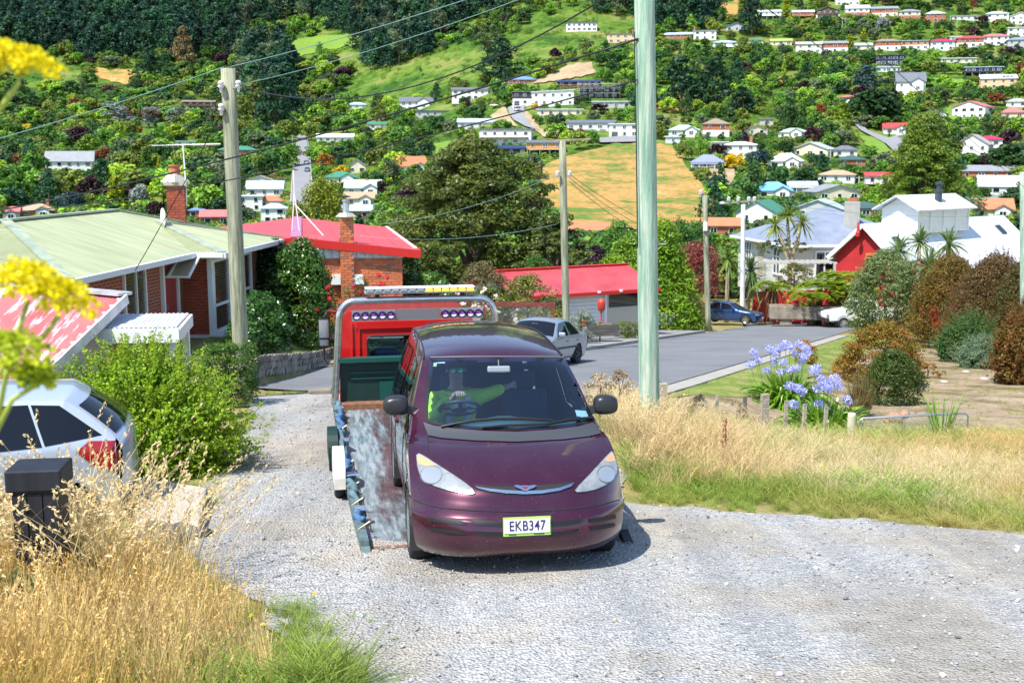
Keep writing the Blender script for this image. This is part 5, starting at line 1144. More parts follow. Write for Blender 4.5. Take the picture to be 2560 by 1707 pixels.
def strip_leaf(P, W, up):
    """ribbon leaf through the points P (k,3) with widths W"""
    k = len(P); T = np.gradient(P, axis=0); S = np.cross(T, up); S /= (np.linalg.norm(S, axis=1, keepdims=True) + 1e-9)
    V = np.concatenate([P + S * W[:, None] / 2, P - S * W[:, None] / 2]); F = [(i, i + 1, k + i + 1, k + i) for i in range(k - 1)]
    return V, np.array(F)
def rosette(n, L, wd, rg, el=(-.6, 1.4), droop=.6, base_r=0.0, base_z=0, seg=5, o=(0, 0, 0)):
    Vs, Fs, vs, k = [], [], [], 0; t = np.linspace(0, 1, seg)
    for i in range(n):
        a = rg.uniform(0, 6.283); e = rg.uniform(*el); l = L * rg.uniform(.75, 1.15); d = droop * rg.uniform(.5, 1.4) * l
        r = base_r * rg.uniform(0, 1) ** .5; ch = np.array([math.cos(a), math.sin(a)])
        P = np.stack([ch[0] * (r + math.cos(e) * l * t), ch[1] * (r + math.cos(e) * l * t), base_z + math.sin(e) * l * t - d * t ** 2.4], 1) + np.array(o)
        V, F = strip_leaf(P, wd * np.array([.6, 1, .95, .7, .06])[np.linspace(0, 4, seg).astype(int)], np.array([-math.sin(e) * ch[0], -math.sin(e) * ch[1], math.cos(e)]) + rg.normal(0, .25, 3))
        Vs.append(V); Fs.append(F + k); k += len(V); vs.append(np.full(len(F), np.clip(rg.normal(.5, .25), 0, 1)))
    return np.concatenate(Vs), np.concatenate(Fs), np.concatenate(vs)
def shoots(n, rg, core, size, L, per, leaf, asp=.4, upb=.9, spread=1.0, stem_r=.003):
    """wispy shoots with small leaves growing out of an ellipsoid core"""
    C, N, T, P = [], [], [], []; d = sph(n, rg); DB = dome(n, rg, size[0], size[1], size[2] * 1.95, .7); d = DB - np.array(core) * .6; d /= np.linalg.norm(d, axis=1, keepdims=True)
    for i in range(n):
        b = DB[i]; u = d[i] * spread + np.array([0, 0, upb]) + rg.normal(0, .25, 3); u /= np.linalg.norm(u); l = L * rg.uniform(.5, 1.3)
        t = np.linspace(0, 1, per); pts = b + u * (l * t)[:, None] + np.array([0, 0, -.12]) * l * (t ** 2)[:, None]
        C.append(pts + rg.normal(0, leaf * .35, (per, 3))); nn = rg.normal(size=(per, 3)) + d[i] * .6 + np.array([0, 0, .3]); N.append(nn); T.append(np.full(per, rg.uniform(-.22, .22)) + t * .12)
        P.append(tubeQ([tuple(pts[0] - u * .1), tuple(pts[per // 2]), tuple(pts[-1])], [stem_r * 1.5, stem_r, stem_r * .4], 3))
    C = np.concatenate(C); N = np.concatenate(N); T = np.concatenate(T); s = leaf * rg.uniform(.6, 1.3, len(C)); V, F = leafV(C, N, s, s * asp, rg)
    return (V, F, np.clip(.5 + T + rg.normal(0, .15, len(C)), 0, 1)), P
def shrub_shoots(name, label, pos, size, color, n, L, per, leaf, core_n, seed=1, asp=.4, upb=.9, cat='shrub', group=None, spread=1.0, mat=None):
    rg = np.random.default_rng(seed); rx, ry, h = size; o = thing(name, label, cat, pos, 0, group)
    (V, F, v), P = shoots(n, rg, (0, 0, h * .42), (rx, ry, h * .45), L, per, leaf, asp, upb, spread)
    cent = dome(core_n * 2, rg, rx * .95, ry * .95, h * .82, .7)
    V2, F2, v2 = clumps(cent, np.full(core_n * 2, min(rx, h / 2) * .27), 95, leaf * 1.45, rg, asp + .12, tone=.2)
    V, F, v, mi = join_vf([(V, F, v, 0), (V2, F2, v2, 0)]); ob('foliage', mesh_arrays(name + '_foliage', V, F, [mat or fN], False, v), o, color=color)
    V, F, v, mi = join_vf([(a, b, c, 0) for a, b, c in P] + limbs(rg, h * .6, .03, cent, 8)); ob('twigs', mesh_arrays(name + '_twigs', V, F, [M('green_twig', (.16, .16, .05), .8)], True), o); return o
def gz(x, y, d=0): return (x, y, Hf(x, y) + d)
# foreground left
shrub_shoots('spiky_shrub', 'large bushy lime-green shrub with wispy upright shoots beside the gravel', gz(-4.68, 13.8, -.1), (1.42, 1.2, 1.78), (.20, .34, .012), 700, .45, 46, .040, 110, 3, .55, .6)
shrub_shoots('spiky_shrub', 'wispy lime-green shrub behind the white car roof', gz(-6.5, 13.9, -.1), (1.4, 1.0, 1.45), (.22, .32, .015), 300, .55, 36, .036, 40, 4, .5, .9)
shrub_shoots('golden_shrub', 'golden yellow-green shrub under the white porch', gz(-6.0, 17.2, .1), (.8, .7, 1.5), (.26, .28, .012), 160, .3, 26, .04, 40, 5, .6, .7)
plant('box_hedge', 'small dark green clipped hedge at the foot of the wooden pole', 'hedge', gz(-5.55, 21.6, -.1), (.48, .7, 1.25), (.06, .14, .012), .045, 150, 90, .55, 6, shape='box', stems=4, cr=.3)
plant('leafy_hedge', 'large-leaved dark green rounded hedge right of the wooden pole', 'hedge', (-6.85, 30.0, -1.75), (.85, 1.4, 1.75), (.045, .13, .018), .10, 130, 80, .5, 7, mat=fG, low=-.6, cr=.26)
plant('camellia_bush', 'tall glossy dark green bush between the two brick houses', 'bush', (-6.45, 34.2, -2.3), (1.1, 1.1, 3.5), (.05, .13, .012), .10, 210, 80, .55, 8, mat=fG, low=-.7, cr=.3)
plant('camellia_bush', 'dark bush between the brick wall and the tall glossy bush', 'bush', (-7.35, 34.9, -2.0), (.9, .9, 3.2), (.02, .055, .012), .11, 120, 70, .55, 9, mat=fG, low=-.7, cr=.32)
def roses(pos, label, n, size, color, seed, leafc=(.07, .13, .025), name='rose_bush'):
    rg = np.random.default_rng(seed); rx, ry, h = size; o = plant(name, label, 'bush', pos, size, leafc, .06, 60, 30, .6, seed, low=-.2, shell=.4, cr=.3)
    m_p = M('petal_%s' % str(color[0])[:5], color, .6)
    for i in range(n):
        a = rg.uniform(0, 6.28); q = rg.uniform(.3, 1.0); p = (rx * q * math.cos(a), ry * q * math.sin(a), h * rg.uniform(.55, 1.02)); mb = MB()
        for j in range(7): b = rg.normal(0, .035, 3); mb.lathe([(0, .045), (.035, .03), (.042, 0), (.025, -.02)], 6, (p[0] + b[0], p[1] + b[1], p[2] + b[2]))
        mb.build('flower_head', m_p, o)
    return o
roses((-4.55, 33.2, -2.55), 'rose bush with deep red flowers in front of the orange brick wall', 26, (1.35, .8, 2.7), (.48, .008, .02), 11)
roses((-1.5, 42.0, -3.5), 'bush of pale pinkish white flowers behind the light bar', 34, (1.0, .8, 2.3), (.75, .60, .55), 12, (.09, .14, .03), 'flowering_bush')
# big dark tree and its neighbours
def big_tree(name, label, pos, size, color, leaf, nc, per, seed, layers=False, trunk=.3, asp=.45):
    rg = np.random.default_rng(seed); rx, ry, h = size; o = thing(name, label, 'tree', pos)
    z = rg.uniform(.12, 1, nc); a = rg.uniform(0, 6.28, nc); env = np.interp(z, [.1, .3, .55, .8, 1], [.85, 1, .9, .6, .12]) if not layers else (1 - z) ** .75 + .08
    lump = 1 + .22 * np.sin(a * 3 + 1.3) + .15 * np.sin(a * 5 + z * 9); q = env * rg.uniform(.55, 1.0, nc) * lump
    cent = np.stack([rx * q * np.cos(a), ry * q * np.sin(a), z * h], 1)
    V, F, v = clumps(cent, rg.uniform(.55, 1.1, nc) * rx * .15, per, leaf, rg, asp, squash=.5, tone=.32, up=.4)
    ob('crown', mesh_arrays(name + '_crown', V, F, [fN], False, v), o, color=color)
    V, F, v, mi = join_vf(limbs(rg, h * .85, trunk, cent, 26, 7)); ob('trunk', mesh_arrays(name + '_trunk', V, F, [m_bark, m_bark], True), o); return o
big_tree('beech_tree', 'very large dark olive spreading tree behind the red roofed house', (-2.3, 63, -6.3), (5.4, 4.8, 10.9), (.095, .13, .02), .23, 600, 130, 21)
big_tree('beech_tree', 'dark olive tree low on the right of the large spreading tree', (2.1, 60, -6.0), (2.6, 2.6, 6.6), (.085, .12, .02), .22, 230, 100, 22)
plant('round_tree', 'rounded yellow-olive tree with dense dome behind the red roof ridge', 'tree', (-12.6, 75, -5.5), (1.9, 1.9, 8.3), (.17, .22, .015), .22, 150, 70, .5, 23, low=-.5, cr=.42)
plant('round_tree', 'lower yellow-olive dome on the left of the rounded tree', 'tree', (-14.0, 74, -5.5), (1.4, 1.4, 6.6), (.17, .22, .015), .22, 100, 60, .5, 24, low=-.5, cr=.42)
big_tree('spruce_tree', 'large isolated yellow-green spruce beyond the white roofed house', (43.6, 120, -11.5), (6.6, 6.6, 20.0), (.13, .21, .018), .32, 700, 100, 25, True, .35, .4)
plant('laurel_bush', 'bright green laurel bush left of the white flowering bush', 'bush', (-3.2, 44, -3.8), (1.5, 1.2, 3.0), (.075, .18, .02), .16, 110, 50, .45, 26, mat=fG)
plant('laurel_bush', 'dark laurel beside the right corner of the brick wall', 'bush', (-4.35, 45, -3.8), (.9, 1.2, 4.4), (.035, .10, .015), .16, 100, 50, .45, 27, mat=fG)
plant('twiggy_bush', 'brownish twiggy bush in front of the large spreading tree', 'bush', (-1.4, 50, -4.4), (1.7, 1.3, 3.6), (.15, .13, .05), .12, 90, 60, .4, 28)
plant('dome_conifer', 'vivid dark green feathery conifer dome left of the third pole', 'conifer', (1.25, 55, -5), (1.3, 1.2, 4.0), (.045, .14, .012), .14, 110, 70, .3, 29, low=-.7, cr=.35, up=.6)
plant('garden_bush', 'yellow-green and reddish bush over the chain-link fence', 'bush', (.65, 45.2, -3.9), (1.75, 1.2, 2.9), (.17, .19, .03), .13, 130, 50, .5, 30)
plant('garden_bush', 'second yellow-green bush further left over the fence', 'bush', (-1.1, 45.6, -3.9), (1.1, 1.0, 2.4), (.14, .18, .03), .13, 80, 50, .5, 31)
plant('silver_shrub', 'silvery grey shrub at the foot of the third pole', 'shrub', (2.15, 43.0, -3.7), (.55, .55, 1.35), (.30, .34, .28), .07, 60, 50, .4, 32)
plant('silver_shrub', 'silvery grey shrub behind the silver car boot', 'shrub', (2.75, 44.0, -3.8), (.6, .5, 1.6), (.28, .32, .26), .07, 60, 50, .4, 33)
plant('round_shrub', 'round green shrub in front of the white garage wall', 'shrub', (3.15, 47.2, -4.1), (.55, .55, 1.25), (.06, .15, .015), .07, 70, 50, .5, 34, low=-.8)
plant('box_hedge', 'low clipped box hedge in front of the garage door', 'hedge', (5.1, 48.8, -4.25), (.55, .4, .75), (.13, .17, .025), .06, 90, 50, .5, 35, shape='box')
plant('flower_bed', 'low green bed of herbs above the dark planter', 'plants', (3.65, 46.0, -3.65), (.7, .4, .55), (.10, .19, .03), .08, 40, 40, .5, 36)
plant('cypress_hedge_tree', 'vivid lime-green feathery cypress right of the tall green pole', 'tree', (8.0, 60, -5.8), (2.7, 2.2, 6.2), (.17, .31, .012), .26, 230, 60, .3, 37, shape='cone', cr=.3, up=.7)
plant('cypress_hedge_tree', 'lime-green cypress partly behind the tall green pole', 'tree', (5.6, 62, -6), (1.8, 1.6, 4.4), (.15, .28, .015), .25, 130, 60, .3, 38, low=-.8, cr=.35, up=.7)
plant('red_leaf_tree', 'round tree with dusky red leaves left of the fourth pole', 'tree', (11.3, 69, -6.6), (1.75, 1.6, 5.6), (.26, .075, .05), .14, 150, 60, .5, 39, low=.05, cr=.3)
plant('garden_bush', 'dark green bush under the dusky red tree', 'bush', (10.6, 71, -6.8), (1.5, 1.2, 3.0), (.05, .12, .018), .16, 90, 50, .5, 40)
for i, (px, py, Y, h, r, c, l) in enumerate([(1545, 560, 84, 6.5, 2.0, (.07, .18, .02), 'mid-green leafy tree left of the tall green pole'), (1575, 590, 76, 5.5, 1.6, (.13, .25, .02), 'bright green tree just left of the tall green pole'), (1490, 620, 80, 4.0, 1.1, (.04, .018, .03), 'dark purple bush right of the large spreading tree'), (1690, 555, 78, 6.0, 2.0, (.06, .16, .02), 'green leafy tree right of the tall green pole'), (1740, 560, 82, 5.5, 1.7, (.08, .17, .03), 'green tree behind the fourth pole'), (1645, 580, 74, 5.0, 1.3, (.12, .22, .03), 'spiky yellow-green tree against the green pole')]):
    p = at(px, py, Y); plant('garden_tree', l, 'tree', (p.x, Y, p.z - h * .95), (r, r, h), c, .22, 110, 55, .5, 50 + i, low=-.6, cr=.36)
# cabbage trees and tree ferns
def cabbage(label, pos, heads, L=1.0, seed=1, color=(.13, .21, .04), name='cabbage_tree', wd=.09, n=75):
    rg = np.random.default_rng(seed); o = thing(name, label, 'tree', pos); pr = []
    for k, hd in enumerate(heads):
        V, F, v = rosette(n, L * 1.25, wd * 1.1, rg, (-.9, 1.45), .35, seg=5); ob('leaf_head', mesh_arrays('leaf_head', V, F, [fN], False, v), o, hd, color=tuple(np.array(color) * rg.uniform(.85, 1.2)))
        z0 = min(h[2] for h in heads) * .55; mb = MB(); mb.tube([(0, 0, -.4), (0, 0, z0), (hd[0] * .5, hd[1] * .5, (z0 + hd[2]) * .52), hd], [.17, .14, .11, .09], 8); mb.build('trunk', M('pale_trunk', (.38, .31, .22), .9, var=(7, .25)), o, smooth=True)
    return o
cabbage('tall cabbage tree with three leaf heads in front of the blue-grey roof', (20.4, 82, -7.9), [(-1.2, 0, 6.9), (-.3, .2, 7.6), (.75, 0, 7.1)], 1.05, 2, (.18, .25, .04))
cabbage('cabbage tree with single round head just left of the white pole', (14.2, 73.5, -7.1), [(0, 0, 4.3)], 1.05, 3)
cabbage('cabbage tree with drooping leaves right behind the white pole', (15.7, 74, -7.1), [(.1, 0, 3.6), (.3, 0, 2.6)], 1.3, 4, (.12, .2, .05))
for i, (px, py, Y, l, k) in enumerate([(2268, 700, 56, 'spiky cabbage tree head in front of the red wall, lowest', 1.2), (2322, 668, 57, 'spiky cabbage tree head right of the cedar louvre, middle', 1.3), (2370, 610, 60, 'spiky cabbage tree head highest against the white roof', 1.1), (2248, 628, 62, 'spiky cabbage tree at the right corner of the red gable', 1.1), (2300, 605, 62, 'spiky cabbage tree left of the highest head', 1.0)]):
    p = at(px, py, Y); cabbage(l, (p.x, Y, Hf(p.x, Y)), [(0, 0, p.z - Hf(p.x, Y))], k, 10 + i, (.13, .2, .06), n=80)
def tree_fern(label, pos, h, L, seed, skirt=True, col_=(.20, .30, .015)):
    rg = np.random.default_rng(seed); o = thing('tree_fern', label, 'tree fern', pos); Vs, Fs, vs, k = [], [], [], 0; sk = []
    for i in range(16):
        a = 6.283 * i / 16 + rg.normal(0, .15); l = L * rg.uniform(.8, 1.1); t = np.linspace(.08, 1, 26); e = rg.uniform(.35, .8); P = np.stack([np.cos(a) * l * t * math.cos(e), np.sin(a) * l * t * math.cos(e), l * (math.sin(e) * t - .75 * t ** 2.2)], 1)
        wdt = .28 * l * np.sin(np.clip(t, .0, 1) * 3.0) ** .7 + .02; side = np.array([-math.sin(a), math.cos(a), 0])
        for s in (-1, 1):
            C = P + side * s * wdt[:, None] * .5 + np.array([0, 0, -.06 * l]) * (wdt / wdt.max())[:, None]; N = np.tile(np.array([0, 0, 1.0]), (26, 1)) + rg.normal(0, .2, (26, 3)); V, F = leafV(C, N, wdt * 1.05, np.full(26, l * .055), rg, roll=np.tile(side * s, (26, 1)) + rg.normal(0, .12, (26, 3)))
            Vs.append(V); Fs.append(F + k); k += len(V); vs.append(np.clip(rg.normal(.5, .2, 26), 0, 1))
    ob('fronds', mesh_arrays('fern_fronds', np.concatenate(Vs), np.concatenate(Fs), [fN], False, np.concatenate(vs)), o, (0, 0, h), color=col_)
    MB().tube([(0, 0, -.3), (0, 0, h * .5), (0, 0, h)], [.24, .2, .16], 10).build('trunk', m_fibre, o, smooth=True)
    if skirt: V, F, v = rosette(60, L * .8, .1, rg, (-1.2, .1), .9); ob('dead_fronds', mesh_arrays('dead_fronds', V, F, [fN], False, v), o, (0, 0, h - .1), color=(.25, .12, .06))
    return o
for i, (px, py, Y, l, L, sk) in enumerate([(1935, 712, 70, 'tree fern with reddish dead skirt behind the blue car', 1.7, True), (2050, 712, 68, 'large lime-green tree fern in front of the red garden wall', 2.4, False), (2100, 690, 69, 'lime-green tree fern right behind the large one', 2.2, True), (2140, 715, 67, 'tree fern nearest the white pickup', 1.9, True), (2030, 740, 66.5, 'low lime-green tree fern arching over the trough', 1.9, False)]):
    p = at(px, py, Y); g_ = Hf(p.x, Y); tree_fern(l, (p.x, Y, g_), p.z - g_, L, 60 + i, sk)
plant('climber', 'reddish green climbing shrub between two tree ferns', 'shrub', tuple(at(1985, 720, 71)), (1.4, .8, 1.6), (.15, .15, .03), .14, 60, 40, .5, 70)
plant('pergola_vine', 'olive vine over the grey pergola before the cream villa', 'vine', tuple(at(1955, 632, 82)), (2.4, 1.2, 1.0), (.16, .19, .05), .14, 60, 40, .5, 71, stems=0)
pg = thing('pergola', 'grey slatted pergola roof below the cream villa', 'pergola', tuple(at(1985, 655, 79)), R(6))
for i in range(14): MB().box((-2.6 + i * .4, 0, 0), (.12, 2.6, .1)).build('slat', wm('conc'), pg)
for s in (-2.5, 2.5): MB().box((s, -1.2, -1.4), (.15, .15, 2.8)).build('post', wm('conc'), pg)
rgd = np.random.default_rng(9)
plant('olive_shrub', 'grey-green feathery shrub right of the white pickup', 'shrub', tuple(gp(2212, 838)), (2.0, 1.6, 4.4), (.15, .21, .07), .16, 260, 80, .3, 72, low=-.7)
# manuka-like brown and green bushes, far right
for i, (px, py, Y, rx, h, c, l) in enumerate([(2365, 870, 36, 1.35, 3.7, (.17, .12, .02), 'orange-brown and green feathery bush right of the cabbage trees'), (2480, 890, 34, 1.5, 3.8, (.14, .09, .03), 'tall brown feathery bush near the right picture edge'), (2570, 900, 31, 1.2, 3.6, (.10, .09, .02), 'dark brown-green bush cut by the right picture edge'), (2555, 960, 27, .8, 2.3, (.15, .09, .015), 'rusty orange bush lowest at the right picture edge'), (2420, 905, 35, 1.0, 1.7, (.06, .13, .03), 'dark green leafy bush in front of the brown bushes')]):
    p = gp(px, py); k_ = p.y / Y; shrub_shoots('manuka_bush', l, (p.x, p.y, p.z), (rx * k_, rx * .9 * k_, h * k_), c, 380, .55, 30, .07, 170, 80 + i, .35, .9, mat=fM)
p = gp(2450, 920); shrub_shoots('rosemary_bush', 'low blue-green rosemary-like bush beside the bare slope', (p.x, p.y, p.z), (1.0, .85, 1.25), (.14, .22, .12), 260, .35, 26, .06, 110, 90, .3, .5)
p = gp(2205, 965); plant('maple_shrub', 'spreading shrub with orange-bronze leaves on the bank', 'shrub', tuple(p), (1.25, 1.1, 2.0), (.22, .15, .018), .07, 190, 66, .6, 91, low=-.5, squash=.6, cr=.28, mat=fM)
p = gp(2320, 945); plant('maple_shrub', 'low thin orange shrub right of the bronze shrub', 'shrub', tuple(p), (.5, .4, .5), (.26, .13, .02), .05, 40, 36, .6, 93)
p = gp(2228, 1012); plant('dark_shrub', 'dense dark green shrub below the bronze one', 'shrub', tuple(p), (.75, .65, 1.35), (.06, .10, .014), .05, 190, 76, .6, 94, low=-.5)
p = gp(2145, 1042); shrub_shoots('bronze_broom', 'upright wispy bronze-brown shrub beside the agapanthus', tuple(p), (.30, .28, .85), (.20, .11, .03), 200, .5, 24, .03, 16, 95, .2, 2.2, spread=.5)
for i, (px, py, Y, r, h, l) in enumerate([(2012, 908, 27.5, .40, .72, 'golden-leaved round shrub behind the lilac flowers'), (2108, 945, 25.5, .38, .72, 'golden-leaved round shrub left of the bronze shrub')]):
    p = gp(px, py); plant('golden_shrub', l, 'shrub', tuple(p), (r, r, h), (.36, .25, .05), .05, 70, 50, .6, 96 + i, low=-.6)
# agapanthus
def agapanthus(label, pos, L, n, fl, seed):
    rg = np.random.default_rng(seed); o = thing('agapanthus', label, 'flowers', pos); V, F, v = rosette(n, L, .05, rg, (.45, 1.5), .62, .3, seg=6)
    ob('leaves', mesh_arrays('agapanthus_leaves', V, F, [fG], False, v), o, color=(.13, .28, .015)); m_lil = fol_mat('lilac_petal', fixed=(.46, .46, .86), transl=.3, hue=.03)
    for (x, y, z) in fl:
        C = sph(110, rg) * rg.uniform(.07, .115, (110, 1)) * np.array([1, 1, .8]); V, F = leafV(C, C + rg.normal(0, .05, C.shape), np.full(110, .05), np.full(110, .026), rg, roll=C); v = rg.random(110); st = ob('flower_head', mesh_arrays('umbel', V, F, [m_lil], False, v), o, (x, y, z)); MB().tube([(-x * .6, -y * .6, -z + .1), (-x * .15, -y * .15, -z * .4), (0, 0, 0)], .007, 5).build('flower_stem', M('green_stem', (.15, .25, .05), .6), st)
    return o
def flw(px, py, Y, pos): q = at(px, py, Y); return (q.x - pos[0], q.y - pos[1], q.z - pos[2])
q1 = gp(1965, 1018); AY = q1.y; q1 = tuple(q1)
agapanthus('large agapanthus clump with many lilac flower heads, upper left of two', q1, 1.22, 520, [flw(a, b, AY - .1 + rgd.uniform(-.3, .5), q1) for a, b in ((1895, 900), (1925, 872), (1950, 870), (1975, 868), (1915, 925), (1935, 905), (1885, 880), (1990, 885), (1960, 905), (1952, 930), (1975, 925), (1990, 920), (2010, 890), (2020, 880), (2005, 905), (1875, 912), (1965, 860), (1940, 885), (2015, 870), (2000, 860))], 3)
q2 = gp(2062, 1085); AY = q2.y; q2 = tuple(q2)
agapanthus('large agapanthus clump with lilac flower heads beside the gate post, lower right', q2, 1.02, 500, [flw(a, b, AY - .1 + rgd.uniform(-.3, .3), q2) for a, b in ((1975, 965), (1995, 970), (2005, 980), (2040, 920), (2060, 955), (2080, 955), (2095, 965), (2070, 970), (2050, 945), (2088, 945), (2060, 965), (2048, 1010), (2070, 1030), (2118, 1000), (1985, 1010), (2035, 925), (2045, 970))], 4)
# trees low in the valley
rgv = np.random.default_rng(77); pv, rv, sv, tv, iv = [], [], [], [], []
for _ in range(900):
    y = rgv.uniform(86, 215); x = rgv.uniform(-.62, .62) * y
    if 15 < x < 50 and y < 108: continue
    h = rgv.uniform(3.0, 6.5) if y < 130 else rgv.uniform(4, 9)
    pv.append((x, y, Hf(x, y) - .2)); rv.append((0, 0, rgv.uniform(0, 6))); sv.append((h, h, h)); tv.append(np.array(G[rgv.choice(['green', 'bright', 'olive', 'dark'])]) * rgv.uniform(.9, 1.5)); iv.append(rgv.integers(3))
stuff(scatter('valley_trees', [FT['broad'][s][1] for s in range(3)], pv, rv, sv, tv, iv), 'mass of green trees along the valley floor behind the houses', 'woodland')
# ================================================================= vehicles
def paint(name, c, metal=.45, rough=.32, dust=.0, flake=True):
    if name in MATS: return MATS[name]
    m, t, b = nodes_of(name); v = coords(t); n = noise_n(t, v, 3.5, 6, .65); b.inputs['Metallic'].default_value = metal
    col_ = mixc(t, ramp(t, n.outputs['Fac'], [(.45, (0, 0, 0)), (.75, (dust, dust, dust))]), c, (.33, .27, .24)); lk(t, col_, b.inputs['Base Color'])
    lk(t, ramp(t, n.outputs['Fac'], [(.35, (rough,) * 3), (.75, (rough + dust * .9,) * 3)]), b.inputs['Roughness'])
    sp_ = noise_n(t, v, 70, 2, .5); col_ = mixc(t, ramp(t, sp_.outputs['Fac'], [(.70, (0, 0, 0)), (.76, (min(.5, dust * 8),) * 3)]), col_, (.55, .5, .48)); lk(t, col_, b.inputs['Base Color'])
    b.inputs['Coat Weight'].default_value = 1.0; b.inputs['Coat Roughness'].default_value = .04
    MATS[name] = m; return m
m_tyre = M('tyre', (.02, .02, .022), .85); m_rim = M('alloy', (.55, .56, .58), .28, .85); m_chrome = M('chrome', (.75, .76, .78), .12, 1.0); m_trim = M('dark_trim', (.022, .024, .028), .5); m_cowl = M('cowl_plastic', (.045, .05, .06), .55)
m_int = M('car_interior', (.035, .05, .055), .85); m_seat = M('seat_cloth', (.03, .035, .05), .95); m_amber = M('amber_lens', (.75, .22, .02), .2, coat=.6); m_redlens = M('red_lens', (.33, .006, .01), .15, coat=.8)
m_lens = M('headlamp_lens', (.34, .36, .36), .2, .35, coat=1.0, var=(14, .25))
m_cgl = glass_mat('car_glass', (.64, .83, 1.0), 0, 2.8); m_cgd = M('tinted_glass', (.006, .008, .011), .03, spec=.45)  # car glass: blue tint and raised mirroring stand in for reflected sky
def cr(P, n):
    P = np.asarray(P, float); k = len(P); out = []
    for i in range(k - 1):
        p0, p1, p2, p3 = P[max(i - 1, 0)], P[i], P[i + 1], P[min(i + 2, k - 1)]
        for j in range(n):
            t = j / n; out.append(.5 * ((2 * p1) + (-p0 + p2) * t + (2 * p0 - 5 * p1 + 4 * p2 - p3) * t * t + (-p0 + 3 * p1 - 3 * p2 + p3) * t ** 3))
    out.append(P[-1]); return np.array(out)
class Body:
    def __init__(s, rows, hw, sill, belt, n=8, kw=2.4, kz=2.2, r0=6, r1=-4, front_col=None):
        s.rows = rows; A = np.array(rows, float); s.n = n; Q = cr(A, n); s.Q = Q; s.hw = hw; s.sill = sill; s.belt = belt; s.kw, s.kz = kw, kz; s.fc = front_col
        a = np.linspace(-1, 1, 49); a = np.sign(a) * (1 - (1 - np.abs(a)) ** 1.35); s.a = a; s.r0, s.r1 = r0 * n, (len(rows) + r1) * n if r1 < 0 else r1 * n
        V, F = s.top(Q, a); s.S = {}; s.parts = [(V, F)]
        for sg in (-1, 1): V2, F2 = s.side(sg); s.parts.append((V2, F2)); s.S[sg] = (V2, F2)
    def top(s, Q, a):
        kk = s.kw if not hasattr(s.kw, '__len__') else np.interp(np.arange(len(Q)) / s.n if len(Q) == len(s.Q) else np.full(len(Q), 9), np.arange(len(s.kw)), s.kw)[:, None]
        w = np.abs(a) ** kk; wz = np.abs(a) ** s.kz; V = np.stack([Q[:, 2:3] * a, Q[:, 0:1] + (Q[:, 3:4] - Q[:, 0:1]) * w, Q[:, 1:2] + (Q[:, 4:5] - Q[:, 1:2]) * wz], -1)
        m, k = V.shape[:2]; i = np.arange(m * k).reshape(m, k); return V.reshape(-1, 3), np.stack([i[:-1, :-1], i[:-1, 1:], i[1:, 1:], i[1:, :-1]], -1).reshape(-1, 4)
    def X(s, z, y): return np.interp(z, [.2, .3, .45, .65, .85, s.belt], [.90, .945, .98, 1, 1, .985]) * s.hw * (1 - .05 * np.clip((1.0 - y) / .6, 0, 1) ** 2 - .05 * np.clip((y - (s.Q[-1, 0] - .7)) / .7, 0, 1) ** 2)
    def side(s, sg):
        E = s.Q[s.r0:s.r1 + 1]; b = np.linspace(0, 1, 41); P = []; y6 = E[0, 3]
        for i, (yc, zc, ex, ey, ez) in enumerate(E):
            z = ez + (s.sill - ez) * b; fade = max(0, 1 - i / (s.n * 2.0)); y = np.full_like(z, ey)
            if s.fc is not None and fade > 0: y = y + (np.interp(z, *s.fc) - y6) * fade * np.clip(b * 4, 0, 1)
            x = s.X(z, y)
            if ez > s.belt + .02: xb = float(s.X(np.array([s.belt]), np.array([ey]))[0]); t = np.clip((ez - z) / (ez - s.belt), 0, 1); x = np.where(z > s.belt, ex + (xb - ex) * t ** .85, x)
            else: t = np.clip((ez - z) / .12, 0, 1); x = ex + (x - ex) * (t * (2 - t))
            P.append(np.stack([sg * x, y, z], 1))
        V = np.array(P); m, k = V.shape[:2]; i = np.arange(m * k).reshape(m, k); F = np.stack([i[:-1, :-1], i[1:, :-1], i[1:, 1:], i[:-1, 1:]], -1).reshape(-1, 4)
        return V.reshape(-1, 3), (F if sg > 0 else F[:, ::-1])
    def all(s):
        Vs, Fs, o = [], [], 0
        for V, F in s.parts: Vs.append(V); Fs.append(F + o); o += len(V)
        return np.concatenate(Vs), np.concatenate(Fs)
def wheel(parent, c, r, wd, side, spokes=5, rimr=.62, name='wheel', dual=False):
    o = ob(name, None, parent, c); s = side
    MB().lathe([(r * rimr, -wd / 2), (r * .93, -wd / 2), (r, -wd / 2 + .03), (r, wd / 2 - .03), (r * .93, wd / 2), (r * rimr, wd / 2), (r * rimr, -wd / 2)], 28, axis='X').build('tyre', m_tyre, o, smooth=True)
    mb = MB(); x = s * wd * .42; R_ = r * rimr
    mb.lathe([(R_, s * wd * .5), (R_ * .9, s * wd * .44), (R_ * .88, -s * wd * .3), (0, -s * wd * .3)], 24, axis='X')
    for k in range(spokes): t = 2 * math.pi * k / spokes; mb.bar((x, math.cos(t) * R_ * .12, math.sin(t) * R_ * .12), (x - s * .015, math.cos(t) * R_ * .93, math.sin(t) * R_ * .93), R_ * .3, .03, up=(1, 0, 0))
    mb.lathe([(R_ * .22, x + s * .01), (0, x + s * .02)], 12, axis='X'); mb.build('rim', m_rim, o); return o
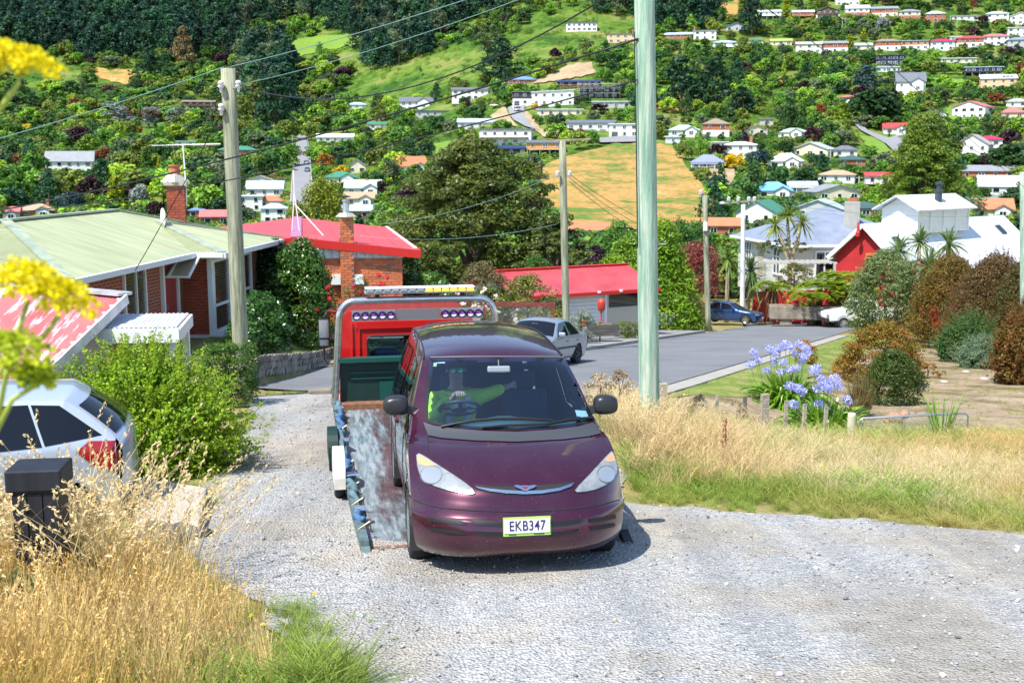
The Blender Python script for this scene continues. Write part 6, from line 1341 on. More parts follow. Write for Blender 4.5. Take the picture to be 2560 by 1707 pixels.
def sidepoly(bvh, poly, sg, step, off, name, mat, parent, hx=2.5):
    V, F = cdt_fill(poly, step); P = []
    for y, z in V:
        h = bvh.ray_cast(Vector((sg * hx, y, z)), Vector((-sg, 0, 0))); P.append((h[0] + Vector((sg, 0, .1)).normalized() * off) if h[0] else Vector((sg * .7, y, z)))
    me = bpy.data.meshes.new(name); me.from_pydata([tuple(p) for p in P], [], F); me.materials.append(mat); me.polygons.foreach_set('use_smooth', [True] * len(F)); me.update()
    if me.polygons[0].normal.x * sg < 0: me.flip_normals()
    return ob(name, me, parent)
def arch(parent, y, r, sg, x, zc, mat=None):
    mb = MB(); k = 14; L = []
    for i in range(k + 1): t = math.pi * i / k; L.append((y + math.cos(t) * r, zc + math.sin(t) * r))
    L = [(y + r, .18)] + L + [(y - r, .18)]
    for (a, b) in L: mb.V += [(sg * x, a, b), (sg * (x - .32), a, b)]
    mb.F = [(2 * i, 2 * i + 1, 2 * i + 3, 2 * i + 2) for i in range(len(L) - 1)]; mb.m = [0] * len(mb.F); return mb.build('wheel_arch', mat or m_trim, parent)
def body_mesh(V, F, name, mat, parent, drop=None):
    C = V[F].mean(1); keep = np.ones(len(F), bool) if drop is None else ~drop(C); return ob(name, mesh_arrays(name, V, F[keep], [mat], True), parent)
def simple_car(name, label, cat, rows, hw, loc, rot, pm, axles, swin, r=.30, glass_rows=((5.08, 5.92), (8.08, 8.92)), belt=.9, r0=3, r1=-4, see=True, rg=None, handles=(), lampf=None, lampr=None, black_wheels=False, fc=None, strip_z=None, kw=2.6):
    o = thing(name, label, cat, loc); o.rotation_euler = rot; B = Body(rows, hw, .2, belt, 6, r0=r0, r1=r1, front_col=fc, kw=kw); V, F = B.all(); bv = BVHTree.FromPolygons([tuple(v) for v in V], [tuple(f) for f in F])
    def drop(C):
        d = np.zeros(len(C), bool)
        for ya in axles: d |= ((C[:, 1] - ya) ** 2 + (C[:, 2] - r) ** 2 < (r * 1.13) ** 2) & (np.abs(C[:, 0]) > hw * .6)
        return d
    body_mesh(V, F, 'body', pm, o, drop)
    for a, b in glass_rows:
        q = np.linspace(a, b, 12); Q = np.stack([np.interp(q * 6, np.arange(len(B.Q)), B.Q[:, j]) for j in range(5)], 1); V2, F2 = B.top(Q, np.linspace(-.94, .94, 21)); nrm = 1 if a < 7 else 1
        V2[:, 2] += .006; V2[:, 1] += -.006 if a < 7 else .006; ob('windscreen' if a < 7 else 'rear_window', mesh_arrays('glass', V2, F2, [m_cgd], True), o)
    for sg in (-1, 1):
        for p in swin: sidepoly(bv, p, sg, .12, .006, 'side_window', m_cgd, o)
        for ya in axles: arch(o, ya, r * 1.13, sg, hw * .985, r); w_ = wheel(o, (sg * (hw - .1), ya, r), r, .19, sg, 6 if not black_wheels else 5)
        if black_wheels:
            pass
        mi = ob('wing_mirror', None, o, (sg * (hw + .08), swin[0][0][0] + .12, belt + .06)); MB().box((0, 0, 0), (.19, .1, .13)).build('mirror_housing', pm, mi, bevel=.03)
        for hy in handles: MB().box((sg * (hw - .005), hy, belt - .16), (.03, .16, .03)).build('door_handle', m_trim, o)
        if strip_z: MB().box((sg * (hw + .002), 2.2, strip_z), (.02, 2.1, .05)).build('rubbing_strip', m_trim, o)
    for q_, m_ in ((lampf, m_lens), (lampr, m_redlens)):
        if q_:
            for sg in (-1, 1):
                x0, x1, z0, z1, yr, dr = q_; V2, F2 = cdt_fill([(sg * x0, z0), (sg * x1, z0 + .02), (sg * x1, z1 - .02), (sg * x0, z1)], .06); P = []
                for x, z in V2: h = bv.ray_cast(Vector((x, yr, z)), Vector((0, dr, 0))); P.append(tuple(h[0] - Vector((0, dr * .006, 0))) if h[0] else (x, yr + dr * 3.2, z))
                me = bpy.data.meshes.new('lamp'); me.from_pydata(P, [], F2); me.materials.append(m_); me.update(); ob('headlight' if dr > 0 else 'tail_light', me, o)
    return o, bv, B
SED = [(.06, .22, .70, .20, .22), (0, .45, .78, .20, .45), (.02, .62, .80, .24, .60), (.15, .72, .80, .32, .70), (.7, .83, .80, .8, .79), (1.2, .92, .80, 1.28, .87), (1.95, 1.33, .60, 2.0, 1.27), (2.45, 1.40, .58, 2.45, 1.34), (3.05, 1.36, .58, 3.05, 1.30), (3.7, 1.0, .75, 3.65, .94), (4.2, .97, .77, 4.15, .91), (4.38, .80, .78, 4.3, .78), (4.40, .5, .76, 4.3, .5), (4.3, .25, .7, 4.22, .25)]
SWIN = [[(1.5, .90), (1.72, 1.08), (2.02, 1.25), (2.42, 1.30), (2.42, .90)], [(2.5, .90), (2.5, 1.30), (2.95, 1.27), (3.3, 1.08), (3.38, .92)]]
FC = ([.2, .45, .6, .72], [.2, .2, .24, .32])
# silver sedan: faces down the road towards the camera
o, bv, B = simple_car('sedan', 'silver sedan parked at the kerb behind the purple van', 'car', SED, .83, (-.05, 30.8, Hf(-.05, 30.8) + .02), (R(-5.6), 0, R(-23)), paint('silver_paint', (.36, .41, .47), .6, .35), (.83, 3.35), SWIN, handles=(2.3, 3.2), strip_z=.55, fc=FC, lampf=(.5, .78, .55, .7, -1, 1), lampr=(.5, .78, .66, .82, 6, -1), black_wheels=True)
MB().box((.0, 1.75, 1.22), (.2, .04, .06)).build('rear_view_mirror', m_chrome, o)
for c in o.children:
    if c.name.startswith('wheel') and not c.name.startswith('wheel_arch'):
        for k in c.children:
            if k.name.startswith('rim'): k.data.materials[0] = M('black_alloy', (.03, .03, .032), .4)
bp = at(1905, 812, 68.5)
o, _, _ = simple_car('sedan', 'blue sedan parked beyond the timber fence', 'car', SED, .85, (bp.x, 68.3, Hf(bp.x, 68.3) + .05), (R(-2), R(4), R(60)), paint('blue_paint', (.018, .06, .20), .4, .3), (.83, 3.35), SWIN, handles=(2.3, 3.2), fc=FC, lampf=(.48, .79, .56, .7, -1, 1), lampr=(.5, .78, .66, .82, 6, -1))
MB().box((0, -.03, .42), (.36, .02, .12)).build('number_plate', m_white, o)
# white pickup, half hidden
up_ = at(2062, 812, 64); o = thing('pickup', 'white pickup with bull-nosed bonnet half hidden behind bronze shrub', 'pickup', (up_.x + .1, 64.6, Hf(up_.x, 64.6)), R(-83)); m_uw = paint('white_paint', (.72, .73, .74), .0, .3)
mb = MB(); pr_ = [(.0, .45), (.02, .78), (.25, .92), (1.25, 1.02), (1.95, 1.05), (3.1, 1.05), (5.0, 1.05), (5.0, .5)]; n = len(pr_); V = [(s * .84, -y if False else y, z) for s in (-1, 1) for y, z in pr_]
mb.add(V, [tuple(range(n)), tuple(range(n, 2 * n))[::-1]] + [((i + 1) % n, i, n + i, n + (i + 1) % n) for i in range(n)]); mb.build('body', m_uw, o, bevel=.06)
mb = MB(); pr_ = [(1.3, 1.02), (1.85, 1.62), (2.85, 1.66), (3.05, 1.03)]; V = [(s * (.8 - .09 * (z > 1.3)), y, z) for s in (-1, 1) for y, z in pr_]; mb.add(V, [(0, 1, 2, 3), (7, 6, 5, 4), (1, 0, 4, 5), (2, 1, 5, 6), (3, 2, 6, 7)]); mb.build('cab', m_uw, o, bevel=.03)
for s in (-1, 1): MB().add([(s * .79, 1.55, 1.1), (s * .735, 1.92, 1.54), (s * .735, 2.72, 1.56), (s * .79, 2.85, 1.1)], [(0, 1, 2, 3)]).build('side_window', m_cgd, o)
MB().add([(-.72, 1.36, 1.12), (.72, 1.36, 1.12), (.66, 1.8, 1.56), (-.66, 1.8, 1.56)], [(0, 1, 2, 3)]).build('windscreen', m_cgd, o)
for s in (-1, 1):
    for y_ in (.85, 3.75): wheel(o, (s * .76, y_, .34), .35, .22, s, 7); arch(o, y_, .42, s, .86, .36)
MB().box((0, -.06, .5), (1.6, .14, .2)).build('bumper', m_trim, o); [MB().box((s * .6, -.01, .76), (.3, .05, .17)).build('headlight', m_lens, o) for s in (-1, 1)]; [MB().box((s * .95, 1.55, 1.15), (.16, .1, .2)).build('wing_mirror', m_black, o) for s in (-1, 1)]
# white hatchback at the left edge, seen from its rear quarter
HAT = [(.06, .22, .70, .25, .22), (0, .45, .80, .25, .45), (.02, .65, .82, .3, .62), (.18, .78, .82, .4, .75), (.7, .90, .82, .8, .86), (1.1, .98, .82, 1.2, .93), (1.85, 1.40, .62, 1.9, 1.34), (2.5, 1.48, .60, 2.5, 1.42), (3.25, 1.45, .60, 3.25, 1.39), (3.50, 1.39, .60, 3.40, 1.36), (3.92, 1.06, .74, 3.80, 1.02), (3.98, .82, .79, 3.86, .82), (3.98, .5, .78, 3.82, .5), (3.88, .25, .7, 3.75, .25)]
HW = [[(1.42, .97), (1.7, 1.17), (1.98, 1.34), (2.44, 1.385), (2.44, .97)], [(2.455, .97), (2.455, 1.385), (3.02, 1.372), (3.14, .995)], [(3.165, 1.0), (3.045, 1.37), (3.3, 1.35), (3.68, 1.06)]]
o, bv, B = simple_car('hatchback', 'white hatchback with red tail light cut by the left picture edge', 'car', HAT, .85, (-7.72, 10.2, -.26), (0, R(0), R(-72)), paint('car_white', (.40, .46, .56), .15, .28), (.80, 3.3), HW, handles=(2.2, 2.95), belt=.97, glass_rows=((5.08, 5.92), (9.15, 9.92)), lampf=(.5, .8, .6, .75, -1, 1), fc=([.2, .45, .62, .78], [.25, .25, .3, .4]))
for sg in (-1, 1): sidepoly(bv, [(3.44, .93), (3.56, 1.02), (3.80, 1.0), (3.85, .82), (3.80, .70), (3.62, .76)], sg, .05, .012, 'tail_light', m_redlens, o)

# ---------------------------------------------------------------- the purple van
van = thing('minivan', 'dark purple minivan with its rear on the tow truck tray', 'van', (.122, 8.45, .10)); van.rotation_euler = (R(-4.0), 0, R(8.6))
bpy.context.view_layer.update(); VM = van.matrix_world.copy(); VI = VM.inverted()
ROWS = [(.10, .235, .80, .50, .20), (.035, .30, .85, .42, .28), (0, .39, .872, .39, .40), (.015, .51, .88, .40, .53), (.05, .56, .88, .43, .58), (.085, .65, .88, .48, .68), (.15, .765, .88, .56, .80), (.36, .885, .877, .72, .925), (.64, .99, .868, .92, 1.01), (.92, 1.075, .825, 1.18, 1.085), (1.28, 1.36, .77, 1.48, 1.33), (1.66, 1.64, .68, 1.82, 1.60), (2.05, 1.76, .65, 2.2, 1.69), (2.9, 1.845, .64, 2.9, 1.765), (3.8, 1.84, .635, 3.8, 1.76), (4.45, 1.77, .61, 4.4, 1.70), (4.64, 1.35, .70, 4.55, 1.30), (4.73, .9, .80, 4.6, .9), (4.73, .5, .82, 4.6, .5), (4.64, .25, .80, 4.55, .25)]
VB = Body(ROWS, .895, .22, 1.02, 10, [4, 4, 4, 3.9, 3.8, 3.4, 2.9, 2.6, 2.5, 2.5, 2.5, 2.5, 2.5, 2.5, 2.5, 2.5, 2.5, 2.5, 2.5, 2.5], 2.3, r0=6, r1=-5, front_col=([.19, .27, .40, .53, .68, .80], [.50, .42, .39, .40, .48, .56]))
V, F = VB.all(); vb = BVHTree.FromPolygons([tuple(v) for v in V], [tuple(f) for f in F])
def c2p(x, y): return (900 + x / 2.45, 780 + y / 2.45)
def vpx(P):                                                # local van points -> picture
    W_ = np.c_[P, np.ones(len(P))] @ np.array(VM).T; x, y, z = W_[:, 0], W_[:, 1], W_[:, 2] - CZ
    dep = y * CP - z * SP; return 1280 + FPX * x / dep, 853.5 - FPX * (y * SP + z * CP) / dep
CL = VI @ Vector((0, 0, CZ))
def vhit(px, py):
    d = (VI.to_3x3() @ ray(px, py)).normalized(); h = vb.ray_cast(CL, d)
    return (h[0], h[1] if h[1].dot(d) < 0 else -h[1]) if h[0] else (None, None)
def vpanel(name, poly, off, mat, parent=None, step=9, crop=True):
    P2 = [c2p(*p) for p in poly] if crop else poly; Vp, Fp = cdt_fill(P2, step); P, ok = [], []
    for p in Vp: a, nn = vhit(*p); ok.append(a is not None); P.append(tuple(a + nn * off) if a is not None else (0, 0, 0))
    Fp = [f for f in Fp if all(ok[i] for i in f) and max((Vector(P[f[i]]) - Vector(P[f[i - 1]])).length for i in range(len(f))) < .3]
    par = list(range(len(P)))
    def fd(i):
        while par[i] != i: par[i] = par[par[i]]; i = par[i]
        return i
    par = list(range(len(Fp))); em = {}
    for q, f in enumerate(Fp):
        for i in range(len(f)):
            e = frozenset((f[i], f[i - 1]))
            if e in em: par[fd(q)] = fd(em[e])
            else: em[e] = q
    cnt = {}
    for q in range(len(Fp)): cnt[fd(q)] = cnt.get(fd(q), 0) + 1
    if cnt: k_ = max(cnt, key=cnt.get); Fp = [f for q, f in enumerate(Fp) if fd(q) == k_]
    if Fp:
        a_, b_, c_ = (Vector(P[i]) for i in Fp[len(Fp) // 2][:3])
        if (b_ - a_).cross(c_ - a_).dot(CL - a_) < 0: Fp = [f[::-1] for f in Fp]
    me = bpy.data.meshes.new(name); me.from_pydata(P, [], Fp); me.materials.append(mat); me.polygons.foreach_set('use_smooth', [True] * len(Fp)); me.update()
    return ob(name, me, parent or van)
def vring(name, outer, inner, off, mat):
    mb = MB(); n = len(outer); ok = True
    for o_, i_ in zip(outer, inner):
        for p in (o_, i_):
            a, nn = vhit(*c2p(*p)); mb.V.append(tuple(a + nn * off) if a is not None else mb.V[-1])
    mb.F = [(2 * i, 2 * ((i + 1) % n), 2 * ((i + 1) % n) + 1, 2 * i + 1) for i in range(n)]; mb.m = [0] * n; return mb.build(name, mat, van, smooth=True)
def vline(name, pts, r, mat, off=.0, parent=None):
    P = []
    for a, b in zip(pts[:-1], pts[1:]):
        for j in range(6): P.append((a[0] + (b[0] - a[0]) * j / 6, a[1] + (b[1] - a[1]) * j / 6))
    P.append(pts[-1]); Q = []
    for p in P:
        a, nn = vhit(*c2p(*p))
        if a is not None: Q.append(a + nn * off)
    return MB().tube(Q, r, 5, caps=False).build(name, mat, parent or van, smooth=True)
WS = [(430, 288), (600, 284), (850, 282), (1100, 282), (1246, 287), (1295, 360), (1345, 450), (1395, 550), (1434, 650), (1432, 664), (1340, 692), (1180, 712), (960, 725), (740, 719), (560, 704), (450, 688), (404, 670), (400, 600), (405, 500), (415, 400)]
WSc = np.array(WS).mean(0); WSi = [tuple(WSc + (np.array(p) - WSc) * np.array([.962, .93])) for p in WS]; WSo = [tuple(WSc + (np.array(p) - WSc) * np.array([1.006, 1.01])) for p in WS]
FW = [(1.50, 1.06), (1.72, 1.29), (2.02, 1.54), (2.72, 1.64), (2.72, 1.07)]
def vdrop(C):
    px, py = vpx(C); d = in_poly(px, py, [c2p(*p) for p in WSi]) & (C[:, 1] < 2.1) & (C[:, 2] > .95)
    for ya in (.93, 3.83): d |= ((C[:, 1] - ya) ** 2 + (C[:, 2] - .31) ** 2 < .365 ** 2) & (np.abs(C[:, 0]) > .5)
    d |= in_poly(C[:, 1], C[:, 2], FW) & (np.abs(C[:, 0]) > .6); return d
m_van = paint('plum_paint', (.060, .005, .024), .5, .27, .045)
bd = body_mesh(V, F, 'body', m_van, van, vdrop)
Vi = V.copy(); Vi[:, 0] *= .955; Vi[:, 2] = Vi[:, 2] * .985; Vi[:, 1] = (Vi[:, 1] - 2.4) * .985 + 2.4
body_mesh(Vi, F, 'lining', M('van_lining', (.045, .055, .065), .9), van, lambda C: vdrop(C) | (C[:, 2] < .35) | ((C[:, 1] < 1.15) & (C[:, 2] > .6) & (np.abs(C[:, 0]) < .7)))
MB().box((0, 2.9, .36), (1.6, 3.4, .06)).build('floor', m_seat, van)
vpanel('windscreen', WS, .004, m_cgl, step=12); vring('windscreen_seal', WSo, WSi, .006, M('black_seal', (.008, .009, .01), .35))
vpanel('cowl', [(388, 674), (450, 697), (560, 713), (740, 729), (960, 737), (1180, 723), (1340, 703), (1446, 672), (1476, 745), (1400, 764), (1250, 782), (960, 797), (700, 789), (500, 773), (418, 757)], .007, m_cowl)
for s_, pts in ((0, [(418, 757), (416, 830), (425, 872)]), (1, [(1476, 745), (1500, 800), (1535, 850)]), (2, [(650, 1046), (700, 1056), (830, 1063), (960, 1065), (1100, 1060), (1240, 1047), (1330, 1036)])): vline('panel_gap', pts, .004, m_dark)
vline('panel_gap', [(332, 1148), (400, 1178), (500, 1200), (700, 1216), (900, 1221), (1100, 1219), (1300, 1206), (1450, 1186), (1592, 1148)], .005, m_dark)
HLs = [([(345, 878), (362, 867), (400, 885), (450, 918), (520, 963), (590, 1008), (650, 1050), (692, 1084), (708, 1110), (690, 1117), (620, 1110), (540, 1094), (460, 1068), (400, 1033), (365, 990), (350, 940)], [(352, 888), (366, 877), (410, 902), (468, 940), (440, 946), (400, 946), (366, 936), (354, 915)], (438, 1000, 62, 52)),
       ([(1538, 853), (1551, 866), (1564, 905), (1574, 950), (1570, 990), (1548, 1028), (1500, 1062), (1440, 1088), (1380, 1101), (1325, 1104), (1313, 1094), (1340, 1060), (1400, 1000), (1450, 945), (1500, 890)], [(1538, 862), (1553, 885), (1560, 915), (1520, 921), (1492, 915), (1515, 886)], (1505, 995, 50, 48))]
m_refl = M('reflector', (.50, .53, .54), .14, .6, coat=1)
for poly, ind, (cx_, cy_, rx_, ry_) in HLs:
    h_ = vpanel('headlight', poly, .008, m_lens, step=8); vpanel('indicator', ind, .0105, M('faded_amber', (.72, .33, .16), .25, coat=.8), h_, step=7)
    vpanel('reflector', [(cx_ + rx_ * math.cos(t), cy_ + ry_ * math.sin(t)) for t in np.linspace(0, 6.1, 20)], .0105, m_refl, h_, step=7)
    vline('lamp_edge', poly + poly[:1], .004, m_trim, .005, h_); ring_ = [(cx_ + rx_ * 1.08 * math.cos(t), cy_ + ry_ * 1.08 * math.sin(t)) for t in np.linspace(0, 6.283, 24)]; vline('lamp_ring', ring_, .002, M('lamp_dark', (.24, .26, .27), .3, .4), .010, h_)
    pass
g_ = vpanel('grille', [(690, 1056), (800, 1066), (950, 1069), (1100, 1063), (1250, 1049), (1318, 1041), (1300, 1064), (1240, 1094), (1150, 1114), (1020, 1124), (880, 1119), (780, 1104), (730, 1088)], .004, m_dark, step=6)
vpanel('grille_bar', [(705, 1072), (800, 1086), (900, 1094), (1000, 1098), (1110, 1094), (1220, 1079), (1308, 1050), (1290, 1072), (1220, 1096), (1110, 1112), (1000, 1116), (890, 1111), (790, 1099), (725, 1084)], .014, m_chrome, g_, step=5)
vpanel('emblem', [(940, 1073), (955, 1067), (985, 1072), (1010, 1070), (1035, 1072), (1066, 1067), (1082, 1072), (1060, 1084), (1040, 1090), (1010, 1102), (982, 1090), (960, 1084)], .022, m_chrome, g_, step=5); vpanel('emblem_centre', [(992, 1078), (1030, 1078), (1012, 1092)], .025, M('emblem_red', (.25, .02, .03), .3), g_, step=4)
for sl in ([(412, 1253), (500, 1264), (600, 1273), (655, 1288), (640, 1300), (540, 1294), (430, 1282)], [(668, 1270), (780, 1279), (884, 1284), (884, 1311), (780, 1307), (705, 1298)], [(1158, 1283), (1260, 1276), (1366, 1262), (1345, 1290), (1260, 1307), (1158, 1316)], [(1402, 1264), (1490, 1252), (1562, 1238), (1562, 1262), (1490, 1277), (1402, 1290)],
           [(414, 1308), (520, 1326), (610, 1338), (655, 1358), (600, 1360), (480, 1348), (435, 1335)], [(690, 1340), (790, 1346), (880, 1349), (880, 1372), (790, 1370), (715, 1362)], [(1158, 1350), (1250, 1343), (1345, 1326), (1325, 1348), (1250, 1362), (1158, 1372)], [(1402, 1314), (1490, 1303), (1560, 1290), (1554, 1312), (1490, 1325), (1415, 1336)]): vpanel('bumper_slot', sl, .009, M('slot_shade', (.004, .004, .005), .6), step=6)  # flat black panels stand in for the shade inside the slots
pc, pn = vhit(*c2p(1021, 1307)); pl = ob('number_plate', None, van, pc + Vector((0, -.022, 0))); pl.rotation_euler = (R(-3), 0, R(-1))
MB().box((0, .006, 0), (.380, .012, .150)).build('plate_frame', M('plate_green', (.34, .60, .10), .5), pl, bevel=.004); MB().box((0, -.002, .004), (.362, .01, .108)).build('plate_face', M('plate_white', (.74, .74, .76), .4), pl)
fc_ = bpy.data.curves.new('plate_text', 'FONT'); fc_.body = 'EKB347'; fc_.size = .108; fc_.align_x = 'CENTER'; fc_.align_y = 'CENTER'; fc_.extrude = .0008; fc_.space_character = 1.06; fc_.materials.append(M('plate_ink', (.03, .02, .10), .5)); fc_.offset = .0012
tx = bpy.data.objects.new('plate_text', fc_); col.objects.link(tx); tm = bpy.data.meshes.new_from_object(tx); bpy.data.objects.remove(tx); tx = ob('plate_text', tm, pl); tx.location = (0, -.0095, .004); tx.rotation_euler = (R(90), 0, 0); tx.scale = (.80, 1.02, 1)
for x0, n_ in ((-.11, 5), (.10, 7)):
    for i in range(n_): MB().box((x0 + (i - n_ / 2) * .012, -.0005, -.062), (.008, .004, .009)).build('plate_print', m_trim, pl)
for s in (-1, 1):
    P_ = [[(1.18, 1.05), (1.44, 1.06), (1.60, 1.20), (1.52, 1.215)], [(2.82, 1.07), (2.82, 1.645), (3.62, 1.64), (3.62, 1.08)], [(3.72, 1.09), (3.72, 1.635), (4.25, 1.58), (4.40, 1.25), (4.25, 1.12)]]
    for p in P_: sidepoly(vb, p, s, .12, .006, 'side_window', m_cgd, van)
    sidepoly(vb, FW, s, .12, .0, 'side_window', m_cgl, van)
    for y_, rr in ((.93, .365), (3.83, .365)): arch(van, y_, rr, s, .885, .31); wheel(van, (s * .78, y_, .315), .322, .205, s, 5)
    for ly in ([(1.42, .3), (1.40, .9), (1.42, 1.03)], [(2.78, .28), (2.78, 1.05)], [(3.68, .65), (3.68, 1.05)]):
        Q = []
        for (a0, b0), (a1, b1) in zip(ly[:-1], ly[1:]):
            for j in range(8):
                h = vb.ray_cast(Vector((s * 2.5, a0 + (a1 - a0) * j / 8, b0 + (b1 - b0) * j / 8)), Vector((-s, 0, 0)))
                if h[0]: Q.append(h[0])
        if len(Q) > 2: MB().tube(Q, .005, 5).build('door_gap', m_dark, van)
    for hy in (2.6, 2.98): MB().box((s * .895, hy, .96), (.035, .2, .04)).build('door_handle', m_van, van, bevel=.01)
    sidepoly(vb, [(1.04, .80), (1.10, .79), (1.13, .815), (1.06, .83)], s, .02, .012, 'side_repeater', m_amber, van)
for px, py, Y_, s in ((990, 1013, 9.72, -1), (1514, 1011, 9.98, 1)):
    L_ = VI @ at(px, py, Y_); mr = ob('wing_mirror', None, van, L_); mb = MB()
    k = [(-.115, -.085), (-.12, .02), (-.10, .08), (.02, .095), (.095, .085), (.115, .03), (.11, -.06), (.085, -.09), (0, -.095)]; k = [(x * s * -1 if s > 0 else x, z) for x, z in k]
    mb.V = [(x * .88, -.07, z * .86) for x, z in k] + [(x, .0, z) for x, z in k] + [(x, .09, z) for x, z in k] + [(0, -.085, 0)]; n = len(k)
    for q in range(2): mb.F += [(q * n + i, q * n + (i + 1) % n, (q + 1) * n + (i + 1) % n, (q + 1) * n + i) for i in range(n)]
    mb.F += [(3 * n, (i + 1) % n, i) for i in range(n)] + [tuple(range(2 * n, 3 * n))]; mb.m = [0] * len(mb.F); h_ = mb.build('mirror_housing', M('mirror_black', (.018, .019, .022), .38), mr, smooth=False); sm = h_.modifiers.new('s', 'SUBSURF'); sm.levels = sm.render_levels = 2; h_.data.polygons.foreach_set('use_smooth', [True] * len(h_.data.polygons))
    MB().bar((-s * .08, .04, -.04), (-s * .20, .06, -.07), .1, .07).build('mirror_arm', m_trim, mr)
for pts in ([(500, 712), (600, 690), (700, 672), (850, 660), (1000, 660), (1175, 672)], [(750, 716), (900, 702), (1150, 694), (1280, 668), (1420, 652)]):
    w_ = vline('wiper', pts, .011, m_black, .022); vline('wiper_blade', [(x, y + 5) for x, y in pts[1:]], .007, m_dark, .016, w_)
MB().box((0, 0, 0), (.24, .02, .001)).mesh('x', m_white)
vpanel('windscreen_sticker', [(436, 304), (470, 304), (468, 330), (434, 330)], -.004, M('sticker_yellow', (.72, .72, .35), .5), step=8); vpanel('windscreen_sticker', [(470, 303), (520, 303), (519, 311), (470, 312)], -.004, m_white, step=8); vpanel('windscreen_sticker', [(1318, 598), (1384, 602), (1402, 640), (1330, 636)], -.004, M('sticker_blue', (.62, .72, .78), .5), step=8)
for e in (-1, 1):
    Q = [Vector((e * (B_[2] * .985), B_[3] * .0 + B_[0] + (B_[3] - B_[0]) * .96, B_[1] + (B_[4] - B_[1]) * .96 + .008)) for B_ in VB.Q[112:152:3]]; MB().tube(Q, .008, 5).build('roof_moulding', m_trim, van)
vline('roof_seam', [(432, 276), (700, 272), (1000, 272), (1245, 275)], .005, M('seam_grey', (.2, .2, .22), .4))
# interior
mb = MB(); n = 17; L_ = []
for i in range(n):
    x = -.74 + 1.48 * i / (n - 1); hump = .075 * math.exp(-((x - .04) / .26) ** 2) + .02 * math.exp(-((x + .4) / .15) ** 2); L_.append([(x, 1.02 + .30 * abs(x) ** 2, 1.0), (x, 1.30 + .1 * abs(x), 1.055 + hump * .5), (x, 1.58, 1.05 + hump), (x, 1.66, .95 + hump * .5), (x, 1.66, .6)])
for r_ in L_: mb.V += r_
mb.F = [(i * 5 + j, i * 5 + j + 1, (i + 1) * 5 + j + 1, (i + 1) * 5 + j) for i in range(n - 1) for j in range(4)]; mb.m = [0] * len(mb.F); mb.build('dashboard', M('dash_teal', (.075, .12, .125), .7, var=(14, .1)), van, smooth=True)
mr_ = ob('rear_view_mirror', None, van, VI @ at(1247, 923, 10.05)); mr_.rotation_euler = (R(-12), 0, R(-6)); MB().box((0, 0, 0), (.21, .03, .062)).build('mirror_housing', M('mirror_grey', (.22, .26, .28), .4), mr_, bevel=.02); MB().tube([(0, .01, .03), (0, .03, .09)], .008, 6).build('mirror_stem', m_trim, mr_)
def vseat(x, y, nm='seat'):
    s_ = ob(nm, None, van, (x, y, 0)); MB().box((0, 0, .55), (.5, .5, .16)).build('cushion', m_seat, s_, bevel=.05); bk = MB().box((0, 0, 0), (.48, .13, .66)).build('backrest', m_seat, s_, bevel=.05); bk.location = (0, .27, .90); bk.rotation_euler = (R(-12), 0, 0); MB().box((0, .36, 1.32), (.25, .1, .18)).build('headrest', m_seat, s_, bevel=.04)
HD = VI @ at(1140, 926, 10.72); DX, DY, DZ = HD
vseat(DX, DY + .05); vseat(.40, DY + .05); vseat(-.4, 3.15); vseat(.4, 3.15)
SWc = VI @ at(1148, 1020, 10.30); sw_ = ob('steering_wheel', None, van, SWc); sw_.rotation_euler = (R(-28), 0, 0); mb = MB(); mb.tube([(.185 * math.cos(t), .185 * math.sin(t), 0) for t in np.linspace(0, 2 * math.pi, 33)], .016, 8, caps=False); mb.build('wheel_rim', M('wheel_leather', (.05, .055, .065), .5), sw_, smooth=True)
MB().lathe([(0, .03), (.06, .02), (.075, -.02), (0, -.03)], 14).build('wheel_hub', m_int, sw_); [MB().bar((math.cos(t) * .05, math.sin(t) * .05, 0), (math.cos(t) * .18, math.sin(t) * .18, 0), .035, .015).build('wheel_spoke', m_int, sw_) for t in (0, math.pi, -math.pi / 2)]
# driver
def skin(name, vs, es, rad, parent, mat, sub=2, root=0):
    me = bpy.data.meshes.new(name); me.from_pydata([tuple(v) for v in vs], es, []); o = ob(name, me, parent); me.materials.append(mat)
    m1 = o.modifiers.new('skin', 'SKIN'); m1.use_smooth_shade = True; lay = me.skin_vertices[0].data if me.skin_vertices else None
    if lay is None: bpy.context.view_layer.objects.active = o; bpy.ops.mesh.customdata_skin_add(); lay = me.skin_vertices[0].data
    for i, r_ in enumerate(rad): lay[i].radius = r_ if hasattr(r_, '__len__') else (r_, r_); lay[i].use_root = (i == root)
    m2 = o.modifiers.new('sub', 'SUBSURF'); m2.levels = m2.render_levels = sub; return o
HW_ = VI @ at(1150, 984, 10.28); EL = VI @ at(1222, 985, 10.72); CU = VI @ at(1258, 968, 10.85)
pr = thing('person', 'driver in lime hi-vis jacket and sunglasses holding the van steering wheel', 'person', VM @ Vector((DX, DY, DZ - .75))); pr.rotation_euler = van.rotation_euler
O = Vector((DX, DY, DZ - .75)); T = lambda v: Vector(v) - O
m_skin = M('skin', (.50, .28, .20), .55); m_hiv = M('hi_vis', (.60, .88, .05), .75, var=(9, .18), bump=(11, .5, .03)); m_nvy = M('navy_cloth', (.03, .06, .16), .85); m_refs = M('reflective_tape', (.55, .62, .68), .35, .3)
shR, shL = Vector((DX - .2, DY + .02, DZ - .27)), Vector((DX + .2, DY + .02, DZ - .27)); elR = Vector((DX - .27, DY - .22, DZ - .46)); wr = Vector(HW_) + Vector((-.05, .05, -.02))
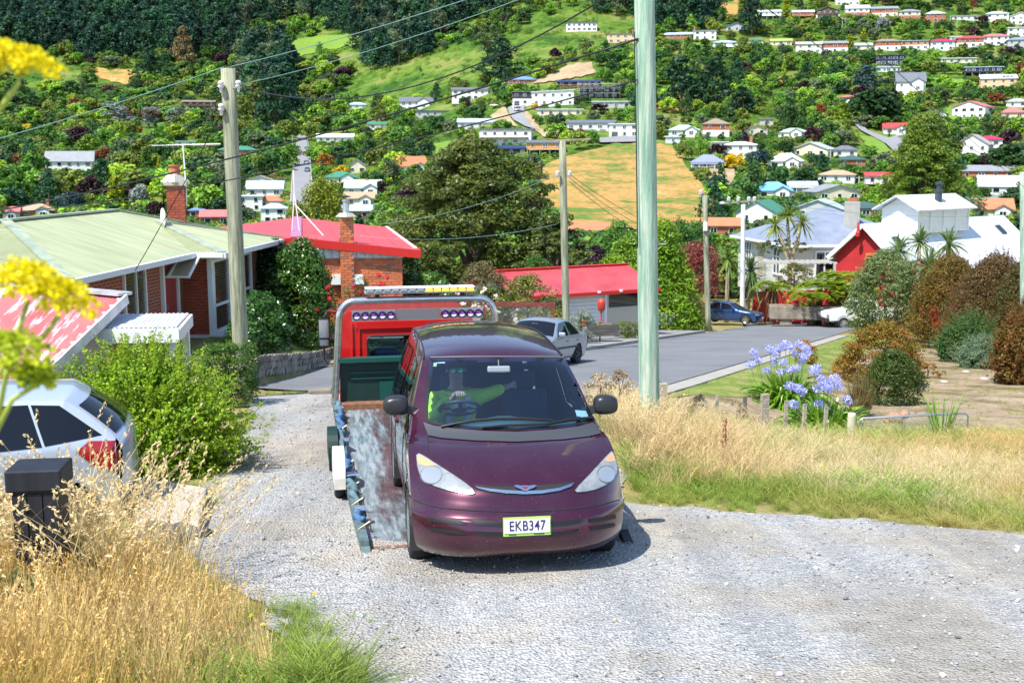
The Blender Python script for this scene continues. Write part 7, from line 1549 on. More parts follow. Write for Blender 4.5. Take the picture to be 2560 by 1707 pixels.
body = [(DX, DY + .12, DZ - .72), (DX, DY + .06, DZ - .45), (DX, DY + .03, DZ - .27), (DX, DY + .01, DZ - .15), (DX, DY, DZ - .05), (DX, DY - .01, DZ + .05), (DX, DY + .01, DZ + .11), tuple(shR), tuple(elR), tuple(wr), tuple(shL), tuple(EL), tuple(CU + Vector((.05, .02, .01))), tuple(Vector(HW_) + Vector((-.01, 0, .01)))]
ed = [(0, 1), (1, 2), (2, 3), (3, 4), (4, 5), (5, 6), (2, 7), (7, 8), (8, 9), (2, 10), (10, 11), (11, 12), (9, 13)]; rad = [.12, .12, .11, .055, (.078, .09), (.078, .095), .06, .055, .045, .03, .055, .045, .03, (.04, .018)]
for j in range(4): b0 = len(body); x = -.033 + j * .022; body += [tuple(Vector(HW_) + Vector((x, -.035, .012))), tuple(Vector(HW_) + Vector((x, -.052, -.022)))]; ed += [(13, b0), (b0, b0 + 1)]; rad += [.0105, .0095]
b0 = len(body); body += [tuple(Vector(HW_) + Vector((.045, .005, -.005))), tuple(Vector(HW_) + Vector((.06, -.02, -.02)))]; ed += [(13, b0), (b0, b0 + 1)]; rad += [.011, .010]
b0 = len(body); hb = CU + Vector((.09, .03, .02))
for j in range(4): b0 = len(body); body += [tuple(hb + Vector((.02, .01, .03 - j * .02))), tuple(hb + Vector((.05, .015, .03 - j * .022)))]; ed += [(12, b0), (b0, b0 + 1)]; rad += [.0105, .0095]
skin('body', [T(v) for v in body], ed, rad, pr, m_skin)
jk = [(DX, DY + .12, DZ - .74), (DX, DY + .06, DZ - .46), (DX, DY + .03, DZ - .27), (DX, DY + .02, DZ - .19), tuple(shR), tuple(elR), tuple(wr + Vector((-.03, .03, -.01))), tuple(shL), tuple(EL), tuple(CU)]
skin('jacket', [T(v) for v in jk], [(0, 1), (1, 2), (2, 3), (2, 4), (4, 5), (5, 6), (2, 7), (7, 8), (8, 9)], [(.19, .14), (.2, .15), (.17, .13), .09, .095, .075, .055, .095, .075, .06], pr, m_hiv)
gl = ob('sunglasses', None, pr, T((DX, DY - .094, DZ + .012)))
for s in (-1, 1): MB().lathe([(0, -.008), (.024, -.006), (.031, 0), (.024, .004)], 14, (s * .036, 0, 0), 'Y', M4=None).build('lens', M('mirror_green', (.02, .30, .16), .08, .8), gl); MB().bar((s * .066, 0, .008), (s * .075, .1, .012), .008, .012).build('temple', m_black, gl)
MB().bar((-.012, 0, .006), (.012, 0, .006), .008, .008).build('bridge', m_black, gl)
cap = MB().lathe([(.094, .0), (.096, .04), (.08, .085), (.04, .108), (0, .112)], 18, T((DX, DY + .005, DZ + .035))); cap.build('hair', M('dark_hair', (.02, .018, .02), .8), pr, smooth=True)
nz_ = MB().add([T((DX - .014, DY - .088, DZ - .03)), T((DX + .014, DY - .088, DZ - .03)), T((DX, DY - .112, DZ - .028)), T((DX, DY - .09, DZ + .012))], [(0, 1, 2), (0, 2, 3), (1, 3, 2)]).build('nose', m_skin, pr)
MB().box(T((DX, DY - .092, DZ - .062)), (.045, .006, .009)).build('mouth', M('lips', (.3, .12, .1), .6), pr); [MB().lathe([(0, -.02), (.022, 0), (0, .02)], 8, T((DX + s * .086, DY + .01, DZ)), 'X').build('ear', m_skin, pr) for s in (-1, 1)]
for s in (-1, 1): MB().bar(T((DX + s * .1, DY - .115, DZ - .25)), T((DX + s * .085, DY - .135, DZ - .60)), .05, .012, up=(0, 1, 0)).build('reflective_tape', m_refs, pr)
# ================================================================= tow truck
tk = thing('tow_truck', 'red cab tow truck with tilted worn flat tray and steel hoop', 'truck', (-.145, 9.66, 0), R(11.2))
def tz(y): return float(np.interp(y, [0, 1.5, 3.0, 4.5, 6.2], [.055, -.06, -.13, -.07, .03]))
def gtz(x, y): p = Matrix.Rotation(R(11.2), 3, 'Z') @ Vector((x, y, 0)); return Hf(p.x - .145, p.y + 9.66)
def deck_mat():
    m, t, b = nodes_of('worn_deck'); v = coords(t); sp = t.nodes.new('ShaderNodeSeparateXYZ'); lk(t, v, sp.inputs[0])
    n1 = noise_n(t, coords(t, 'Object', (2.2, .35, 1)), 1.8, 7, .7); n2 = noise_n(t, coords(t, 'Object', (9, 1.1, 1)), 2.5, 6, .75); n3 = noise_n(t, v, 5, 5)
    c = ramp(t, n2.outputs['Fac'], [(.36, (.10, .19, .21)), (.47, (.22, .30, .33)), (.58, (.40, .46, .49))])
    br = ramp(t, n3.outputs['Fac'], [(.3, (.05, .025, .035)), (.6, (.12, .06, .06)), (.8, (.22, .14, .12))])
    k = math_n(t, 'ADD', math_n(t, 'MULTIPLY', n1.outputs['Fac'], 1.0), math_n(t, 'MULTIPLY', sp.outputs[0], .38)); k = math_n(t, 'ADD', k, .28)
    c = mixc(t, ramp(t, k, [(.42, (0, 0, 0)), (.56, (.92, .92, .92))]), c, br)
    lk(t, c, b.inputs['Base Color']); b.inputs['Roughness'].default_value = .28; b.inputs['Metallic'].default_value = .25; lk(t, bumpn(t, n3.outputs['Fac'], .15, .01), b.inputs['Normal']); return m
YS = np.linspace(0, 6.15, 30); mb = MB()
for y in YS: mb.V += [(-1.14, y, tz(y)), (1.14, y, tz(y)), (-1.14, y, tz(y) - .06), (1.14, y, tz(y) - .06)]
for i in range(29): a = i * 4; b = a + 4; mb.F += [(a, a + 1, b + 1, b), (a + 3, a + 2, b + 2, b + 3)]; mb.m += [0, 0]
mb.F += [(0, 2, 3, 1)]; mb.m += [0]; tray = mb.build('tray', deck_mat(), tk)
m_teal = M('teal_rail', (.11, .165, .17), .55, .2, var=(7, .35)); m_strap = M('blue_strap', (.05, .12, .25), .75, scale=(6, 1, 6), var=(4, .4)); m_strapd = M('dirty_strap', (.09, .16, .19), .85, var=(9, .4))
m_rust = M('rusty_lip', (.20, .09, .05), .85, var=(12, .4))
MB().bar((-1.14, -.015, .05), (1.14, -.015, .05), .05, .05).build('tray_lip', m_rust, tray)
for s in (-1, 1):
    P_ = [(s * 1.175, y, tz(y) + .045) for y in np.linspace(-.08, 6.15, 22)]; mb = MB()
    for a, b in zip(P_[:-1], P_[1:]): mb.bar(a, b, .075, .13)
    r_ = mb.build('side_rail', m_teal, tray); MB().add([(s * 1.13, -.32, .02), (s * 1.21, -.32, .02), (s * 1.21, -.08, .05), (s * 1.13, -.08, .05), (s * 1.13, -.08, .115), (s * 1.21, -.08, .115)], [(0, 1, 5, 4), (0, 4, 3), (1, 2, 5), (3, 4, 5, 2)]).build('rail_end', m_trim if s > 0 else m_teal, tray)
    # straps lashed along the rail
    rs = random.Random(4 + s)
    for (y0, y1, m_) in ((.55, 1.1, m_strap), (1.5, 2.2, m_strapd), (2.1, 2.9, m_strapd), (2.9, 3.5, m_strap), (3.8, 4.6, m_strapd), (4.5, 5.4, m_strap), (5.2, 5.9, m_strapd)):
        pts_ = [(s * (1.165 - .035 * math.sin(k * 1.9 + y0)), y0 + (y1 - y0) * k / 6, tz(y0 + (y1 - y0) * k / 6) + .125 + .03 * math.sin(k * 2.3 + y0 * 3)) for k in range(7)]; MB().tube(pts_, [.022, .034, .042, .03, .045, .034, .02], 7).build('tie_strap', m_, tray, smooth=True)
    for y_ in (.95, 2.5, 4.0, 5.5):
        k_ = ob('ratchet', None, tray, (s * 1.15, y_, tz(y_) + .15)); MB().box((0, 0, 0), (.11, .07, .05)).build('ratchet_body', m_metal, k_); MB().tube([(-.055, -.05, .0), (.055, -.05, .01)], .018, 8).build('ratchet_bar', m_chrome, k_); MB().box((0, .06, -.02), (.07, .12, .03)).build('ratchet_handle', m_metal, k_)
    for y_ in (.35, 1.35, 2.05, 3.1, 4.6): MB().tube([(s * 1.22, y_ - .03, tz(y_) + .1), (s * 1.10, y_, tz(y_) + .17), (s * 1.08, y_ + .05, tz(y_) + .05)], .008, 5).build('hook', M('brass', (.42, .33, .16), .4, .7), tray)
# hoop, headboard, lamps
HZ0, HZ1 = .06, 1.52; hp_ = []
for t in np.linspace(0, 1, 8): hp_.append((-1.185 + .09 * t, 6.08, HZ0 + (HZ1 - .25 - HZ0) * t))
for t in np.linspace(0, math.pi / 2, 8)[1:]: hp_.append((-1.095 + .22 - .22 * math.cos(t), 6.08, HZ1 - .25 + .25 * math.sin(t)))
hp_ += [(-.4, 6.08, HZ1 + .005), (.4, 6.08, HZ1 + .005)] + [(-x, y, z) for x, y, z in hp_[::-1]]
m_steel = M('brushed_steel', (.52, .53, .54), .28, .9, scale=(1, 1, 4), var=(5, .15)); MB().tube(hp_, .05, 12).build('hoop', m_steel, tk, smooth=True)
m_gsteel = M('green_steel', (.003, .028, .023), .5, var=(4, .2))
hb = MB().box((0, 6.16, .36), (2.2, .05, .62)).build('headboard', m_gsteel, tk); MB().box((0, 6.10, .69), (2.24, .16, .06)).build('headboard_cap', M('teal_light', (.006, .07, .056), .4), hb)
MB().box((0, 6.02, .05), (2.2, .22, .08)).build('headboard_foot', m_rust, hb)
for z in (.50, .42): MB().box((-.15, 6.125, z), (1.6, .03, .025)).build('headboard_rib', M('teal_light', (.02, .25, .21)), hb)
MB().box((.2, 6.12, .2), (1.5, .03, .32)).build('headboard_panel', M('teal_light', (.02, .25, .21)), hb)
MB().box((0, 6.06, 1.315), (.62, .03, .155)).build('lamp_plate', M('plate_grey', (.20, .19, .20), .4, .3), tk)
m_mag = M('magenta_lens', (.42, .04, .48), .12, .3, coat=1); m_glint = M('glint_white', (.85, .75, .95), .15, coat=1)
for s in (-1, 1):
    lp = ob('lamp_bar', None, tk, (s * .62, 6.04, 1.315)); MB().box((0, .02, 0), (.60, .03, .15)).build('lamp_back', m_metal, lp)
    for i in range(5):
        l_ = ob('work_lamp', None, lp, (-.238 + i * .119, -.02, 0)); MB().lathe([(.058, .03), (.058, -.03), (.049, -.03), (.047, .0)], 18, axis='Y').build('lamp_rim', m_trim, l_); MB().lathe([(.048, .0), (.03, .008), (0, .012)], 18, axis='Y').build('lamp_lens', m_mag, l_)
        MB().add([(.04 * math.cos(t), -.014, -.006 + .034 * math.sin(t)) for t in np.linspace(math.pi, 2 * math.pi, 10)], [tuple(range(10))]).build('painted_glint', m_glint, l_)  # pale half-disc painted in as the glint on each lens
lb_ = ob('light_bar', None, tk, (.04, 6.12, 1.655)); MB().box((0, 0, -.02), (1.56, .22, .045)).build('bar_base', m_metal, lb_, bevel=.01); MB().box((0, 0, .035), (1.54, .2, .025)).build('bar_top', M('bar_white', (.7, .7, .72), .3), lb_, bevel=.01)
m_on = M('amber_lit', (1.0, .35, .03), .3, emit=1.6); m_off = M('clear_lens', (.30, .32, .34), .1, .2, coat=1)
for i in range(13): MB().box((-.70 + i * .1167, -.1, .0), (.095, .035, .04)).build('bar_lamp', m_on if i > 6 else m_off, lb_, bevel=.01)
for x in (-.6, .6): MB().box((x, 0, -.08), (.06, .06, .12)).build('bar_mount', m_trim, lb_)
# cab: floor height follows the ground
gz_ = gtz(0, 7.3); cb = ob('cab', None, tk, (-.10, 6.55, gz_)); W2 = 1.0; m_red = paint('cab_red', (.55, .012, .012), .0, .3)
def rrect(z0, z1, x, rad, k=5):
    P = [(-x, z0), (x, z0)]
    for t in np.linspace(0, math.pi / 2, k): P.append((x - .04 - rad + rad * math.cos(t), z1 - rad + rad * math.sin(t)))
    for t in np.linspace(math.pi / 2, math.pi, k): P.append((-x + .04 + rad + rad * math.cos(t), z1 - rad + rad * math.sin(t)))
    return P
S0, S1 = rrect(.55, 2.06, W2, .16), rrect(.55, 2.03, W2, .18); n = len(S0); mb = MB(); mb.V = [(x, 0, z) for x, z in S0] + [(x, 1.15, z) for x, z in S0] + [(x * .98, 1.6, z if z < 1.3 else 1.2) for x, z in S1]
for i in range(1, n): mb.F.append((i, (i + 1) % n, n + (i + 1) % n, n + i)); mb.m.append(0)
mb.build('cab_shell', m_red, cb, smooth=False)
wx, wz0, wz1 = (-.58, .50), 1.20, 1.68           # rear wall with its window opening
V2, F2 = [], []; fr_ = rrect(.55, 2.06, W2, .16); HO = [(-.58, 1.24), (-.54, 1.20), (.54, 1.20), (.58, 1.24), (.58, 1.66), (.54, 1.70), (-.54, 1.70), (-.58, 1.66)]
pts2 = [Vector(p) for p in fr_] + [Vector(p) for p in HO]; k = len(fr_); r2 = delaunay_2d_cdt(pts2, [(i, (i + 1) % k) for i in range(k)] + [(k + i, k + (i + 1) % 8) for i in range(8)], [], 0, 1e-5)
fs = [f for f in r2[2] if in_poly(np.array([sum(r2[0][i].x for i in f) / len(f)]), np.array([sum(r2[0][i].y for i in f) / len(f)]), fr_)[0] and not in_poly(np.array([sum(r2[0][i].x for i in f) / len(f)]), np.array([sum(r2[0][i].y for i in f) / len(f)]), HO)[0]]
mb = MB(); mb.V = [(p.x, 0.0, p.y) for p in r2[0]]; mb.F = [tuple(f) for f in fs]; mb.m = [0] * len(fs); mb.build('rear_wall', m_red, cb)
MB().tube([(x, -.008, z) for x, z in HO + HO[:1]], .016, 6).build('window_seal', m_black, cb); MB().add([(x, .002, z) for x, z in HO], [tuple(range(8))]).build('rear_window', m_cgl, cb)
for x in (-.80, -.70, .70, .80): MB().box((x, -.012, 1.35), (.03, .03, 1.1)).build('cab_rib', m_red, cb, bevel=.01)
MB().box((0, -.012, 1.86), (1.5, .03, .12)).build('cab_rib', m_red, cb, bevel=.01); [MB().box((-.5 + i * .25, -.012, 1.08), (.16, .03, .05)).build('cab_rib', m_red, cb, bevel=.01) for i in range(5)]
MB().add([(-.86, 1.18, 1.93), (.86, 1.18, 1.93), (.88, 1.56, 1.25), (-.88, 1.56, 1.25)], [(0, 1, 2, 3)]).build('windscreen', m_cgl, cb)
MB().box((0, .42, .80), (1.75, .8, .5)).build('cab_interior', m_int, cb); st = ob('seat', None, cb, (-.30, .35, 1.06)); MB().box((0, 0, .1), (.44, .14, .55)).build('backrest', m_seat, st, bevel=.05); MB().box((0, -.02, .30), (.40, .18, .22)).build('headrest', M('seat_vinyl', (.08, .10, .13), .35), st, bevel=.06)
MB().box((.45, -.18, 1.82), (.34, .28, .14)).build('air_intake', m_trim, cb, bevel=.04)
for s in (-1, 1):
    mr = ob('wing_mirror', None, cb, (s * 1.17, 1.05, 0)); MB().box((0, -.02, 1.62), (.17, .07, .42)).build('mirror_housing', m_black, mr, bevel=.03); MB().box((0, -.062, 1.68), (.14, .01, .27)).build('mirror_glass', m_chrome, mr); MB().box((0, -.062, 1.47), (.13, .01, .09)).build('mirror_glass', m_chrome, mr)
    MB().tube([(-s * .24, .1, 1.9), (-s * .05, .02, 1.92), (0, 0, 1.85), (0, 0, 1.2), (-s * .05, .02, 1.12), (-s * .24, .1, 1.12)], .014, 6).build('mirror_arm', m_black, mr)
# chassis, wheels and guards
MB().box((0, 4.6, -.42), (.8, 6.2, .18)).build('chassis', m_trim, tk)
for s in (-1, 1):
    for y_, r in ((2.55, .28), (7.35, .36)): wheel(tk, (s * (1.28 if y_ < 5 else .82), y_, gtz(s * 1.1, y_) + r), r, .11 if y_ < 5 else .24, s, 6)
    for y_, m_, h_ in ((2.55, M('guard_white', (.66, .62, .55), .6, var=(4, .2)), .31), (4.35, m_gsteel, .31)):
        mb = MB(); L_ = [(y_ + h_ * math.cos(t), gtz(s * 1.1, y_) + .27 + h_ * 1.0 * .95 * math.sin(t)) for t in np.linspace(math.pi * .02, math.pi * .98, 12)]; L_ = [(L_[0][0], L_[0][1] - .12)] + L_ + [(L_[-1][0], L_[-1][1] - .12)]
        for a, b in L_: mb.V += [(s * 1.345, a, b), (s * 1.225, a, b)]
        mb.F = [(2 * i, 2 * i + 1, 2 * i + 3, 2 * i + 2) for i in range(len(L_) - 1)] + [tuple(range(0, 2 * len(L_), 2))]; mb.m = [0] * len(mb.F)
        mb.build('mudguard', m_, tk)
    wheel(tk, (s * 1.28, 4.35, gtz(s * 1.1, 4.35) + .27), .28, .11, s, 6)
# ================================================================= poles, wires, fences, grass and small things
m_wood = soil_mat('pole_wood', [(.3, (.19, .19, .12)), (.5, (.30, .29, .20)), (.7, (.38, .36, .26))], 2.0, .6, 9)
def pole_mat(name, c1, c2, c3):
    m, t, b = nodes_of(name); n = noise_n(t, coords(t, 'Object', (6, 6, .5)), 2.2, 7, .7); n2 = noise_n(t, coords(t, 'Object', (14, 14, .5)), 3, 5)
    c = ramp(t, n.outputs['Fac'], [(.40, c1), (.5, c2), (.60, c3)]); c = mixc(t, .3, c, ramp(t, n2.outputs['Fac'], [(.35, (.2, .2, .2)), (.65, (.8, .8, .8))]), 'OVERLAY')
    lk(t, c, b.inputs['Base Color']); b.inputs['Roughness'].default_value = .85; lk(t, bumpn(t, n2.outputs['Fac'], .6, .015), b.inputs['Normal']); return m
m_pgreen = pole_mat('treated_pole', (.20, .34, .25), (.30, .43, .33), (.48, .53, .43)); m_pgrey = pole_mat('weathered_pole', (.17, .18, .11), (.27, .28, .19), (.36, .36, .26))
m_porc = M('porcelain', (.72, .70, .70), .25); m_wire = M('wire_black', (.012, .013, .016), .5); m_wirec = M('wire_copper_green', (.16, .30, .28), .5)
def pole(label, a, b, r0, r1, mat, ext=(0, 0)):
    a = Vector(a) + (Vector(a) - Vector(b)).normalized() * ext[0]; b = Vector(b) + (Vector(b) - Vector(a)).normalized() * ext[1]; o = thing('power_pole', label, 'pole', a); d = b - a
    MB().tube([d * t for t in np.linspace(0, 1, 9)], [r0 + (r1 - r0) * t for t in np.linspace(0, 1, 9)], 18).build('shaft', mat, o, smooth=True); return o
def insul(o, p, sc_=1.0): MB().lathe([(0, .07 * sc_), (.03 * sc_, .06 * sc_), (.045 * sc_, .03 * sc_), (.03 * sc_, .02 * sc_), (.05 * sc_, -.01 * sc_), (.025 * sc_, -.03 * sc_), (.012 * sc_, -.09 * sc_)], 10, Vector(p) - o.location).build('insulator', m_porc, o, smooth=True)
def arm(o, a, b, w_=.1): MB().bar(Vector(a) - o.location, Vector(b) - o.location, w_, w_).build('crossarm', m_wood, o)
pA = pole('grey weathered wooden pole between the brick house and the hedge', at(603, 905, 23), at(570, 172, 23), .17, .145, m_pgrey, (1.0, 0))
for px, py in ((552, 215), (596, 214), (553, 272)): insul(pA, at(px, py, 22.8), 1.5); MB().tube([at(px, py + 6, 22.8) - pA.location, at(573, py + 6, 23) - pA.location], .015, 6).build('bolt', m_metal, pA)
pB = pole('tall pale green treated pole in the dry grass right of the van', at(1624, 1085, 14.4), at(1609, -160, 14.4), .137, .128, m_pgreen, (.6, 0))
for z in (1.3, 3.1): MB().tube([Vector((-.137, 0, z)), Vector((.14, 0, z))], .012, 6).build('bolt', m_metal, pB)
MB().tube([at(1586, 80, 14.3) - pB.location, at(1590, 300, 14.28) - pB.location, at(1594, 620, 14.28) - pB.location], .008, 5).build('earth_wire', m_wire, pB)
pC = pole('slim wooden pole with flat cap board behind the silver car', at(1416, 850, 40), at(1406, 352, 40), .135, .125, m_pgrey, (.8, 0)); arm(pC, at(1376, 352, 39.9), at(1476, 348, 40.1), .07)
for px in (1394, 1424): insul(pC, at(px, 436, 39.8), 1.8)
pD = pole('leaning grey pole at the end of the timber fence', at(1771, 832, 59), at(1762, 488, 59), .16, .13, m_pgrey); MB().box(at(1763, 566, 58.8) - pD.location, (.2, .15, .45)).build('fuse_box', m_white, pD); insul(pD, at(1752, 483, 59), 2.5)
pE = pole('white concrete pole with street lamp beside the blue car', at(1856, 762, 73), at(1858, 512, 73), .17, .13, M('white_pole', (.70, .70, .70), .7, var=(4, .1)), (1.0, 0)); arm(pE, at(1808, 508, 73), at(1892, 502, 73), .12)
for px in (1822, 1846, 1872, 1886): insul(pE, at(px, 500, 73), 3.0)
lmp = MB().lathe([(0, .1), (.15, .06), (.2, -.05), (.1, -.12), (0, -.12)], 10, at(1806, 507, 73) - pE.location).build('street_lamp', M('lamp_grey', (.5, .52, .55), .4), pE)
pF = pole('pale green pole cut by the right picture edge', at(2564, 860, 42), at(2563, 430, 42), .20, .19, m_pgreen, (1.5, 0))
def wire(label, a, b, sag=.15, r=.009, mat=None):
    a = Vector(a); b = Vector(b); pts = [a.lerp(b, t) - Vector((0, 0, sag * 4 * t * (1 - t))) for t in np.linspace(0, 1, 25)]
    return tag(MB().tube(pts, r, 5).build('overhead_wire', mat or m_wire, None, smooth=True), label, 'wire')
B0 = at(1596, 98, 14.3); T0 = at(1600, -150, 14.3)
for l, a, b, s, r, m_ in (
    ('pale green wire from the wooden pole top up to the right', at(572, 168, 23), T0, .1, .008, m_wirec), ('pale green wire from the wooden pole top to the left edge', at(560, 168, 23), at(-250, 410, 26), .1, .009, m_wirec),
    ('dark wire from the left insulator to the left edge', at(552, 214, 22.8), at(-250, 452, 26), .15, .008, None), ('second pale wire from the right insulator up to the right', at(598, 212, 22.8), at(1602, -120, 14.3), .15, .007, m_wirec),
    ('heavy black cable sagging from the wooden pole to the tall green pole', at(598, 214, 22.8), at(1600, -60, 14.3), .75, .012, None), ('heavy black cable crossing the whole left half to the green pole', at(-250, 568, 24), B0, .25, .014, None),
    ('thinner black cable below the heavy one to the green pole', at(-200, 548, 25), at(1594, 200, 14.3), .35, .010, None), ('house service line from the wooden pole down to the gutter', at(560, 270, 22.85), at(338, 676, 24.6), .05, .010, None),
    ('dark wire from the tall green pole top down to the right edge', at(1640, -190, 14.4), at(2562, 438, 42), .3, .008, None), ('upper dark wire from above the frame down to the right edge', at(1850, -190, 15), at(2562, 470, 42), .05, .008, None),
    ('thin wire leaving the third pole to the left', at(1394, 436, 39.8), at(950, 560, 44), .3, .008, m_wirec), ('thin wire low across the dark tree', at(1394, 560, 39.9), at(900, 590, 40), .3, .007, m_wirec),
    ('wire from the third pole to the fourth, uppermost of three', at(1424, 436, 39.8), at(1762, 592, 59), .5, .010, None), ('wire from the third pole to the fourth, middle of three', at(1424, 445, 39.8), at(1764, 606, 59), .6, .010, None), ('wire from the third pole to the fourth, lowest of three', at(1424, 454, 39.8), at(1764, 620, 59), .7, .010, None),
    ('wire from the fourth pole to the white pole', at(1752, 483, 59), at(1822, 500, 73), .3, .012, m_wirec), ('wire from the white pole towards the right over the villa', at(1886, 500, 73), at(2700, 455, 95), .9, .014, m_wirec), ('second wire from the white pole towards the right', at(1872, 500, 73), at(2700, 520, 95), .9, .014, m_wirec)): wire(l, a, b, s, r, m_)
# ---- fence posts and gate right of the van
m_post = soil_mat('grey_post', [(.3, (.26, .22, .17)), (.6, (.42, .37, .29)), (.8, (.5, .46, .38))], 3, .6, 14)
for px, py, h, r, l in ((1910, 985, 1.0, .075, 'split timber fence post left of the agapanthus'), (1963, 1002, .85, .035, 'thin fence batten in front of the agapanthus, leftmost'), (2010, 1010, .85, .035, 'thin fence batten in front of the agapanthus, middle'), (2063, 1018, .85, .035, 'thin fence batten in front of the agapanthus, rightmost'), (1790, 988, .7, .03, 'thin fence batten left of the split post'), (1860, 992, .8, .03, 'fence batten close left of the split post')):
    p = at(px, py, 16.4); o = thing('fence_post', l, 'post', (p.x, 16.4, p.z - h), .3, 'wire fence posts'); mb = MB(); mb.box((0, 0, h / 2 - .2), (r * 1.6, r, h + .4)); mb.V = [(x + random.uniform(-.006, .006) + .02 * (z > h * .5), y, z) for x, y, z in mb.V]; mb.build('post', m_post, o)
p = at(2130, 1032, 16.6); o = thing('gate_post', 'round pale timber gate post beside the agapanthus', 'post', (p.x, 16.6, p.z - .85)); MB().lathe([(.065, -.3), (.063, .8), (.055, .85), (0, .855)], 14).build('post', M('round_post', (.46, .42, .30), .8, scale=(1, 1, .3), var=(9, .25)), o, smooth=True)
p = at(1658, 958, 20); o = thing('fence_post', 'short dark square post behind the tall green pole', 'post', (p.x, 20, p.z - .75)); MB().box((0, 0, .35), (.14, .14, .8)).build('post', m_post, o)
g0, g1 = at(2147, 1046, 16.7), at(2420, 1055, 17.1); gt = thing('wire_gate', 'low galvanised tube gate with chain-link mesh in the grass', 'gate', g0 - Vector((0, 0, .85))); L = (g1 - g0); L.z = 0; d = L.normalized(); ln = L.length
fr_ = [Vector((0, 0, .05)), Vector((0, 0, .8)), d * .06 + Vector((0, 0, .85)), d * (ln - .06) + Vector((0, 0, .85)), d * ln + Vector((0, 0, .8)), d * ln + Vector((0, 0, .05)), Vector((0, 0, .05))]
MB().tube(fr_, .017, 8).build('gate_frame', m_metal, gt, smooth=True); MB().tube([d * ln * .42 + Vector((0, 0, .05)), d * ln * .42 + Vector((0, 0, .85))], .014, 6).build('gate_brace', m_metal, gt)
mb = MB(); st = .06; n = int(ln / st)
for i in range(-14, n):
    for s in (1, -1):
        x0, x1 = i * st, i * st + .84; z0, z1 = (.03, .83) if s > 0 else (.83, .03); a0, a1 = max(0, -x0 / .84), min(1, (ln - x0) / .84)
        if a1 > a0: mb.tube([d * (x0 + .84 * a0) + Vector((0, 0, z0 + (z1 - z0) * a0)), d * (x0 + .84 * a1) + Vector((0, 0, z0 + (z1 - z0) * a1))], .0022, 3, caps=False)
stuff(mb.build('chain_link', m_metal, gt))
cf = thing('chain_link_fence', 'chain-link fence with dark red timber top rail behind the silver car', 'fence', tuple(at(1035, 790, 42.5)), 0); a = Vector((0, 0, .5)); b = at(1388, 762, 43.2) - cf.location; m_rr2 = M('red_rail', (.20, .045, .035), .8, var=(8, .4))
MB().bar(a, b, .09, .16).build('top_rail', m_rr2, cf); [MB().box(a.lerp(b, t) - Vector((0, 0, .5)), (.1, .1, 1.1)).build('post', m_rr2, cf) for t in (.06, .5, .985)]; mb = MB()
for i in range(70): q = a.lerp(b, i / 70); q2 = a.lerp(b, min(1, (i + 7) / 70)); q3 = a.lerp(b, max(0, (i - 7) / 70)); mb.tube([q, q2 - Vector((0, 0, .8))], .004, 3, caps=False); mb.tube([q, q3 - Vector((0, 0, .8))], .004, 3, caps=False)
stuff(mb.build('chain_link', m_metal, cf))
# ---- garden pieces in front of the garage
pl_ = at(1490, 838, 45.5); o = thing('planter', 'long dark timber planter behind the silver car', 'planter', (pl_.x, 45.5, pl_.z), R(12)); [MB().box((0, -.3, .08 + i * .16), (1.7, .06, .15)).build('plank', m_wood if False else M('dark_timber', (.09, .085, .075), .85, scale=(1, 8, 8), var=(2, .3)), o) for i in range(3)]; MB().box((0, .1, .2), (1.6, .8, .4)).build('soil', m_earth, o); MB().box((-.84, 0, .23), (.06, .7, .46)).build('plank', MATS['dark_timber'], o); MB().box((.84, 0, .23), (.06, .7, .46)).build('plank', MATS['dark_timber'], o)
rp = at(1503, 800, 47.5); o = thing('red_tank', 'rounded red tank on a thin red stand before the white garage wall', 'tank', (rp.x, 47.5, rp.z)); m_rt = M('red_plastic', (.52, .05, .03), .4, var=(4, .15)); MB().lathe([(0, .38), (.12, .40), (.165, .47), (.17, .75), (.15, .85), (.08, .90), (0, .91)], 20).build('tank', m_rt, o, smooth=True); MB().tube([(0, 0, -.3), (0, 0, .4)], .035, 8).build('stand', m_rt, o); MB().box((0, 0, -.25), (.5, .4, .2)).build('foot', m_rt, o)
for px, c, l in ((1463, (.42, .11, .06), 'terracotta flower pot on the dark planter'), (1479, (.03, .14, .10), 'dark green flower pot on the dark planter')):
    p = at(px, 808, 45.7); o = thing('flower_pot', l, 'pot', p); MB().lathe([(0, -.12), (.09, -.12), (.13, .08), (.15, .08), (.15, .12), (.12, .12), (.1, .06), (0, .06)], 14).build('pot', M('pot_%d' % px, c, .6), o); V, F, v = rosette(22, .22, .02, np.random.default_rng(px), (.3, 1.4), .4); ob('leaves', mesh_arrays('pot_leaves', V, F, [fN], False, v), o, (0, 0, .06), color=(.1, .2, .03))
bx_ = at(1652, 812, 58.5); o = thing('pet_crate', 'small grey box with open wire front by the timber fence', 'crate', bx_); MB().box((0, 0, .3), (.9, .5, .65)).build('box', wm('grey'), o); MB().box((.5, -.05, .3), (.4, .5, .6)).build('opening', m_dark, o); [MB().tube([(.34 + i * .1, -.31, .02), (.34 + i * .1, -.31, .6)], .012, 5).build('bar', m_white, o) for i in range(4)]
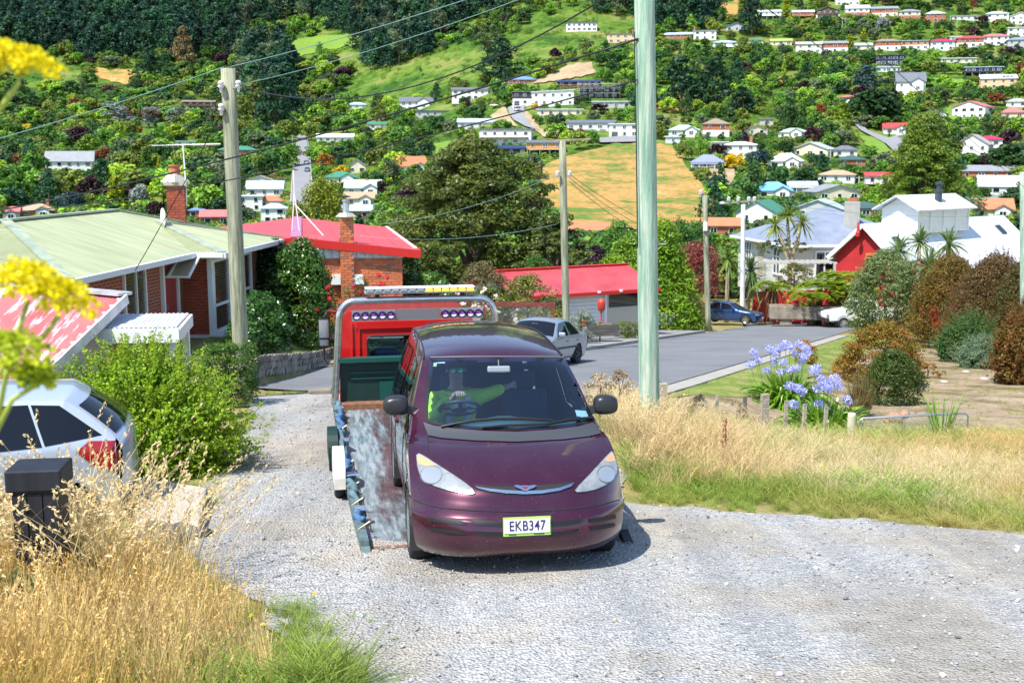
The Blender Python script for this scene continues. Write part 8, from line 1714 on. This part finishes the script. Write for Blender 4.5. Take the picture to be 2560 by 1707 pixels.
# ---- dark wooden post box, slab and stones, front left
bp_ = at(97, 1158, 7.4); o = thing('wooden_post_box', 'black stained square timber post box with flat cap in the grass', 'post box', (bp_.x, 7.4, bp_.z), R(8)); m_bt = M('black_timber', (.012, .014, .022), .6, scale=(6, 6, .5), var=(2.5, .4)); MB().box((0, 0, -.08), (.36, .34, .15)).build('cap', m_bt, o, bevel=.012); MB().box((0, .0, -.75), (.29, .28, 1.2)).build('box_body', m_bt, o, bevel=.01); [MB().box((-.1 + i * .1, -.145, -.75), (.09, .012, 1.15)).build('board', m_bt, o) for i in range(3)]
sp_ = [gp(338, 1330), gp(500, 1345), gp(520, 1258), gp(345, 1228)]; o = thing('concrete_slab', 'tilted pale concrete slab at the edge of the gravel', 'slab', (0, 0, 0)); z_ = .14
MB().slab([(p.x, p.y, p.z + z_ + (.04 if i > 1 else 0)) for i, p in enumerate(sp_)], .22).build('slab', soil_mat('slab_concrete', [(.3, (.40, .35, .29)), (.7, (.55, .50, .43))], 2.5, .5, 40), o, bevel=.03)
def rock(label, p, r, seed, c=(.3, .29, .27), name='boulder', sq=.7):
    import bmesh
    bm = bmesh.new(); bmesh.ops.create_icosphere(bm, subdivisions=2, radius=r)
    for v in bm.verts: v.co *= 1 + .35 * mnoise.noise(v.co / r * 1.1 + Vector((seed * 3.1, 0, 0))); v.co.z *= sq
    me = bpy.data.meshes.new(name); bm.to_mesh(me); bm.free(); me.materials.append(M('rock_%d' % int(c[0] * 100), c, .9, var=(6, .3), bump=(12, .6, .03))); me.polygons.foreach_set('use_smooth', [True] * len(me.polygons)); o = ob(name, me, None, p); return tag(o, label, 'rock')
rock('lichen-grey boulder at the foot of the gate post', (at(2108, 1118, 16.2).x, 16.2, at(2108, 1118, 16.2).z - .05), .17, 1, (.42, .39, .33)); p = gp(470, 1340); rock('dark flat stone beside the concrete slab', (p.x, p.y, p.z + .03), .2, 2, (.09, .09, .10), sq=.5); p = gp(400, 1362); rock('dark rounded stone under the grass by the slab', (p.x, p.y, p.z + .05), .24, 3, (.08, .08, .085))
for i, (px, py) in enumerate(((2235, 1045), (2262, 1035), (2250, 1060), (2218, 1052))): p = at(px, py, 21.5); rock('brown broken rock in the hollow below the dark shrub, %s' % ('largest', 'upper', 'lower', 'left one')[i], p, (.17, .11, .10, .09)[i], 5 + i, (.36, .22, .15))
for i, (px, py) in enumerate(((2415, 930), (2460, 948), (2360, 955))): p = gp(px, py); rock('pale stone on the bare slope, %s' % ('upper', 'right', 'left')[i], (p.x, p.y, p.z), .13, 11 + i, (.52, .48, .42), sq=.45)
o = thing('kerb_block', 'short broken concrete kerb end left of the tow truck', 'kerb', tuple(gp(800, 985)), R(20)); MB().box((0, 0, .05), (.5, .2, .14)).build('block', M('old_concrete', (.24, .2, .155)), o, bevel=.04)
# ---- grass
fBl = fol_mat('grass_by_instance', True, .3, .6, .25, noise_amt=.3, hue=.012, th=.505)
def tuft(name, n, h, wd, rg, spread, lean, seed_head=0, curve=.25):
    Vs, Fs, vs, k = [], [], [], 0; t = np.linspace(0, 1, 4)
    for i in range(n):
        a = rg.uniform(0, 6.28); b = rg.normal(0, spread, 2); l = h * rg.uniform(.55, 1.1); le = abs(rg.normal(0, lean)); P = np.stack([b[0] + math.cos(a) * l * (le * t + curve * t ** 3), b[1] + math.sin(a) * l * (le * t + curve * t ** 3), l * t * (1 - .12 * t)], 1)
        V, F = strip_leaf(P, wd * np.array([1, .9, .7, .25]), np.array([math.cos(a), math.sin(a), .3]) + rg.normal(0, .4, 3)); tone = np.clip(rg.normal(.5, .22), 0, 1); Vs.append(V); Fs.append(F + k); k += len(V); vs.append(np.full(len(F), tone))
        if rg.random() < seed_head:
            m = 11; d = P[-1] - P[-2]; d /= np.linalg.norm(d); C = P[-1] + d * np.linspace(-.02, .10, m)[:, None] * h * 1.1 + rg.normal(0, .006, (m, 3)); V, F = leafV(C, rg.normal(size=(m, 3)), np.full(m, .026 * h * 1.3), np.full(m, .011 * h * 1.3), rg, roll=np.tile(d, (m, 1))); Vs.append(V); Fs.append(F + k); k += len(V); vs.append(np.full(m, np.clip(tone + .2, 0, 1)))
    return mesh_arrays(name, np.concatenate(Vs), np.concatenate(Fs), [fBl], False, np.concatenate(vs))
rgg = np.random.default_rng(31)
T_dry = [tuft('dry_tuft', 24, 1.0, .0075, rgg, .06, .10, .16, .15) for _ in range(4)]; T_fine = [tuft('fine_tuft', 44, 1.0, .008, rgg, .09, .2, .3) for _ in range(4)]; T_green = [tuft('green_tuft', 34, 1.0, .022, rgg, .16, .55, 0, .5) for _ in range(3)]
def grass(name, label, protos, pts, h, tints, tilt=.12):
    n = len(pts); rot = np.c_[rgg.normal(0, tilt, n), rgg.normal(0, tilt, n) - .05, rgg.uniform(0, 6.28, n)]; hh_ = np.asarray(h)[:, None]; s = np.c_[hh_ * rgg.uniform(.8, 1.2, (n, 1)), hh_ * rgg.uniform(.8, 1.2, (n, 1)), hh_]
    stuff(scatter(name, protos, pts, rot, s, tints, rgg.integers(0, len(protos), n)), label, 'grass')
def pick(poly, dens_, seed, edge=None):
    A = np.array(poly); r_ = np.random.default_rng(seed); ar = (A[:, 0].max() - A[:, 0].min()) * (A[:, 1].max() - A[:, 1].min()); n = int(ar * dens_); x = r_.uniform(A[:, 0].min(), A[:, 0].max(), n); y = r_.uniform(A[:, 1].min(), A[:, 1].max(), n); k = in_poly(x, y, poly); return x[k], y[k]
def nz2(x, y, s, o=0.): return np.array([mnoise.noise(Vector((a * s, b * s, o))) for a, b in zip(x, y)])
def ingrav(x, y): return in_poly(x, y, gl_ + gr_)
edge = np.array(xy((1470, 1245), (1560, 1258), (1816, 1278), (2086, 1297), (2560, 1338)) + [(9, 9.8)])
def dedge(x, y): return y - np.interp(x, edge[:, 0], edge[:, 1])
# right field
RP = [(1.35, 11.2), (1.45, 20.5), (2.5, 21.5), (4.2, 19.4), (8.2, 18.6), (12, 19.5), (16, 18), (16, 8.2), (9, 9.8)] + [tuple(e) for e in edge[::-1]]
x, y = pick(RP, 60, 1); d_ = dedge(x, y); nn = nz2(x, y, .5, 1); keep = (d_ > .75 + nn * .6 - np.clip(x - 4, 0, 3) * .2) & ~ingrav(x, y) & (rgg.random(len(x)) < np.clip(.2 + d_ * .5, 0, 1)); x, y, d_, nn = x[keep], y[keep], d_[keep], nn[keep]
h = np.clip(.24 + .14 * d_, .2, .46) * rgg.uniform(.7, 1.15, len(x)) * (1 + nn * .25); h *= np.interp(x, [1.5, 3.0, 4.5], [1.25, .9, .72]); h = np.where((y > 15.6) & (x > 2.6), h * .55, h); mixv = np.clip(.5 + .9 * nz2(x, y, .35, 5) + (x - 4.5) * .07, 0, 1)[:, None]
ti = (1 - mixv) * np.array([.68, .56, .34]) + mixv * np.array([.60, .43, .19]); ti *= rgg.uniform(.8, 1.15, (len(x), 1)); grass('dry_grass', 'tall pale dry grass covering the verge right of the van', T_fine, np.c_[x, y, H(x, y) - .04], h, ti)
x, y = pick(RP, 90, 2); d_ = dedge(x, y); nn = nz2(x, y, .6, 9); keep = (~ingrav(x, y)) & (d_ > -.05) & (((d_ < 1.35 + nn * .9 - np.clip(x - 3.8, 0, 4) * .22) & (rgg.random(len(x)) < .95)) | (rgg.random(len(x)) < .12)); x, y, d_, nn = x[keep], y[keep], d_[keep], nn[keep]
k = np.clip(.45 + nz2(x, y, .8, 3) + (x - 5.0) * .10, 0, 1)[:, None]; ti = (1 - k) * np.array([.22, .35, .05]) + k * np.array([.48, .40, .14]); h = np.clip(.10 + .14 * d_, .08, .30) * rgg.uniform(.7, 1.3, len(x)); grass('green_grass', 'short bright green grass along the front edge of the dry verge', T_green, np.c_[x, y, H(x, y) - .01], h, ti * rgg.uniform(.8, 1.15, (len(x), 1)))
# left bank
LP = [(-.75, 4.4)] + [p for p in gl_[:7]] + [(-3.3, 9.5), (-5.6, 9.3), (-6.2, 7), (-5, 4), (-2, 3.4)]
x, y = pick(LP, 135, 3); nn = nz2(x, y, .7, 2); gx_ = np.array(gl_[:7]); de = np.interp(y, gx_[:, 1], gx_[:, 0]) - x; keep = (de > .42 + nn * .35) & (rgg.random(len(x)) < np.clip(de * .75, 0, 1)) & (y < 8.6) & (np.hypot(x + 3.0, y - 7.3) > .25); x, y, de, nn = x[keep], y[keep], de[keep], nn[keep]
h = np.clip(.2 + .35 * de, .2, .66) * rgg.uniform(.45, 1.25, len(x)); h *= np.interp(y, [4, 5.5, 7, 9], [.9, 1, 1, .75]); kv = np.clip(.5 + nz2(x, y, .9, 4), 0, 1)[:, None]; ti = ((1 - kv) * np.array([.66, .50, .23]) + kv * np.array([.58, .39, .12])) * rgg.uniform(.75, 1.2, (len(x), 1)); grass('dry_grass', 'tall golden dry grass with seed heads on the left bank', T_dry, np.c_[x, y, H(x, y) - .04], h, ti, .15)
x, y = pick(LP, 130, 5); nn = nz2(x, y, .8, 6); de = np.interp(y, gx_[:, 1], gx_[:, 0]) - x; keep = (de > .0 + nn * .15) & ((y < 6.1 + nn * 1.2) | ((de < .6 + nn * .6) & (rgg.random(len(x)) < .75)) | (rgg.random(len(x)) < .12)) & ~((y > 7.6) & (de < .4)); x, y, nn = x[keep], y[keep], nn[keep]
ti = np.array([.22, .30, .05]) * rgg.uniform(.6, 1.3, (len(x), 1)); grass('green_grass', 'green grass and weeds at the foot of the left bank', T_green, np.c_[x, y, H(x, y) - .01], np.where(y < 6.0, .30, .15) * rgg.uniform(.6, 1.3, len(x)), ti)
# seed stalks leaning over the white car and the slab
x, y = pick([(-3.75, 6.8), (-2.2, 7.2), (-2.2, 8.3), (-2.7, 8.8), (-3.9, 8.8)], 42, 8); keep = ~ingrav(x + .1, y); x, y = x[keep], y[keep]; T_seed = [tuft('seed_stalk', 7, 1.0, .006, rgg, .08, .22, 1.0, .35) for _ in range(3)]
grass('seed_stalks', 'straw-coloured seed stalks rising in front of the white car', T_seed, np.c_[x, y, H(x, y) - .03], rgg.uniform(.65, 1.2, len(x)), np.tile([.64, .50, .26], (len(x), 1)) * rgg.uniform(.8, 1.15, (len(x), 1)), .1)
# sparse growth elsewhere: drive edges, bank, lawn, hollow
P_ = []
for poly, dn, hh0, tint, sd in (([(-3.9, 12), (-3.2, 11.4), (-3.2, 15), (-3.6, 22), (-4.6, 24), (-5.6, 24), (-4.4, 18)], 26, .09, (.24, .32, .05), 11), ([(3.2, 22.9), (4.9, 23.7), (17, 51), (15.9, 52), (4.2, 25.3)], 24, .07, (.2, .36, .04), 12), ([(4.6, 20), (17, 25), (24, 42), (17, 48), (7, 27)], 7, .10, (.28, .33, .06), 13), ([(-5.9, 25), (-5.5, 35), (-3, 38.5), (-6.4, 39), (-8, 30), (-7.8, 24.6)], 30, .06, (.2, .34, .05), 14), ([(-8.5, 10.8), (-3.2, 10.6), (-2.9, 12.2), (-8.5, 12.8)], 20, .12, (.2, .28, .05), 15), ([(5.2, 17.2), (10, 17), (12, 20), (6, 20)], 40, .16, (.25, .36, .05), 16), ([(2.2, 9.9), (2.6, 9.0), (6.5, 8.0), (6.5, 9.6)], 2.5, .05, (.24, .34, .05), 17), ([(-2.0, 7.6), (-1.3, 6.2), (-.6, 5.6), (-.9, 8.0)], 10, .06, (.24, .36, .05), 18)):
    x, y = pick(poly, dn, sd); k = nz2(x, y, .9, sd) > -.12 if sd not in (12, 14) else np.ones(len(x), bool); x, y = x[k], y[k]
    if sd == 11: k = ~ingrav(x - .15, y); x, y = x[k], y[k]
    P_.append(np.c_[x, y, H(x, y) - .005, rgg.uniform(.6, 1.3, len(x)) * hh0, np.tile(tint, (len(x), 1)) * rgg.uniform(.75, 1.25, (len(x), 1))])
P_ = np.concatenate(P_); grass('short_grass', 'patchy short grass on the lawn, verges and drive edges', T_green, P_[:, :3], P_[:, 3], P_[:, 4:7])
# loose stones on the gravel
STV = []
for s_ in range(4):
    import bmesh
    bm = bmesh.new(); bmesh.ops.create_icosphere(bm, subdivisions=1, radius=1)
    for v in bm.verts: v.co *= 1 + .5 * mnoise.noise(v.co * 1.3 + Vector((s_ * 5.0, 0, 0))); v.co.z *= .6
    me = bpy.data.meshes.new('pebble'); bm.to_mesh(me); bm.free(); m = MATS.get('pebble')
    if not m:
        m, t, b = nodes_of('pebble'); a = t.nodes.new('ShaderNodeAttribute'); a.attribute_type = 'INSTANCER'; a.attribute_name = 'tint'; lk(t, a.outputs['Color'], b.inputs['Base Color']); b.inputs['Roughness'].default_value = .85; MATS['pebble'] = m
    me.materials.append(m); STV.append(me)
x, y = pick([(-2.4, 5.4), (7, 5.4), (6.2, 10.5), (1.3, 12.5), (1.2, 20), (-4.6, 23), (-3.6, 13), (-3, 9.4)], 120, 21); k = ingrav(x, y); x, y = x[k], y[k]; n = len(x); s_ = .005 + .011 * rgg.random(n) ** 3.0 + .016 * (rgg.random(n) > .988)
tn = np.array([.34, .345, .35]) * rgg.uniform(.5, 1.35, (n, 1)); tn[rgg.random(n) > .88] = (.40, .34, .27); stuff(scatter('gravel_stones', STV, np.c_[x, y, H(x, y) + .008 + s_ * .3], rgg.uniform(0, 6.28, (n, 3)) * np.array([.1, .1, 1]), np.repeat(s_[:, None], 3, 1), tn, rgg.integers(0, 4, n)), 'loose pale stones lying on the gravel drive', 'gravel')
# ---- flowers and weeds
m_yel = M('petal_yellow', (.78, .50, .01), .6)
def hawkbit(px, py, lab, grp, h=.25, Y=None):
    p = gp(px, py) if Y is None else at(px, py, Y); o = thing('yellow_flower', lab, 'flower', p, 0, grp); V, F, v = rosette(18, .022, .009, rgg, (-.1, .5), .1, seg=3); me = mesh_arrays('flower_head', V, F, [m_yel], False, v); ob('flower_head', me, o, (0, 0, 0)); MB().tube([(0, 0, 0), (.01, .01, -h)], .003, 4).build('flower_stem', M('green_stem', (.15, .25, .05)), o)
for i, (px, py) in enumerate(((442, 1545), (498, 1648), (425, 1360), (525, 1462), (535, 1553), (553, 1535), (575, 1568), (536, 1610), (628, 1537), (660, 1560), (785, 1482), (608, 1690), (390, 1530))): p = gp(px, py); hawkbit(px, py, 'yellow flower in the left grass, ' + where(px, py), 'yellow flowers in the left grass', .3, p.y - .5)
for i, (px, py) in enumerate(((2108, 1188), (2055, 1162), (2320, 1210), (2430, 1218), (2380, 1140), (2375, 1165), (2262, 1172), (2310, 1220), (2480, 1418), (2405, 1190), (1950, 1225))): p = gp(px, py); hawkbit(px, py, 'yellow flower in the right dry grass, ' + where(px, py), 'yellow flowers in the right grass', .35, p.y - .3 if py < 1400 else p.y)
p = gp(1822, 1190); o = thing('dock_stalk', 'rust-red dock seed stalk standing in the pale grass', 'weed', (p.x, p.y + .3, p.z)); rgx = np.random.default_rng(5); C = np.c_[rgx.normal(0, .022, 240), rgx.normal(0, .022, 240), rgx.uniform(.12, .62, 240)]; V, F = leafV(C, rgx.normal(size=(240, 3)), np.full(240, .022), np.full(240, .014), rgx); stuff(ob('seeds', mesh_arrays('dock_seeds', V, F, [fN], False, rgx.random(240)), o, color=(.30, .06, .03))); MB().tube([(0, 0, 0), (.01, 0, .62)], .006, 5).build('stem', m_stem, o)
p = gp(2352, 1105); o = thing('flax_tuft', 'upright bright green sword-leaved tuft behind the wire gate', 'plant', (p.x, p.y, p.z)); V, F, v = rosette(38, .85, .022, rgx, (1.1, 1.5), .12, .1, seg=5); ob('leaves', mesh_arrays('flax_leaves', V, F, [fN], False, v), o, color=(.17, .33, .03))
for i, (px, py, Y) in enumerate(((1735, 1010, 15.6), (1840, 1030, 15.9), (1870, 1060, 15.5), (1500, 950, 17), (1550, 945, 17.5))): p = at(px, py + 60, Y); plant('seeding_thistle', 'dry pale thistle gone to seed in the tall grass, %s' % ('right of the green pole', 'left of the split post', 'lower by the split post', 'left of the green pole', 'close left of the green pole')[i], 'weed', (p.x, Y, p.z - .2), (.28, .25, .75), (.42, .33, .19), .035, 40, 26, .7, 300 + i)
for i, (px, py, Y, c) in enumerate(((60, 1500, 6.6, (.06, .10, .02)), (30, 1380, 6.9, (.10, .03, .03)), (150, 1520, 6.4, (.12, .17, .02)), (20, 1640, 5.6, (.07, .12, .02)))): p = gp(px, py); plant('bramble', 'low leafy bramble at the lower left corner, %s' % ('dark green', 'reddish beside the post box', 'yellow-green', 'lowest')[i], 'weed', (p.x, p.y + .15, p.z), (.32, .3, .5), c, .05, 30, 26, .7, 320 + i, mat=fG)
# fennel close to the lens, left edge
fe_ = thing('fennel', 'blurred yellow fennel flower heads close to the lens at the left edge', 'flowers', at(10, 1150, 1.8)); o0 = fe_.location; m_fs = M('fennel_stem', (.35, .42, .06), .6); m_fy = fol_mat('fennel_floret', fixed=(.74, .64, .008), transl=.3, hue=.0, th=.5, noise_amt=.25); m_fg = fol_mat('fennel_green', fixed=(.38, .48, .02), transl=.35)
def umbel(px, py, Y, rad, mat, tilt, nray=16):
    c = at(px, py, Y); h_ = ob('flower_head', None, fe_, c - o0); h_.rotation_euler = tilt; C = []; mb = MB()
    for i in range(nray):
        a = i * 2.4; q = rad * math.sqrt((i + .5) / nray); e = np.array([q * math.cos(a), q * math.sin(a), rad * .55 - q * q / rad * .25]); mb.tube([(0, 0, -rad * .2), tuple(e * .6), tuple(e)], .0012, 4, caps=False); C.append(e + np.random.default_rng(i).normal(0, rad * .16, (34, 3)) * np.array([1, 1, .6]))
    mb.build('rays', m_fs, h_); C = np.concatenate(C); r_ = np.random.default_rng(3); V, F = leafV(C, r_.normal(size=C.shape) + np.array([0, 0, .6]), np.full(len(C), .011), np.full(len(C), .009), r_); ob('florets', mesh_arrays('florets', V, F, [mat], False, r_.random(len(C))), h_); return h_
umbel(48, 178, 1.8, .056, m_fy, (.2, .35, 0)); umbel(-20, 170, 1.78, .06, m_fy, (.2, .1, 0)); umbel(70, 720, 1.75, .05, m_fy, (.3, .35, 0)); umbel(150, 760, 1.78, .052, m_fy, (.2, .5, 0)); umbel(20, 905, 1.7, .062, m_fg, (.2, .2, 0)); umbel(85, 950, 1.72, .03, m_fg, (.3, .4, 0))
for pts_ in (((48, 205), (20, 245), (-40, 330)), ((70, 750), (45, 830), (20, 905), (-10, 1080)), ((150, 785), (110, 840), (45, 870), (20, 920)), ((85, 965), (30, 1000), (-20, 1100)), ((-20, 200), (-30, 260), (-60, 330))): MB().tube([at(a, b, 1.76) - o0 for a, b in pts_], .0042, 7).build('stalk', m_fs, fe_, smooth=True)
